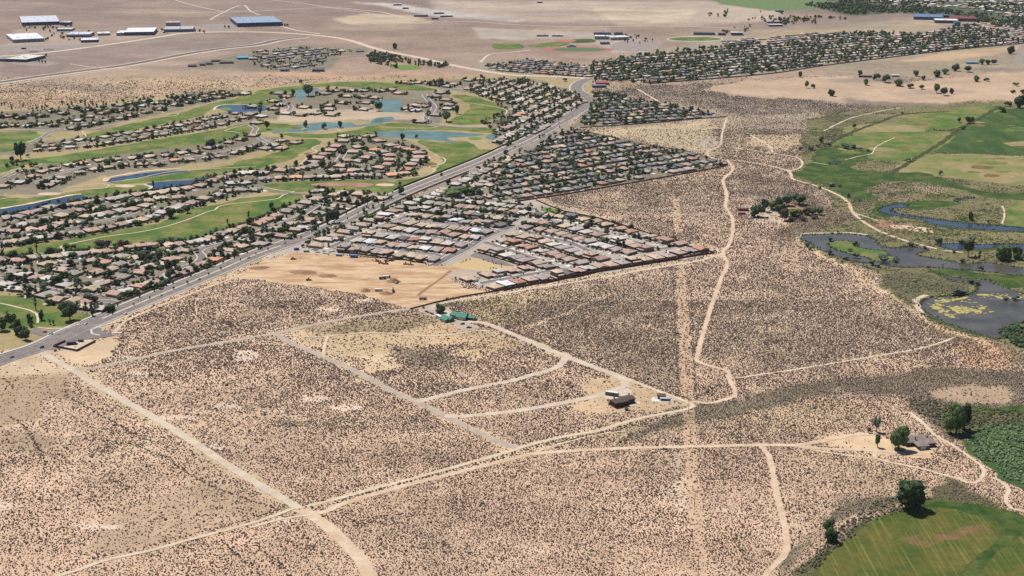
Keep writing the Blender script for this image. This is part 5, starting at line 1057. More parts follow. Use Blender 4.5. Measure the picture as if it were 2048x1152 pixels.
for i, (x, y, h_, w_, c_, lb) in enumerate([(x, y, h * 1.12, w * 1.3, c, l_) for x, y, h, w, c, l_ in [(1514,434,24,24,'dark green','dark block-shaped tree at the left end of the desert grove'),(1529,423,22,14,'dark green','dark tree just right of the grove\'s left tree'),(1545,419,18,20,'mid green','tree above the pale parking court in the desert grove'),(1558,417,20,18,'dark green','tree behind the parking court, left of the orange roof'),
     (1574,412,22,22,'grey green','tall tree rising behind the orange roofed grove house'),(1598,409,18,26,'dark green','broad dark tree behind and right of the orange roof'),(1561,432,22,20,'dark green','dark tree between the parking court and the orange roof'),(1569,441,22,16,'olive green','olive tree in front of the orange roofed house'),
     (1591,433,14,28,'mid green','low wide tree hiding the front wall of the orange roofed house'),(1613,430,14,18,'olive green','olive tree right of the orange roofed house'),(1627,429,12,14,'mid green','second tree right of the orange roofed house'),(1639,430,12,12,'dark green','rightmost tree of the desert grove'),(1585,443,8,14,'plum','plum coloured bush below the orange roofed house'),(1605,441,7,16,'plum','wider plum coloured thicket at the foot of the grove'),(1628,437,6,14,'plum','last plum thicket under the grove\'s right end')]]):
    T(x, y, h_, c_, lb, group='trees of the desert grove', wide=w_, low=True)
# willows and bushes around the ponds and river
WILL = [(1676,466,5,6),(1660,483,9,11),(1710,492,9,12),(1613,494,9,12),(1622,500,8,13),(1658,510,11,14),(1700,503,7,10),(1712,516,10,16),(1766,525,14,24),(1791,525,9,14),(1743,530,9,14),(1755,534,6,14),(1690,519,6,16),(1823,493,9,16),(1877,490,13,16),(1923,488,9,18),(1945,484,10,16),(1857,538,7,8),(1923,525,8,14),(1961,541,10,12),(1955,570,10,16),(1944,567,9,18),(1912,590,12,26),(1925,588,8,18),(1908,505,6,10),(1885,532,4,5),(1663,372,7,18),(1680,374,6,10),(1696,394,7,10),(1720,402,4,8),(1881,350,9,8),(1816,323,8,12),(1976,446,7,7),(2040,520,12,18),(1990,490,5,10),(2030,600,9,18),(2010,600,6,14),(1640,378,5,9),(1850,498,6,9),(1600,300,6,10),(1622,300,8,16),(1690,297,9,18),(1706,296,7,16),(1720,300,6,10),(1735,303,5,8),(1655,292,8,16),(1636,294,7,12)]
cw = ['upper left pond','island in the pond','lower pond shore','river bend','marsh edge']
for i, (x, y, h_, w_) in enumerate(WILL):
    where = 'marsh above the pale valley track' if y < 380 else 'spit between channel and pond' if (x > 1815 and y < 530) else 'shore of the pond with algae' if y > 536 else 'long pond'
    T(x, y, h_ * 1.15, 'grey green', None, wide=w_ * 1.05, low=True, cat='bush', name='willow_bush', group='grey green willows around the water')['label'] = f"grey willow bush by the {where}, {ORD[i % 30] if i < 30 else str(i + 1) + 'th'} of its kind from upper left"
# give them true ordinals by place
by = {}
for o in [o for o in bpy.data.objects if o.name.startswith('willow_bush')]:
    k = o['label'].split(' by the ')[1].split(',')[0]; by.setdefault(k, []).append(o)
for k, os_ in by.items():
    os_.sort(key=lambda o: to_px(o.location.x, o.location.y)[0])
    for i, o in enumerate(os_): o['label'] = f"grey green willow bush, {ORD[i] if i < 30 else 'farther'} from the left along the {k}"
T(1936, 513, 34, 'olive green', 'tall open tree standing on the spit between channel and pond', wide=24)
T(1958, 520, 22, 'olive green', 'thin tree right of the tall open tree on the spit', wide=12, variant=4)
T(2006, 520, 28, 'mid green', 'large round tree on the right half of the spit', True, wide=34, low=True)
T(2034, 518, 26, 'mid green', 'second large tree beside the round one on the spit', True, wide=22, low=True)
T(1941, 441, 18, 'dark green', 'lone dark tree on the far bank of the river', wide=14)
far_trees = [(1613,176,14,10),(1626,177,10,9),(1663,192,13,18),(1731,170,13,14),(1753,160,14,16),(1771,165,18,22),(1796,172,14,24),(1820,176,10,20),(1843,178,8,14),(1831,152,12,16),(1846,161,10,10),(1873,154,14,22),(1890,148,12,18),(1912,142,14,18),(1936,144,12,18),(1873,186,18,16),(1888,191,16,18),(1903,188,12,10),(1953,163,12,16),(1973,162,7,14),(2040,216,26,24),(2016,213,12,16),(2004,224,12,20),(1938,247,14,18),(1926,259,8,12),(1918,245,10,10),(1708,256,8,10),(1641,286,14,14),(1601,155,12,10),(2021,108,16,18),(1962,129,12,14),(1975,129,10,14),(1988,129,10,12),(2032,172,7,14),(2046,187,8,16),(2026,186,6,12),(1804,228,5,8),(1721,152,12,12),(789,98,12,14),(1130,163,7,12),(963,158,9,8),(602,168,9,8),(1192,163,12,8),(1601,152,10,8)]
LBF = {0:'left of the two trees in the tan field beyond the valley',1:'right of the two trees in the tan field beyond the valley',2:'round tree alone in the middle of the tan field',20:'largest tree at the right edge above the dark green field',38:'round tree beside the diagonal road far above the golf course'}
for i, (x, y, h_, w_) in enumerate(far_trees):
    reg = 'distant farmyard' if 1700 < x < 1860 and y < 185 else 'long distant tree line' if 1860 <= x < 1950 and y < 160 else 'clump in the tan field' if 1860 < x < 1910 else 'green field edge' if y > 200 and x > 1880 else 'far right edge' if x > 1950 else 'distant open ground'
    T(x, y, h_, 'dark green' if i % 3 else 'mid green', LBF.get(i), wide=w_, low=True, group='trees beyond the valley')['reg'] = reg
by = {}
for o in [o for o in bpy.data.objects if o.get('reg')]:
    if not o.get('label'): by.setdefault(o['reg'], []).append(o)
for k, os_ in by.items():
    os_.sort(key=lambda o: to_px(o.location.x, o.location.y)[0])
    for i, o in enumerate(os_): o['label'] = f"{'dark green' if i % 2 else 'green'} tree, {ORD[i]} from the left of the {k}".replace('dark green tree', 'tree').replace('green tree', 'tree') if True else ''
    for i, o in enumerate(os_): o['label'] = f"bushy green tree, {ORD[i]} from the left at the {k}"
for o in bpy.data.objects:
    if 'reg' in o: del o['reg']
# golf course trees that stand out
GT = [(6,520,42,10,'dark green',4,'tall narrow conifer at the far left end of the long fairway'),(74,506,34,9,'dark green',4,'second tall conifer on the long fairway'),(72,620,30,9,'dark green',4,'tall conifer beside the bend of the lower cart path'),(135,500,14,18,'mid green',1,'bushy tree inside the bend of the long fairway path'),(148,499,12,12,'mid green',2,'smaller tree right of the one inside the path bend'),(205,496,16,34,'plum',0,'wide dusky tree clump at the lower edge of the long fairway'),(342,435,22,26,'dark green',1,'broad dark tree on the long fairway, upper side'),(375,426,16,16,'dark green',2,'dark tree beside the dry patch of the long fairway'),
 (497,438,18,10,'dark green',4,'narrow dark tree at the lower rim of the long fairway'),(455,450,14,8,'dark green',4,'slim tree on the lower rim, left of its taller neighbour'),(543,420,16,12,'dark green',1,'round tree near the upper putting green'),(140,640,34,34,'dark green',0,'largest dark tree clump by the lower golf lawn'),(128,630,28,26,'mid green',1,'lighter tree at the left side of the dark lawn clump'),(185,632,18,12,'dark green',2,'dark tree at the corner wall beside the main road'),(35,668,30,22,'dark green',3,'dark tree at the lower left beside the side road'),(52,680,22,22,'dark green',0,'dark bushy tree right beside the side road junction'),(60,650,24,12,'dark green',1,'dark tree above the side road junction'),(4,662,28,28,'dark green',1,'dark tree at the far lower left, below the lower cart path'),(22,652,26,22,'mid green',0,'green tree between the lower cart path and the side road'),(44,672,24,26,'dark green',2,'dark spreading tree left of the side road mouth'),(84,640,20,14,'dark green',3,'dark tree just below the bend of the lower cart path'),(100,648,12,10,'grey green',4,'slim tree standing in the lower golf lawn'),(107,650,12,10,'dark green',4,'darker slim tree beside the grey one in the lower lawn'),
 (803,388,18,18,'dark green',1,'dark tree where the fairway meets the main road'),(800,372,10,8,'dark green',2,'small tree above the one where fairway meets road'),(883,352,8,8,'mid green',2,'lone small tree on the right fairway'),(42,320,36,24,'dark green',0,'big dark tree at the far left golf edge'),(617,192,22,28,'dark green',0,'big dark tree beside the upper teal lake'),(587,192,14,9,'dark green',1,'smaller dark tree left of the big lake tree'),(758,222,18,16,'dark green',0,'round tree on the shore of the middle teal lake'),(893,243,20,22,'mid green',0,'round tree beside the bright right lawn'),(913,228,18,12,'dark green',1,'tree right of the round one on the bright lawn'),(806,280,14,12,'dark green',1,'dark tree on the south shore of the long teal lake'),(833,276,8,9,'dark green',2,'small tree on the south shore of the long teal lake'),(680,255,14,12,'dark green',1,'tree on the lake causeway, left'),(648,258,14,14,'olive green',2,'olive tree on the lake causeway, far left'),(612,254,13,12,'olive green',3,'olive tree in the lake bay'),(534,258,16,12,'dark green',0,'dark tree left of the lake bay'),(417,375,16,8,'dark green',4,'narrow tree beside the second blue canal'),(905,395,16,46,'mid green',0,'left half of the green thicket beside the main road'),(930,388,18,44,'mid green',2,'right half of the green thicket beside the main road'),(668,446,26,24,'dark green',0,'tall dark tree cluster beside the main road wall'),(655,448,22,12,'dark green',3,'dark tree left of the roadside cluster')]
for x, y, h_, w_, c_, v_, lb in GT: T(x, y, h_, c_, lb, wide=w_, variant=v_, low=v_ < 4)
# small street trees
ms = [p for p in GMAIN if P(205, 640).y < p.y < P(810, 384).y]; acc = 0; nxt = 12; k = 0
spots = []
for off, sp_, tag_ in ((0, 26, 'median'), (13.8, 22, 'upper verge')):
    acc = 0; nxt = random.uniform(8, 20); N = normals(ms)
    for i in range(1, len(ms)):
        acc += (ms[i] - ms[i - 1]).length
        if acc > nxt: nxt = acc + sp_ * random.uniform(.7, 1.5); spots.append((ms[i] + N[i] * off, tag_))
cnt = {}
for p, tg in spots:
    cnt[tg] = cnt.get(tg, 0) + 1
    if cnt[tg] > 30: continue
    tree((p.x, p.y), random.uniform(.9, 1.6), random.uniform(2.6, 4.2), 'dark green', f"small street tree, {ORD[cnt[tg] - 1]} up from the junction in the main road {tg}", 'small street trees of the main road', low=True)
for i, (x, y) in enumerate([(922,524),(926,522),(931,521),(933,519),(940,518),(966,519),(976,522),(985,521),(987,526),(1003,528),(1003,533),(992,526),(981,536),(987,535)]):
    T(x, y + 2, 3.2, 'dark green', f"small dark tree, {ORD[i]} from the left in the sand basin", group='saplings in the sand basin', wide=2.8, low=True)
for i, (x, y) in enumerate([(60,123),(65,123),(71,124),(78,125),(84,126),(91,127),(92,113),(96,56),(106,58),(100,65),(114,60),(125,70),(127,78),(88,60),(70,58),(92,82),(96,80),(104,74),(188,72),(178,66),(130,54),(142,54),(86,80),(383,63),(390,65),(400,64),(408,66),(450,56),(458,57),(565,53),(570,53),(575,53)]):
    T(x, y, 6, 'dark green', f"small dark tree, {ORD[i] if i < 30 else 'last'} {'in the works' if i < 22 else 'beyond the works'} yards at the upper left" if i < 30 else f"{'first' if i == 30 else 'second'} dark tree off the right end of the long blue warehouse", group='trees between the works buildings', wide=5, low=True)
# yard trees
cands = []
def ytree(p, rad, ht, near_h): cands.append((p, rad, ht, near_h))
DENS = {'A': 3.6, 'S': 5.5, 'B': 1.3, 'C': 2.6, 'W': 10, 'M': 10, 'P': 9, 'N': 7, 'T': 16, 'H': 11, 'I': 11}
for h in HOUSES:
    dn = DENS[h['key'][0]] * (1.6 if h['key'] in ('A7', 'A8', 'A9', 'A6') else 1) * (.3 if h['key'] in ('A1', 'A2', 'A3') else 1) * (1.8 if h['key'] in ('C6', 'C5') and h['px'][0] < 1240 else 1)
    for _ in range(int(dn) + (random.random() < dn % 1)):
        c, s_ = math.cos(h['yaw']), math.sin(h['yaw'])
        if random.random() < .62: x, y = random.uniform(-h['w'] / 2 - 2, h['w'] / 2 + 2), h['d'] / 2 + random.uniform(2, 9)
        else: x, y = random.choice([-1, 1]) * (h['w'] / 2 + 1) * random.uniform(.3, 1.0), -h['d'] / 2 - random.uniform(2, 5)
        p = h['p'] + Vector((x * c - y * s_, x * s_ + y * c, 0)); young = h['key'][0] in 'ABC' and h['key'] not in ('A6', 'A7', 'A8', 'A9', 'C5', 'C6')
        rad = random.uniform(1.2, 2.2) if young else random.lognormvariate(1.08, .30); ytree(p, rad * 1.15, rad * random.uniform(1.4, 1.9), h)
cands.sort(key=lambda q_: q_[0].length)
named = sum(1 for o in bpy.data.objects if o.get('category') in ('tree', 'bush')); NT = 296 - sum(1 for o in bpy.data.objects if o.get('category') == 'tree'); used = set(); stuffT = []
for p, rad, ht, h in cands:
    ok = False
    if NT > 0 and h['place'] and id(h) in NEAR:
        for _ in range(8):
            v = random.choices([0, 1, 2, 3, 4, 5], [4, 4, 4, 4, 1, 1])[0]; colr = random.choices(list(GREENS), [46, 26, 6, 6, 6, 10])[0]
            sz = 'tall' if v >= 4 else ('large' if rad > 2.9 else 'small' if rad < 1.9 else 'round')
            pl = h['place'].replace(' from the left in the ', ' from left, ').replace(' from the right in the ', ' from right, ').replace('last at the right in the ', 'last at right, ').replace(' from the left', ' from left')
            lb = f"{sz} {colr} tree by the house {pl}" if h['rank'] is not None else f"{sz} {colr} tree at the house {pl}"
            if lb not in used: used.add(lb); ok = True; break
    if ok:
        NT -= 1; tree((p.x, p.y), rad * (.6 if v >= 4 else 1), ht * (1.3 if v >= 4 else 1), colr, lb, 'yard trees in the subdivisions', variant=v, low=True)
    else: stuffT.append((p.x, p.y, rad, ht))
# the rest: woods, far suburbs and everything past the first few hundred
def fill_trees(poly, per_ha, r0=2.2, r1=4.5, clump=0):
    g = [P(*p) for p in poly]; gp = [(p.x, p.y) for p in g]; xs = [p[0] for p in gp]; ys = [p[1] for p in gp]; ar = (max(xs) - min(xs)) * (max(ys) - min(ys)); n_ = int(ar / 1e4 * per_ha)
    for _ in range(min(n_, 30000)):
        x, y = random.uniform(min(xs), max(xs)), random.uniform(min(ys), max(ys))
        if clump and float(vn(np.float64(x / clump), np.float64(y / clump))) < .45: continue
        if inside((x, y), gp): r_ = random.uniform(r0, r1); stuffT.append((x, y, r_ * 1.1, r_ * random.uniform(1.3, 1.9)))
fill_trees([(935,396),(965,365),(1000,340),(1060,300),(1140,260),(1200,270),(1290,293),(1370,304),(1420,320),(1300,352),(1150,380),(1035,400)], 48, 3, 5.2)
fill_trees([(1160,252),(1180,215),(1190,186),(1240,190),(1280,200),(1380,218),(1420,230),(1300,246)], 55, 3, 5.4)
fill_trees([(1178,186),(1220,184),(1245,194),(1200,200)], 60, 3, 5)
fill_trees([(985,285),(985,262),(1030,222),(1020,212),(940,185),(930,175),(1000,160),(1060,162),(1150,188),(1170,204),(1140,228),(1080,262),(1010,295)], 50, 3, 5.4)
fill_trees([(930,180),(1020,212),(1010,235),(985,262),(960,245),(1010,222),(960,196)], 44, 3, 5)
fill_trees([(964,132),(1060,120),(1180,133),(1180,155),(1100,151),(1000,142)], 36, 2.4, 4.8)
fill_trees([(1180,155),(1180,130),(1270,110),(1400,98),(1500,88),(1560,90),(1640,74),(1720,66),(1850,68),(1935,50),(2060,74),(2100,80),(1800,112),(1640,131),(1540,146),(1400,158),(1300,167),(1200,162)], 34, 3.4, 6.4, 0)
fill_trees([(1180,155),(1210,130),(1330,118),(1400,140),(1380,158),(1300,166),(1200,160)], 24, 3, 5.5, 60)
fill_trees(fill_trees0, 40, 2.6, 4.8); fill_trees([(1060,286),(1130,250),(1150,258),(1080,290)], 26, 2.2, 4)
fill_trees([(732,112),(760,104),(800,118),(860,128),(905,132),(880,136),(840,132),(800,125),(770,128),(800,138),(740,126)], 75, 3.5, 6)
fill_trees([(506,104),(590,96),(660,98),(735,102),(690,110),(655,116),(642,134),(560,142),(506,132)], 26, 2, 4.2)
fill_trees([(380,86),(1640,14),(1700,24),(1640,34)], 0) if False else None
fill_trees([(1600,-40),(2300,-60),(2300,68),(2040,64),(1985,50),(1900,28),(1800,22),(1700,30),(1640,16)], 20, 4, 7.5, 120)
fill_trees([(1600,10),(1700,4),(1760,14),(1900,22),(1990,40),(2048,48),(2048,66),(1985,54),(1900,30),(1800,26),(1700,30),(1650,20)], 30, 4, 7, 0)
fill_trees([(1560,40),(1640,32),(1700,40),(1640,48),(1560,50)], 14, 4, 7, 50); fill_trees([(1430,20),(1560,26),(1600,36),(1480,50),(1400,40)], 3, 4, 7, 60)
fill_trees([(20,52),(140,50),(190,66),(190,86),(120,86),(40,66)], 2.2, 3.5, 6, 0); fill_trees([(320,60),(400,58),(410,68),(330,70)], 4, 3.5, 6)
fill_trees([(1230,72),(1300,68),(1320,82),(1260,90)], 8, 3, 5); fill_trees([(1420,60),(1500,52),(1500,66),(1440,70)], 8, 3, 5)
fill_trees([(1500,38),(1620,34),(1640,44),(1560,52)], 10, 3, 6)
fill_trees([(860,402),(930,396),(1030,408),(1070,412),(1120,432),(1060,440),(960,424),(880,416)], 26, 2.2, 4.2)
fill_trees([(0,208),(120,205),(300,192),(480,176),(485,190),(400,206),(260,236),(120,258),(0,256)], 9, 2.6, 4.6)
fill_trees([(20,318),(60,310),(80,340),(50,352),(10,340)], 26, 3, 5); fill_trees([(290,372),(330,364),(360,372),(330,386),(300,384)], 12, 2.5, 4)
fill_trees([(400,396),(460,378),(500,372),(520,384),(520,398),(470,400),(430,408)], 22, 2.6, 4.5); fill_trees([(700,432),(770,398),(810,392),(780,412),(720,440)], 22, 2.4, 4); fill_trees([(820,400),(900,370),(950,392),(900,402),(840,410)], 20, 2.4, 4.2)
fill_trees([(1080,420),(1130,424),(1170,436),(1130,440),(1080,432)], 26, 2.2, 3.6); fill_trees([(1062,404),(1078,410),(1072,420),(1050,414)], 40, 2.2, 3.6)
fill_trees([(0,608),(20,610),(20,640),(0,640)], 10, 3, 4); fill_trees([(20,640),(70,636),(80,668),(20,690),(0,690)], 14, 2.5, 4.5)
fill_trees([(1415,330),(1440,326),(1446,333),(1380,344),(1370,338)], 60, 2.5, 4)
for x, y in [(1720,175),(1730,196),(1640,190),(1905,222),(1800,215),(1850,220)]: pass
st = np.array(stuffT); nT = len(st)
gcol = np.array([GREENS[k] for k in GREENS]); w_ = RNG.choice(len(gcol), nT, p=[.50, .22, .04, .10, .04, .10]); tint = gcol[w_] * RNG.uniform(.8, 1.3, (nT, 1))
lowp = [link('crown_source', m_, None) for m_ in ()]
src_crowns = [o for o in bpy.data.objects if o.name.startswith('crown') and o.data in CROWN]; pro = [next(o for o in src_crowns if o.data is m_) for m_ in CROWN if any(o.data is m_ for o in src_crowns)]
co = np.c_[st[:, 0], st[:, 1], st[:, 3] * .55]; sc = np.c_[st[:, 2], st[:, 2], st[:, 3] * .47]; pick = RNG.choice(len(pro), nT, p=None)
pick = np.where(pick >= 4, RNG.integers(0, 4, nT), pick); tallm = RNG.random(nT) < .06; pick = np.where(tallm & (len(pro) > 4), 4, pick); sc[:, 0][tallm] *= .5; sc[:, 1][tallm] *= .5
gn_scatter('tree_masses', co, sc, RNG.uniform(0, 6.28, nT), tint, pro, M['leaf_i'], idx=pick)
print('trees', nT, 'named', sum(1 for o in bpy.data.objects if o.get('category') == 'tree'))
# low garden planting in the built-up ground
GP = []
for p, yaw, w, d, v in allh:
    for _ in range(12):
        a = random.uniform(0, 6.28); r_ = random.uniform(10, 17); GP.append((p.x + math.cos(a) * r_, p.y + math.sin(a) * r_))
GP = np.array(GP); ng_ = len(GP); s_ = RNG.uniform(.5, 1.3, ng_)
gn_scatter('garden_planting', np.c_[GP, np.zeros(ng_)], np.c_[s_, s_, s_ * .9], RNG.uniform(0, 6, ng_), np.array([(.07, .09, .045)]) * RNG.uniform(.4, 1.8, (ng_, 1)), [shrub_proto(i * 5.1 + 2, 1) for i in range(2)], M['sage'])

# ------------------------------------------------------------------ far works, school and other big buildings
def col_link(name, mb, t, c, m='anycol'):
    o = link(name, mb.mesh(name, M[m]), t); o.color = (*c, 1); return o
def yaw_of(a, b): v = P(*b) - P(*a); return math.atan2(v.y, v.x)
def flat(label, px, py, w, d, h, rc, wc, yaw=0.0, name='warehouse', cat='warehouse', doors=4, group=None, units=4, pitched=False):
    """px, py: middle of the front wall's foot; front faces the camera."""
    if name == 'warehouse': d *= 1.75
    p = P(px, py); c, s_ = math.cos(yaw), math.sin(yaw); p = p + Vector((-s_ * d / 2, c * d / 2, 0)); t = empty(name, p, yaw, label=label, category=cat, group=group)
    b = MB(); b.box(-w / 2, w / 2, -d / 2, d / 2, 0, h); col_link('wall', b, t, wc)
    b = MB()
    if pitched: b.hip(-w / 2 - .4, w / 2 + .4, -d / 2 - .4, d / 2 + .4, h, min(w, d) * .16, True)
    else: b.box(-w / 2 - .3, w / 2 + .3, -d / 2 - .3, d / 2 + .3, h, h + .5, True)
    ro = col_link('roof', b, t, rc)
    r = random.Random(int(px * 3 + py))
    for i in range(units):
        b = MB(); x, y = r.uniform(-w * .42, w * .42), r.uniform(-d * .4, d * .4); b.box(x - 1.5, x + 1.5, y - 1.2, y + 1.2, h + .5, h + 2.0); col_link('roof_vent', b, ro, (.5, .5, .5))
    for i in range(doors):
        x = -w * .42 + w * .84 * (i + .5) / doors; b = MB(); b.box(x - 2.2, x + 2.2, -d / 2 - .08, -d / 2 + .04, 0, min(4.2, h * .75)); col_link('loading_door' if h > 5 else 'window', b, t, (.12, .14, .18))
    if h > 4:
        b = MB(); b.box(-w / 2 - .1, w / 2 + .1, -d / 2 - .12, -d / 2, h * .78, h * .9); col_link('wall_stripe', b, t, tuple(x * .7 for x in wc))
    return t
WH = A(250,250,250); SV = A(220,226,236); DB = A(70,84,116); BL = A(150,162,186); BR = A(116,88,84)
flat('long pale roofed warehouse at the far upper left behind dark trees', 82, 50.5, 112, 120, 10, SV, DB, .35, doors=8, units=9)
flat('small dark walled annex right of the long pale warehouse', 130, 50, 30, 24, 8, SV, DB, .1)
flat('low pale shed just below the small dark annex', 128, 62.5, 44, 24, 6, SV, BL, .05)
flat('light blue walled hall in the middle of the works', 156, 74.5, 66, 40, 8, SV, BL, .08, doors=6)
flat('pale roofed hall with corner trees left of the works car park', 58, 84.5, 84, 90, 9, WH, BL, .45, doors=5, units=6)
flat('white roofed single office with dark glass front', 179, 85, 46, 30, 7, WH, A(96,92,100), .25)
flat('big white roofed hall with dark blue front', 278, 71, 84, 70, 10, WH, DB, .15, doors=5, units=0)
flat('white roofed wing on the left of the big white hall', 242, 71.5, 26, 40, 8, WH, BL, .15, doors=2)
flat('small white roofed shop left of the big white hall', 208, 71, 34, 26, 6, WH, A(190,160,150), .3, doors=2)
flat('low building with pinkish roof edge and tree screen, right of the big white hall', 357, 64, 84, 50, 8, A(200,196,206), A(120,124,150), .15, doors=5)
flat('pink topped block on the low tree screened building', 345, 53, 40, 20, 12, A(232,212,210), A(196,170,168), .1, doors=0)
flat('very long blue walled warehouse at the top left of centre', 520, 53, 138, 110, 12, A(158,178,202), A(64,88,128), .30, doors=10, units=8)
flat('white roofed depot by the left edge with a walled yard', 32, 124, 58, 50, 7, A(232,230,222), A(84,84,104), -.25, doors=4)
flat('grey lean-to left of the white roofed depot', 3, 123, 24, 20, 6, BL, DB, -.2, doors=2)
for i, (x, y, w) in enumerate([(66,103.5,24),(97,99.5,26)]):
    p = P(x, y); t = empty('canopy', p, .08, label=['grey open canopy in the works yard, left of its twin','grey open canopy in the works yard, right of its twin'][i], category='canopy', group='yard canopies'); b = MB(); b.box(-w / 2, w / 2, -6, 6, 4.4, 4.9, True); col_link('roof', b, t, A(170,170,172))
    for sx in (-1, 0, 1):
        for sy in (-1, 1): b = MB(); b.cyl((sx * w * .45, sy * 5, 0), (sx * w * .45, sy * 5, 4.4), .2, .2, 6); col_link('post', b, t, (.3, .3, .3))
flat('short red trailer standing in the works car park', 47, 98.5, 12, 4, 3.6, A(170,60,90), A(160,50,80), 0, 'trailer', 'trailer', 0, units=0)
for i, (x, y, w, d) in enumerate([(384.5,134,20,14),(405,131.5,14,12),(419,129.5,16,12),(432,124,24,12),(453,127.5,34,16)]):
    flat(f"dark brown roofed low building, {ORD[i]} from the left of the brown motel-like row", x, y, w, d, 4, A(112,88,88), A(120,92,88), .2, 'brown_building', 'building', 2, 'brown roofed row', 1, True)
flat('cyan roofed building at the left end of the distant hamlet', 486, 119, 28, 22, 4.5, A(104,180,206), A(110,160,185), .3, 'building', 'building', 2, units=0, pitched=True)
flat('pale block with curved drive right of the cyan roof', 505, 120, 20, 14, 4, A(205,200,196), A(170,165,160), .1, 'building', 'building', 2, units=0)
flat('blue fronted house at the lower edge of the hamlet', 569, 143, 20, 16, 5, A(116,126,134), A(130,150,190), .05, 'building', 'house', 2, units=0, pitched=True)
flat('dark roofed house at the hamlet corner by the street bend', 636, 143.5, 28, 18, 5, A(96,96,110), A(110,104,108), .05, 'building', 'house', 2, units=0, pitched=True)
flat('orange roofed house in the distant hamlet', 529, 109.5, 18, 14, 4, A(216,140,110), A(200,180,160), .1, 'building', 'house', 1, units=0, pitched=True)
# school
flat('long white school hall behind the playing fields', 1205, 79, 44, 30, 9, WH, A(170,172,190), -.1, 'school_hall', 'school', 3, 'school buildings')
flat('bright white stepped school wing right of the long hall', 1240, 80, 56, 40, 8, A(244,244,248), A(200,200,210), .25, 'school_hall', 'school', 3, 'school buildings')
flat('blue grey roofed school wing behind the bright one', 1205, 70, 50, 30, 7, A(150,152,180), A(150,140,150), 0, 'school_hall', 'school', 2, 'school buildings')
flat('brownish roofed school block at the back right', 1237, 70, 26, 20, 7, A(150,140,150), A(150,140,140), 0, 'school_hall', 'school', 1, 'school buildings')
flat('low grey school block in front beside the track', 1210, 89, 26, 16, 6, A(170,172,182), A(130,130,140), 0, 'school_hall', 'school', 2, 'school buildings')
flat('pink walled classroom bar on the left of the school', 1085, 73, 34, 8, 4, A(206,188,184), A(170,140,136), .05, 'school_hall', 'school', 3, 'school buildings')
flat('white portable classrooms right of the pink bar', 1115, 73, 32, 10, 4, WH, A(150,156,180), .05, 'school_hall', 'school', 3, 'school buildings')
b = MB(); t = empty('grandstand', P(1143, 95), 0, label='small grandstand beside the red running track', category='grandstand')
for k in range(5): b.box(-13, 13, k * 1.4, k * 1.4 + 1.4, 0, .8 + (5 - k) * .0 + k * .9)
col_link('seating', b, t, A(150,166,182)); b = MB(); b.box(-6, 6, 7.2, 9, 0, 6); col_link('press_box', b, t, A(120,132,150))
flat('grey green roofed long school at the far right', 1408, 70, 62, 30, 6, A(108,124,122), A(120,124,120), -.15, 'school_hall', 'school', 3)
flat('white roofed gymnasium joined to the grey green school', 1474, 71, 34, 26, 8, A(236,240,240), A(110,104,130), -.1, 'school_hall', 'school', 2)
flat('dark low hall left of the white gymnasium', 1444, 71, 22, 16, 6, A(96,90,120), A(96,90,110), -.1, 'school_hall', 'school', 1)
flat('grey roofed hall at the far village edge', 1498, 84, 40, 12, 5, A(140,146,168), A(130,130,140), .05, 'building', 'building', 2)
flat('red roofed barn by the road bend', 1206, 170, 28, 18, 4.5, A(196,96,92), A(150,120,110), .12, 'barn', 'barn', 2, units=0, pitched=True)
flat('blue grey roofed barn below the red one', 1199, 175.5, 30, 14, 4.5, A(124,136,156), A(110,100,104), .12, 'barn', 'barn', 2, units=0, pitched=True)
flat('cyan roofed shed below the distant suburb', 1945, 128, 30, 12, 4, A(110,184,214), A(170,170,160), -.05, 'shed', 'shed', 1, units=0, pitched=True)
flat('white roofed shed in the distant farmyard', 1791, 154, 18, 12, 4, A(230,228,220), A(190,180,170), 0, 'shed', 'shed', 1, units=0, pitched=True)
flat('low brown shed left of the farmyard trees', 1731, 155, 30, 8, 3.5, A(110,96,90), A(100,86,80), -.1, 'shed', 'shed', 0, units=0, pitched=True)
flat('blue flat roofed plant building at the top right', 1862, 40, 110, 60, 9, A(110,140,176), A(84,100,130), -.3, doors=6, units=3)
flat('white roofed unit in front of the blue plant building', 1893, 46.5, 70, 30, 9, WH, A(110,96,120), -.2, doors=6, units=2)
flat('wide dark red roofed building at the top right', 1922, 43, 100, 60, 9, A(134,74,72), A(120,90,96), -.2, doors=5, units=2)
flat('grey blue block at the road end below the white unit', 1915, 52, 18, 16, 12, A(140,160,180), A(130,150,172), 0, 'building', 'building', 2, units=0)
for i, (x, y, w) in enumerate([(811,18,22),(842,33.5,46),(893,34,40),(878,28,34),(870,39,22),(795,11,30),(1080,6,20),(1560,24,26),(1548,46,40),(1552,53,44)]):
    flat(f"low pale roofed depot, {ORD[i]} of the scattered sheds along the top", x, y, w, 18, 5, [SV, A(150,154,170), WH][i % 3], A(110,112,130), .1, 'depot', 'building', 2, 'scattered far depots', 1)
# low corrals and ruins of the dirt lot above the trail
sheet('rubble_lot', [(1396,280),(1424,276),(1442,286),(1440,293),(1400,294)], 'gravel', .2, 1.5)

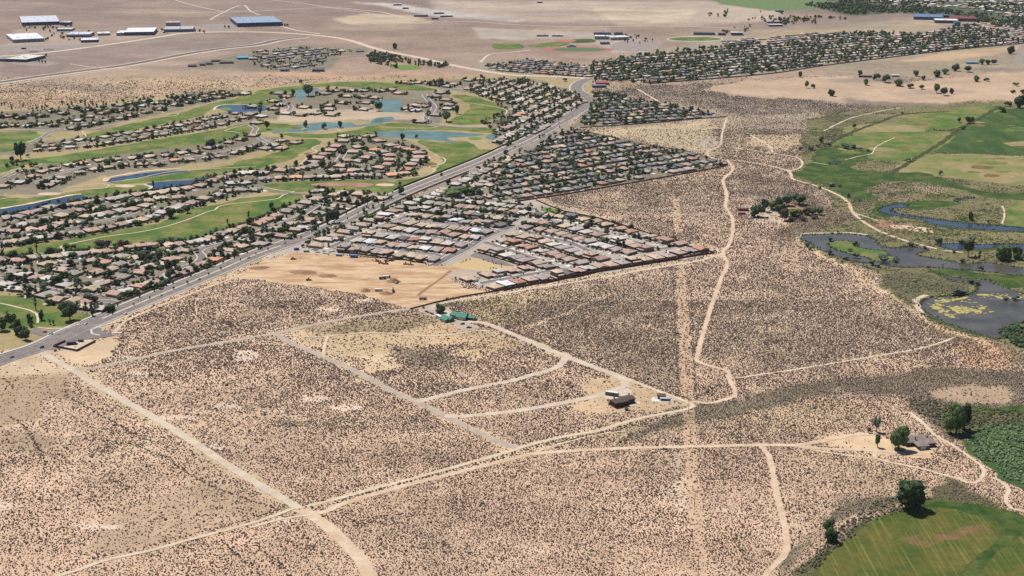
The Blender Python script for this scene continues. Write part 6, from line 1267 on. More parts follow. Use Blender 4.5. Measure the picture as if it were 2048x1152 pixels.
# ------------------------------------------------------------------ houses of the open desert
def shape_house(label, loc, yaw, vols, rc, wc, name='ranch_house', extra=(), gable=False, pitch=.26, windows=(), cat='house'):
    t = empty(name, loc, yaw, label=label, category=cat)
    wb = MB(); rb = MB()
    for x0, x1, y0, y1, h in vols:
        wb.box(x0, x1, y0, y1, 0, h); rb.hip(x0 - .7, x1 + .7, y0 - .7, y1 + .7, h, pitch * (min(x1 - x0, y1 - y0) + 1.4) / 2 + .1, gable)
    for c in extra: rb.box(*c)
    col_link('wall', wb, t, wc, 'wall'); col_link('roof', rb, t, rc, 'roof')
    for (x, y, w, z0, z1, ax) in windows:
        b = MB(); b.box(*((x - w / 2, x + w / 2, y - .06, y + .05) if ax == 'x' else (x - .05, x + .06, y - w / 2, y + w / 2)), z0, z1); o = link('garage_door' if w > 4 else 'window', b.mesh('window', M['garage' if w > 4 else 'glass']), t)
    return t
q1 = P(1246, 809); yb = yaw_of((1226, 812), (1270, 803))
t = shape_house('dark brown two-part house with a white patio, alone at the end of the gravel drive', q1, yb, [(-11, 2, -4.5, 5, 4.4), (1.5, 11.5, -1.5, 8, 4.1)], A(104,92,84), A(104,62,52), gable=True, windows=[(-11, 0, 2, 1, 2.2, 'y'), (-6, -4.5, 2.2, 1, 2.3, 'x'), (-2, -4.5, 1.6, 2.9, 3.8, 'x'), (6, -1.5, 3, .2, 2.3, 'x'), (9.5, -1.5, 1.6, 2.7, 3.6, 'x'), (-9, -4.5, 1.4, 2.9, 3.8, 'x')], extra=[(-8.5, -7.6, 1.6, 2.4, 6, 9)])
b = MB(); b.add([(-5, -7.8, .2), (15, -4.8, .2), (16.5, -1.8, .2), (13, -1.6, .2), (1.6, -5.1, .2), (-5, -5.1, .2)], [(0, 1, 2, 3, 4, 5)]); b2 = link('patio', b.mesh('patio', M['pale']), t)
q2 = P(1224, 791); t = empty('cargo_container', q2, yaw_of((1216, 790), (1232, 792)) - .05, label='long cargo box with white top beside the brown house', category='container'); b = MB(); b.box(-6, 6, -1.6, 1.6, .3, 3.4, True); col_link('body', b, t, A(126,122,128)); b = MB(); b.box(-6.05, 6.05, -1.65, 1.65, 3.4, 3.6, True); col_link('roof', b, t, WH); b = MB(); b.box(6.0, 6.08, -1.5, 1.5, .5, 3.3, True); col_link('door', b, t, (.2, .2, .22))
q3 = P(1324, 799); t = shape_house('small low house on a white slab near the fence corner', q3, -.1, [(-4, 2.5, 1, 7, 2.8)], A(112,86,80), A(120,92,84), 'outbuilding', windows=[(-1, 1, 1.6, .9, 2.1, 'x')]); b = MB(); b.box(-2, 7, -4, 3, 2.2, 2.4, True); col_link('porch_roof', b, t, A(196,204,200)); b = MB()
for x, y in ((-1.8, -3.8), (6.8, -3.8), (6.8, 2.8)): b.cyl((x, y, 0), (x, y, 2.2), .1, .1, 5)
col_link('post', b, t, (.3, .3, .3)); b = MB(); b.box(-9, 10, -6, 4, .02, .16); link('slab', b.mesh('slab', M['pale']), t)
q4 = P(1836, 893); t = shape_house('large grey roofed ranch house with wings and chimneys at the far right', q4, yaw_of((1812, 896), (1858, 892)), [(-10, 12, 2, 15, 3.2), (-3, 6, -7, 3, 3.0), (7, 14, -3, 9, 3.2), (-12, -3, 5, 16, 3.0)], A(158,142,138), A(120,104,108), pitch=.34, extra=[(-1, 0, 4, 5, 4, 7), (10, 11, 5, 6, 4, 6.6)], windows=[(1, -7, 4.8, .1, 2.4, 'x'), (9.5, -3, 2, .9, 2.1, 'x'), (-6, 2, 1.6, .9, 2.1, 'x'), (13, 0, 2, .9, 2.1, 'y')])
t = shape_house('orange tile roofed house half hidden in the desert grove', P(1596, 423), .1, [(-13, -3, 2, 10, 3), (-5, 8, -2, 7, 3.2), (4, 11, -7, 2, 3)], A(200,142,114), A(180,142,124), 'grove_house', pitch=.36, windows=[(1, -2, 2, .9, 2.1, 'x'), (7.5, -7, 2.4, .9, 2.1, 'x'), (-9, 2, 2, .9, 2.1, 'x')])
t = shape_house('low brown roofed barn left of the desert grove', P(1486, 421), 0, [(-7, 7, -4, 4, 2.8)], A(112,84,76), A(120,92,84), 'grove_barn', gable=True, windows=[(0, -4, 3.4, .1, 2.4, 'x')], cat='barn')
flat('pink painted shed below the brown barn', 1484, 429, 10, 5, 2.6, A(226,140,150), A(214,120,130), 0, 'shed', 'shed', 1, units=0)
# green roofed compound
GR = A(94,158,138)
t = shape_house('main green roofed house with white gables in the gravel compound', P(920, 636), yaw_of((905, 634), (935, 640)) + .15, [(-9, 7, -3, 7, 3.2), (-1, 9, -7, 2, 3.2), (-12, -7, 0, 6, 2.8)], GR, A(206,198,188), 'green_roofed_house', gable=True, pitch=.42, windows=[(4, -7, 5, .1, 2.4, 'x'), (-5, -3, 2, .9, 2.1, 'x'), (9, -3, 2, .9, 2.1, 'y')])
t = shape_house('green roofed garage left of the main compound house', P(894, 641), yaw_of((880, 638), (905, 645)) + .1, [(-6, 6, -3.5, 5, 3), (-3, 4, -6.5, 0, 2.8)], GR, A(120,150,140), 'green_roofed_garage', gable=True, pitch=.4, windows=[(.5, -6.5, 4.6, .1, 2.3, 'x'), (-4.5, -3.5, 1.2, .9, 2.1, 'x')], cat='garage')
t = shape_house('small green roofed shed at the right end of the compound', P(941, 639), -.35, [(-5, 5, -2.6, 3, 2.8)], GR, A(104,92,92), 'green_roofed_shed', gable=True, pitch=.36, windows=[(-2, -2.6, 2.2, .1, 2.1, 'x')], cat='shed')
t = empty('storage_tank', P(948, 641), 0, label='grey tank beside the right compound shed', category='tank'); b = MB(); b.cyl((0, 0, 0), (0, 0, 3), 1.5, 1.5, 12); col_link('tank_body', b, t, A(110,120,130)); b = MB(); b.cyl((0, 0, 3), (0, 0, 3.4), 1.5, .4, 12); col_link('tank_lid', b, t, A(150,156,160))
# walled pumping yard
yq = [P(107, 694.5), P(154, 703), P(191, 684), P(165, 679), P(131, 684)]
tq = empty('pump_station_wall', yq[0], 0, label='brown block wall round the small pumping yard at the junction', category='wall')
for a, c in ((0, 1), (1, 2), (0, 4)):
    A_, C_ = yq[a] - yq[0], yq[c] - yq[0]; d_ = (C_ - A_).normalized(); n_ = Vector((-d_.y, d_.x, 0)) * .18; b = MB(); vs = [A_ + n_, C_ + n_, C_ - n_, A_ - n_]
    b.add([(v.x, v.y, z) for z in (0, 2.3 + .003 * a) for v in vs], [(0, 1, 5, 4), (1, 2, 6, 5), (2, 3, 7, 6), (3, 0, 4, 7), (4, 5, 6, 7)]); link('wall_panel', b.mesh('wall_panel', M['wall_brown']), tq)
sheet('pump_yard', [(107,694.5),(154,703),(191,684),(165,679),(131,684)], 'dirt_light', .16, 0)
t = shape_house('small grey pump house inside the walled yard', P(143, 688.5), yaw_of((130,689),(155,687)), [(-4.5, 4.5, -2.2, 2.8, 3)], A(128,116,128), A(96,80,84), 'pump_house', gable=True, pitch=.2, windows=[(2, -2.2, 1.2, .1, 2.1, 'x')], cat='pump house')
t = empty('tank', P(162, 683.5), 0, label='green tank in the right half of the pumping yard', category='tank'); b = MB(); b.cyl((-2.6, 0, 1.4), (2.6, 0, 1.4), 1.3, 1.3, 12); col_link('tank_body', b, t, A(50,104,92)); b = MB(); b.box(-2, -1.4, -1, 1, 0, .9); b.box(1.4, 2, -1, 1, 0, .9); col_link('cradle', b, t, (.2, .2, .2))
t = empty('white_canopy', P(234, 676), .02, label='white flat canopy on thin posts beside the dirt verge', category='canopy'); b = MB(); b.box(-5.2, 5.2, -1.1, 1.1, 5.2, 5.7, True); col_link('roof', b, t, WH); b = MB(); b.box(4.6, 7.2, .4, 2.6, 3.4, 3.8, True); col_link('side_roof', b, t, A(160,150,150))
for x in (-4.8, -1.6, 1.6, 4.8): b = MB(); b.cyl((x, 0, 0), (x, 0, 5.2), .13, .13, 6); col_link('post', b, t, (.5, .5, .5))
# utility poles
def pole(px, py, h, label):
    t = empty('utility_pole', P(px, py), random.uniform(-.1, .1), label=label, category='utility pole', group='utility poles'); b = MB(); b.cyl((0, 0, 0), (0, 0, h), .24, .15, 8); link('shaft', b.mesh('shaft', M['wood']), t)
    b = MB(); b.box(-1.6, 1.6, -.08, .08, h - 1.0, h - .75, True); link('crossarm', b.mesh('crossarm', M['wood']), t)
    b = MB()
    for x in (-1.4, -.5, .5, 1.4): b.cyl((x, 0, h - .75), (x, 0, h - .45), .08, .08, 5)
    link('insulator', b.mesh('insulator', M['white']), t)
for px, py, h, lb in [(1396,1150,15,'lowest utility pole in the cleared strip, at the bottom edge'),(1389,1014,13.5,'utility pole mid way down the lower cleared strip'),(1380,886,14,'utility pole just above the long dirt road'),(1377,826,12,'utility pole at the fence corner of the cleared strip'),(1374.6,798,12,'utility pole just up the strip from the fence corner'),(1259,876,13,'utility pole alone in the brushy wedge left of the cleared strip'),
                      (1371,745,12,'utility pole in the upper strip, level with the trail bend'),(1368,698,12,'utility pole in the upper strip, second above the trail bend'),(1365,655,12,'utility pole in the upper strip, third above the trail bend'),(1362,618,12,'utility pole in the upper strip, fourth above the trail bend'),(1359,585,12,'utility pole in the upper strip, fifth above the trail bend'),(1356,556,12,'highest utility pole of the strip, below the brown wall'),
                      (712,737,9,'short pole beside the upper gravel road'),(770,770,9,'short pole half way down the gravel road'),(852,822,9,'short pole near the first gravel fork'),(936,862,9,'short pole near the end of the gravel road'),(277,712,10,'short pole beside the long gravel lane'),(1786,862,10,'thin pole in the brush above the ranch trees'),(1487,762,10,'thin pole below the narrow branch track')]:
    pole(px, py, h, lb)
# ------------------------------------------------------------------ vehicles
def car_parts(kind):
    b = MB(); L, W = (4.6, 1.85) if kind != 'truck' else (5.6, 2.0)
    prof = {'car': [(-2.3,.35),(-2.3,.8),(-1.2,.95),(2.0,1.0),(2.3,.8),(2.3,.35)], 'suv': [(-2.3,.4),(-2.3,.95),(-1.3,1.1),(2.25,1.15),(2.3,.5),(2.3,.4)], 'truck': [(-2.8,.45),(-2.8,1.0),(-1.6,1.15),(2.8,1.15),(2.8,.45),(2.75,.45)]}[kind]
    def loft(pr, w0, w1, m_): 
        n = len(pr); z0 = min(z for x, z in pr); z1 = max(z for x, z in pr); ww = lambda z: w0 + (w1 - w0) * (z - z0) / (z1 - z0); m_.add([(x, -ww(z) / 2, z) for x, z in pr] + [(x, ww(z) / 2, z) for x, z in pr], [tuple(range(n))[::1], tuple(range(n, 2 * n))[::-1]] + [(i, (i + 1) % n + 0, (i + 1) % n + n, i + n)[::-1] for i in range(n)])
    loft(prof, W, W * .96, b)
    c = MB(); cp = {'car': [(-1.1,.93),(-.4,1.45),(1.1,1.45),(1.9,.95)], 'suv': [(-1.2,1.08),(-.6,1.72),(2.0,1.72),(2.2,1.1)], 'truck': [(-1.5,1.13),(-.9,1.8),(.5,1.8),(.7,1.13)]}[kind]; loft(cp, W * .93, W * .74, c)
    r = MB(); zt = cp[1][1]; r.box(cp[1][0] + .05, cp[2][0] - .05, -W * .36, W * .36, zt, zt + .04, True)
    w = MB()
    return b, c, r, L, W
CARP = {}
for kd in ('car', 'suv', 'truck'):
    b, c, r, L, W = car_parts(kd); wm = MB(); wm.cyl((0, -.12, 0), (0, .12, 0), .34, .34, 10); bed = None
    if kd == 'truck': bed = MB(); bed.box(.85, 2.7, -.8, .8, 1.155, 1.17)
    CARP[kd] = (b.mesh('body', M['carpaint']), c.mesh('cabin_glass', M['glass']), r.mesh('roof_panel', M['carpaint']), wm.mesh('wheel', M['rubber']), bed.mesh('cargo_bed', M['dark']) if bed else None, L, W)
PAINT = {'white': (.72,.72,.70), 'silver': (.45,.46,.48), 'black': (.02,.02,.025), 'dark blue': (.03,.05,.12), 'red': (.32,.03,.03), 'dark grey': (.10,.10,.11), 'tan': (.38,.31,.22), 'light blue': (.28,.42,.58)}
def vehicle(loc, yaw, kd, pc, label, group=None):
    nm = {'car': 'car', 'suv': 'suv', 'truck': 'pickup_truck'}[kd]; t = empty(nm, loc, yaw, label=label, category={'car': 'car', 'suv': 'car', 'truck': 'pickup truck'}[kd], group=group); bm_, cm, rm, wm, bed, L, W = CARP[kd]
    o = link('body', bm_, t); o.color = (*PAINT[pc], 1); link('cabin_glass', cm, t); o = link('roof_panel', rm, t); o.color = (*PAINT[pc], 1)
    if bed: link('cargo_bed', bed, t)
    for x in (-L * .31, L * .31):
        for y in (-W / 2 + .08, W / 2 - .08): w = link('wheel', wm, t); w.location = (x, y, .34)
    return t
ym = yaw_of((82,694),(300,598))
def vpx(px, py, kd, pc, label, yaw=None, z=0.0, group=None):
    p = P(px, py); p.z = z; return vehicle(p, ym if yaw is None else yaw, kd, pc, label, group)
for a in [(84,696,'suv','black','black car on the main road just left of the pumping yard',None,.32),(24,716,'car','dark blue','blue car on the main road near the left edge',None,.32),(172,649,'car','white','white car waiting in the turn lane at the junction',None,.32),(214,631,'car','white','white car in the upper lane below the corner tree',None,.32),(251,629,'suv','white','white car in the lower lane heading up the main road',None,.32),
          (101,669,'truck','white','white pickup at the mouth of the left side road',.25,.24),(90,665,'car','red','dark red car behind the white pickup on the side road',.2,.24),(322,592,'car','silver','silver car on the main road beyond the white pair',None,.32),(399,560,'car','dark grey','dark car in the upper lane mid way along the tan wall',None,.32),(497,517,'suv','silver','silver car passing the earthworks corner',None,.32),
          (640,466,'car','white','white car on the main road above the blue tarp',None,.32),(745,416,'car','dark blue','dark blue car on the main road beside the roadside cluster',None,.32),(905,348,'car','white','white car high on the main road near the thicket',None,.32),(1030,294,'truck','dark grey','dark pickup high on the main road by the middle tract',None,.32),(1118,246,'car','silver','silver car far up the main road',None,.32),(1144,234,'car','white','white car farthest up the main road',None,.32),
          (925,649,'suv','dark grey','dark car in the middle of the compound yard',.3,.13),(938,656,'truck','black','black pickup at the lower edge of the compound',.15,0),(911,638,'car','black','black car between the two compound houses',.3,.13),(1816,904,'car','light blue','pale blue car parked in front of the ranch house',-.2,.13),(1803,902,'suv','dark grey','dark car in tree shade left of the pale blue one',-.3,.13),(1508,433,'car','white','white car under the grove\'s left tree, left one',0,.1),(1517,433,'car','silver','silver car under the grove\'s left tree, right one',0,.1),(1541,421,'car','white','white car on the grove parking court',.2,.1)]:
    vpx(a[0], a[1], a[2], a[3], a[4], a[5], a[6])
def boxcar(label, px, py, yaw, L, W, H, c, name, cat, z0=.5, wheels=True):
    t = empty(name, P(px, py), yaw, label=label, category=cat); b = MB(); b.box(-L / 2, L / 2, -W / 2, W / 2, z0, H, True); col_link('body', b, t, c); b = MB(); b.box(-L / 2 + .1, L / 2 - .1, -W / 2 + .1, W / 2 - .1, H, H + .12); col_link('roof', b, t, tuple(min(.8, x * 1.2) for x in c))
    b = MB(); b.box(-L / 2 + 1, L / 2 - 1.2, -W / 2 - .04, -W / 2 + .02, H * .55, H * .8, True); link('window', b.mesh('window', M['glass']), t)
    if wheels:
        for x in (-L * .2, L * .2):
            for y in (-W / 2 + .1, W / 2 - .1): w = link('wheel', CARP['car'][3], t); w.location = (x, y, .38)
    return t
boxcar('long white camper beside the green roofed garage', 878, 637, yaw_of((870,632),(886,641)), 10, 2.8, 3.4, WH, 'camper', 'camper')
t = boxcar('low dark flat trailer behind the pickup on the compound gravel', 863, 628, yaw_of((851,624),(866,630)), 6, 2.2, 1.3, (.12, .08, .08), 'flat_trailer', 'trailer', .5)
vehicle(P(853.5, 624.5), yaw_of((866,630),(851,624)) + math.pi, 'truck', 'black', 'black pickup towing the flat trailer at the compound entrance')
def cont(label, px, py, yaw, L, W, H, c):
    t = empty('shipping_container', P(px, py), yaw, label=label, category='container'); b = MB(); b.box(-L / 2, L / 2, -W / 2, W / 2, .1, H, True)
    for k in range(int(L / .6)): x = -L / 2 + .3 + k * .6; b.box(x - .1, x + .1, -W / 2 - .06, -W / 2, .3, H - .2)
    col_link('body', b, t, c); b = MB(); b.box(L / 2, L / 2 + .06, -W / 2 + .1, W / 2 - .1, .2, H - .1, True); col_link('door', b, t, tuple(x * .8 for x in c)); b = MB(); b.box(-L / 2, L / 2, -W / 2, W / 2, H, H + .08); col_link('roof', b, t, tuple(min(.8, x * 1.3 + .05) for x in c)); return t
cont('larger blue container behind the earthworks row', 708, 515, -.12, 9, 3.4, 3.4, A(88,124,176)); cont('smaller pale blue container left of the larger one', 678, 512, -.1, 7.5, 2.6, 2.4, A(140,160,200)); cont('blue container at the tract entrance corner', 593, 500, .3, 6, 3, 3, A(90,116,184)); cont('green container near the tract entrance corner', 613, 504, 0, 7, 2.6, 2.2, A(104,176,146))
t = shape_house('unfinished house with pale decking roof at the tract entrance', foot(634, 490), HOUSES[0]['yaw'], [(-7, 7, -6, 6, 3)], A(206,200,176), A(110,120,140), 'unfinished_house', windows=[(0, -6, 2, .9, 2.1, 'x')]) if False else None
rng = random.Random(5)
for i in range(16):
    x, y = rng.uniform(624, 668), rng.uniform(499, 511); t = empty('lumber_stack', P(x, y), rng.uniform(-.4, .4), label=f"stack of building material, {ORD[i]} of the piles near the tract entrance", category='material stack', group='stacks of building material'); c = rng.choice([A(226,214,190), A(150,176,160), A(110,130,160), A(190,170,150)]); b = MB(); w = rng.uniform(1, 2.4); b.box(-w, w, -.7, .7, 0, rng.uniform(.6, 1.4)); col_link('stack', b, t, c)
for i in range(7): t = empty('pipe_stack', P(722 + i * 6.5, 513.5 + i * .5), .2, label=f"dark pile of pipe, {ORD[i]} from the left behind the blue container", category='material stack', group='dark pipe piles'); b = MB(); [b.cyl((-1.6, k * .5 - .6, .3), (1.6, k * .5 - .6, .3), .25, .25, 6) for k in range(3)]; b.cyl((-1.6, -.3, .75), (1.6, -.3, .75), .25, .25, 6); link('pipes', b.mesh('pipes', M['dark']), t)
def excavator(label, px, py, yaw, c, reach=1.0):
    t = empty('excavator', P(px, py), yaw, label=label, category='excavator')
    for s_ in (-1, 1): b = MB(); b.box(-2.1, 2.1, s_ * 1.2 - .35, s_ * 1.2 + .35, .15, .95, True); b.cyl((-2.1, s_ * 1.2 - .35, .55), (-2.1, s_ * 1.2 + .35, .55), .4, .4, 8); b.cyl((2.1, s_ * 1.2 - .35, .55), (2.1, s_ * 1.2 + .35, .55), .4, .4, 8); link('crawler_track', b.mesh('crawler_track', M['dark']), t)
    b = MB(); b.box(-2.4, 1.4, -1.3, 1.3, 1.0, 2.2, True); b.box(-2.4, -1, -1.3, 1.3, 2.2, 2.6); col_link('body', b, t, c); b = MB(); b.box(.1, 1.5, .2, 1.25, 2.2, 3.3); link('cab', b.mesh('cab', M['glass']), t)
    b = MB(); b.cyl((1.2, -.4, 1.8), (4.2, -.4, 4.6), .35, .28, 6); b.cyl((4.2, -.4, 4.6), (6.2, -.4, 3.8), .28, .24, 6); col_link('boom', b, t, c); b = MB(); b.cyl((6.2, -.4, 3.8), (6.8, -.4, 1.0), .24, .18, 6); col_link('arm', b, t, c); b = MB(); b.box(6.2, 7.3, -.9, .1, .1, 1.0, True); link('bucket', b.mesh('bucket', M['dark']), t); return t
def loader(label, px, py, yaw, c, name='wheel_loader', cat='loader'):
    t = empty(name, P(px, py), yaw, label=label, category=cat); b = MB(); b.box(-3.4, 0, -1.1, 1.1, .8, 2.1, True); b.box(0, 2, -.8, .8, .7, 1.5, True); col_link('body', b, t, c); b = MB(); b.box(-1.2, .4, -.8, .8, 2.1, 3.3); link('cab', b.mesh('cab', M['glass']), t); b = MB(); b.add([(2.6, -1.4, .1), (3.9, -1.4, .2), (2.6, -1.4, 1.4), (2.6, 1.4, .1), (3.9, 1.4, .2), (2.6, 1.4, 1.4)], [(0, 1, 2), (5, 4, 3), (0, 3, 4, 1), (0, 2, 5, 3), (1, 4, 5, 2)]); b.cyl((1.4, .6, 1.3), (2.7, .6, .8), .15, .15, 5); b.cyl((1.4, -.6, 1.3), (2.7, -.6, .8), .15, .15, 5); col_link('bucket', b, t, c)
    for x in (-2.4, 1.2):
        for y in (-1.15, 1.15): w = link('wheel', CARP['car'][3], t); w.location = (x, y, .75); w.scale = (2.2, 2.4, 2.2)
    return t
def dumper(label, px, py, yaw, cab, bedc):
    t = empty('dump_truck', P(px, py), yaw, label=label, category='dump truck'); b = MB(); b.box(-4.6, -2.9, -1.2, 1.2, .7, 2.9, True); col_link('cab', b, t, cab); b = MB(); b.box(-4.66, -4.58, -1, 1, 1.7, 2.6, True); link('windscreen', b.mesh('windscreen', M['glass']), t); b = MB(); b.add([(-2.6,-1.2,1.1),(3.4,-1.2,1.1),(3.8,-1.3,2.8),(-2.6,-1.3,2.8),(-2.6,1.2,1.1),(3.4,1.2,1.1),(3.8,1.3,2.8),(-2.6,1.3,2.8)], [(0,1,2,3),(7,6,5,4),(1,5,6,2),(0,3,7,4),(0,4,5,1),(3,2,6,7)]); col_link('dump_bed', b, t, bedc)
    b = MB(); b.box(-4.4, 3.2, -.5, .5, .6, 1.1, True); link('chassis', b.mesh('chassis', M['dark']), t)
    for x in (-3.7, 1.2, 2.6):
        for y in (-1.1, 1.1): w = link('wheel', CARP['car'][3], t); w.location = (x, y, .5); w.scale = (1.45, 1.6, 1.45)
    return t
RB = (.30, .11, .06); YL = (.52, .33, .06)
excavator('rust coloured excavator with raised boom, upper left of the parked machines', 754, 523, 2.6, RB); loader('rust coloured loader right below the raised boom', 762, 527, .2, RB); excavator('second rust coloured excavator in the parked group', 773, 523, .5, RB); loader('rust loader nearest the camera in the parked group', 771, 528.5, 3.0, RB); loader('brown loader behind the parked group by the fence', 783, 522, -.3, RB)
loader('yellow grader parked alone right of the rust machines', 812, 529, .1, YL, 'grader', 'grader'); loader('yellow loader at the right end of the parked machines', 822, 530, -.1, YL)
dumper('dump truck with white bed on the upper earthworks', 773, 556, 3.3, (.08,.08,.09), (.6,.6,.58)); dumper('dark dump truck left beside the white one', 764, 558.5, 3.3, (.04,.04,.05), (.06,.06,.07)); excavator('excavator digging right of the big spoil heap', 787, 584, 1.8, (.10,.09,.08)); loader('small loader on the right flank of the spoil heap', 794, 566, 1.2, (.42,.40,.36))
dumper('white lorry between the two lower spoil heaps', 756, 582, 3.1, (.65,.65,.63), (.66,.66,.64)); dumper('dark low lorry alone at the bottom of the earthworks', 847, 599.5, .1, (.12,.10,.12), (.16,.13,.16)); loader('dark scraper in the middle of the left earthworks', 618, 561, .3, (.12,.09,.07), 'scraper', 'scraper'); loader('dark machine at the upper left edge of the earthworks', 587, 519, .2, (.10,.08,.08), 'scraper', 'scraper')
def heap(px, py, w, d, h, label, seed=1):
    r = random.Random(seed); t = empty('spoil_heap', P(px, py), r.uniform(-.3, .3), label=label, category='earth heap', group='heaps on the earthworks'); n_ = 18; b = MB(); vs = [(0, 0, h)]; fs = []
    for k, (rr, zz) in enumerate(((.28, .82), (.55, .50), (.8, .2), (1.05, -.02))):
        for i in range(n_): a = 2 * math.pi * i / n_; q_ = rr * r.uniform(.85, 1.15); vs.append((math.cos(a) * w / 2 * q_, math.sin(a) * d / 2 * q_, h * zz * (r.uniform(.8, 1.2) if k < 3 else 1)))
    for i in range(n_): fs.append((0, 1 + i, 1 + (i + 1) % n_))
    for k in range(3):
        for i in range(n_): a = 1 + k * n_; fs.append((a + i, a + n_ + i, a + n_ + (i + 1) % n_, a + (i + 1) % n_))
    b.add(vs, fs); link('heap_surface', b.mesh('heap_surface', M['earthpile'], True), t)
heap(787, 563, 17, 14, 4.5, 'tallest dark spoil heap beside the dump trucks', 1); heap(731, 582, 12, 12, 3.2, 'pointed spoil heap left of the white lorry', 2); heap(773, 587, 18, 12, 2.6, 'wide low spoil heap below the excavator', 3); heap(608, 545, 34, 20, 2.2, 'broad low mound in the left earthworks', 4); heap(655, 552, 22, 16, 2.0, 'low mound right of the broad one', 5); heap(520, 536, 26, 14, 2.4, 'mound by the main road end of the earthworks', 6); heap(1768, 444, 14, 26, 2.4, 'reddish clay mound beside the valley track', 7)
sheet('trench', [(833,590),(838,586),(862,568),(880,556),(893,545),(897,541),(904,541),(898,548),(872,566),(852,582),(836,592)], 'earthpile', .05, .4)
# parked cars in the drives of the tract
cnt = 0
for h in sorted(near, key=lambda q_: q_['dist']):
    if h['key'][0] in 'ABCSW' and random.random() < .40 and cnt < 90 and h['place']:
        c, s_ = math.cos(h['yaw']), math.sin(h['yaw']); sx = 1 if h['v'] % 2 else -1; gc = sx * (-h['w'] / 2 + h['w'] * .23) + random.choice([-1.2, 1.2]); x, y = gc, -h['d'] / 2 - 3.4; p = h['p'] + Vector((x * c - y * s_, x * s_ + y * c, .17)); pc = random.choices(list(PAINT), [34, 16, 12, 6, 5, 12, 7, 2])[0]
        kd = random.choices(['car', 'suv', 'truck'], [4, 3, 3])[0]; pl = h['place'].replace(' from the left in the ', ' from left, ').replace(' from the right in the ', ' from right, ').replace('last at the right in the ', 'last at right, ').replace(' from the left', ' from left'); cnt += 1
        vehicle(p, h['yaw'] + math.pi / 2, kd, pc, f"{pc} {'pickup' if kd == 'truck' else 'car'} before the house {pl}", 'cars parked in the house drives')
for i, (x, y) in enumerate([(1010,420),(915,428),(1175,507),(1090,528),(1240,520),(1303,497),(1220,470),(745,492),(820,501),(860,478)]): vpx(x, y, random.choice(['car', 'suv']), random.choice(['white', 'silver', 'dark grey']), f"car standing at the kerb, {ORD[i]} of those parked in the tract streets", random.uniform(0, 3), .24, 'cars at the kerb')

# ------------------------------------------------------------------ reeds, rushes and scrub of the wet ground
def wet_plants():
    pts = []; cols = []
    for o in [o for o in bpy.data.objects if o.name.split('.')[0] in ('pond', 'river', 'channel', 'pond_island', 'marsh_pool')]:
        v = [Vector(p.co[:2]) for p in o.data.vertices]; n_ = len(v)
        for i in range(n_):
            a, b_ = v[i], v[(i + 1) % n_]
            for _ in range(max(1, int((b_ - a).length / 1.6))):
                t = random.random(); q_ = a.lerp(b_, t); off = abs(random.gauss(0, 1.6)); d = (b_ - a).normalized(); nn_ = Vector((d.y, -d.x)); sgn = -1 if o.name.startswith('pond_island') else 1
                pts.append((q_.x + nn_.x * off * sgn * random.choice([1, 1, -.3]), q_.y + nn_.y * off * sgn, random.uniform(.4, 1.1))); cols.append(random.choice([(.06, .085, .03), (.10, .12, .05), (.16, .16, .07), (.045, .06, .03)]))
    g = [P(*p) for p in VAL]; gp = [(p.x, p.y) for p in g]; xs = [p[0] for p in gp]; ys = [p[1] for p in gp]
    X = RNG.uniform(min(xs), min(max(xs), 1100), 150000); Y = RNG.uniform(min(ys), max(ys), 150000); px, py = to_px(X, Y)
    ok = (px < 2090) & (py > 225) & (py < 720) & (look(raster(VAL).astype(np.float32), px, py) > .5); X, Y, px, py = X[ok], Y[ok], px[ok], py[ok]
    W = np.zeros((HH, WW), bool)
    for o in [o for o in bpy.data.objects if o.name.split('.')[0] in ('pond', 'river', 'channel', 'marsh_pool', 'field', 'marsh')]: W |= raster([to_px(v.co.x, v.co.y) for v in o.data.vertices])
    rd = np.zeros((HH, WW), np.float32)
    c1 = vn(X / 45, Y / 45); c2 = vn(X / 13 + 5, Y / 13); keep = (c1 * .6 + c2 * .6 > .66) & ~look(W, px, py, False)
    for line, w in ROADS:
        if line[0].x < 250: continue
        L = np.array([(p.x, p.y) for p in line])[::2]
        d = np.full(len(X), 1e9)
        for a in L: d = np.minimum(d, (X - a[0]) ** 2 + (Y - a[1]) ** 2)
        keep &= d > (w / 2 + 5) ** 2
    X, Y = X[keep], Y[keep]; n_ = len(X); pal = np.array([(.085, .115, .04), (.13, .15, .055), (.19, .18, .085), (.16, .15, .115), (.07, .09, .04)])
    cc_ = pal[np.clip((vn(X / 70 + 9, Y / 70) * 6 - .5 + RNG.normal(0, .8, n_)).astype(int), 0, 4)] * RNG.uniform(.7, 1.3, (n_, 1)); sz = RNG.lognormal(-.1, .35, n_)
    PT = np.array(pts); co = np.concatenate([np.c_[X, Y, np.zeros(n_)], np.c_[PT[:, :2], np.full(len(PT), .1)]]); sc = np.concatenate([np.c_[sz, sz, sz * .6], np.c_[PT[:, 2], PT[:, 2], PT[:, 2] * 1.1]]); cl_ = np.concatenate([cc_, np.array(cols)])
    gn_scatter('wetland_brush', co, sc, RNG.uniform(0, 6.28, len(co)), cl_, [shrub_proto(i * 4.1 + 11, 2) for i in range(3)], M['sage']); print('wet', len(co))
wet_plants()
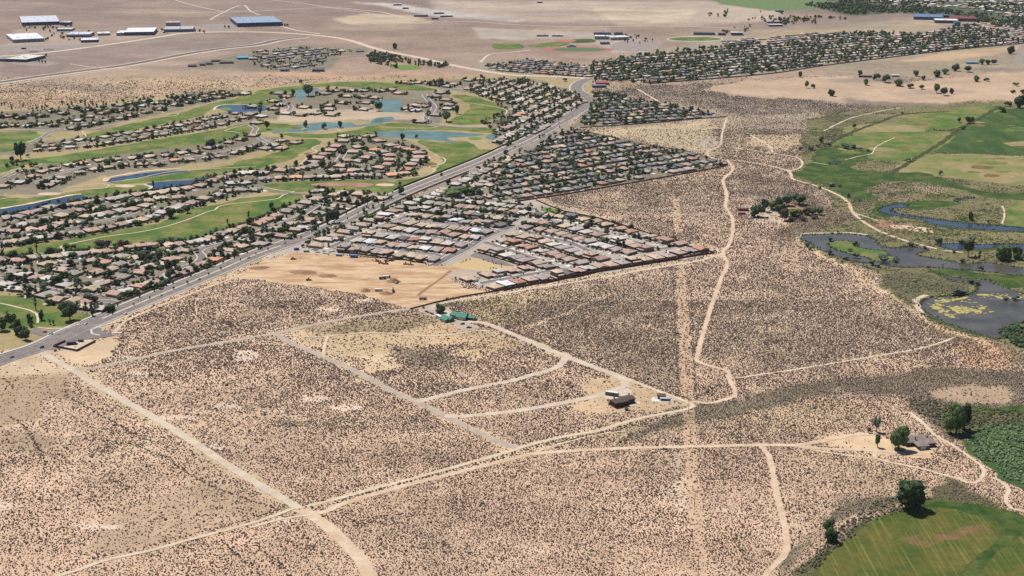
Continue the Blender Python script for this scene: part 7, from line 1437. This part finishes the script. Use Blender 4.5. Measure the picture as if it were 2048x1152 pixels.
# reed bed and brush at the lower right
def thicket(name, poly, dens, cols, smin, smax, hz=1.0):
    g = [P(*p) for p in poly]; gp = [(p.x, p.y) for p in g]; xs = [p[0] for p in gp]; ys = [p[1] for p in gp]; n_ = int((max(xs) - min(xs)) * (max(ys) - min(ys)) * dens); X = RNG.uniform(min(xs), max(xs), n_); Y = RNG.uniform(min(ys), max(ys), n_)
    px, py = to_px(X, Y); ok = look(raster(poly).astype(np.float32), px, py) > .5; X, Y = X[ok], Y[ok]; n_ = len(X); c = np.array(cols); k = np.clip((vn(X / 12, Y / 12) * len(c) + RNG.normal(0, .5, n_)).astype(int), 0, len(c) - 1); sz = RNG.uniform(smin, smax, n_)
    gn_scatter(name, np.c_[X, Y, np.zeros(n_)], np.c_[sz, sz, sz * hz], RNG.uniform(0, 6.28, n_), c[k] * RNG.uniform(.7, 1.3, (n_, 1)), [shrub_proto(i * 2.1 + 31, 2) for i in range(3)], M['sage'])
thicket('reed_bed_growth', [(1932,884),(1960,862),(2000,850),(2090,846),(2090,985),(2048,978),(2000,955),(1960,922)], .35, [(.09,.15,.06), (.12,.18,.08), (.15,.20,.095), (.07,.12,.05)], .7, 1.6)
thicket('marsh_brush', [(1800,800),(1860,805),(1920,812),(2060,826),(2060,848),(2000,850),(1950,862),(1925,884),(1890,850),(1850,830)], .12, [(.07,.085,.04), (.10,.11,.06), (.13,.12,.09)], .5, 1.3)
thicket('ditch_brush', [(1640,1150),(1650,1118),(1700,1075),(1770,1030),(1836,1010),(1870,1002),(1830,990),(1760,1005),(1690,1045),(1640,1090),(1600,1150)], .16, [(.09,.10,.06), (.12,.12,.08), (.07,.09,.04)], .5, 1.2)
thicket('willow_thicket', [(2003,668),(2020,650),(2060,640),(2060,700),(2030,690)], .10, [(.05,.075,.035), (.08,.11,.06)], 1.4, 3.0)
# ------------------------------------------------------------------ air
hb = MB(); hb.box(-15500, 15500, -200, 16500, -1.0, 462.0, True); hz = hb.mesh('haze'); hm = bpy.data.materials.new('haze_air'); hm.use_nodes = True; nt = hm.node_tree; nt.nodes.remove(nt.nodes['Principled BSDF']); pv = nt.nodes.new('ShaderNodeVolumePrincipled'); pv.inputs['Color'].default_value = (.86, .88, .95, 1); pv.inputs['Density'].default_value = 1.1e-5; pv.inputs['Anisotropy'].default_value = .2
nt.links.new(pv.outputs[0], nt.nodes['Material Output'].inputs['Volume']); hz.materials.append(hm); link('haze', hz, kind='stuff')
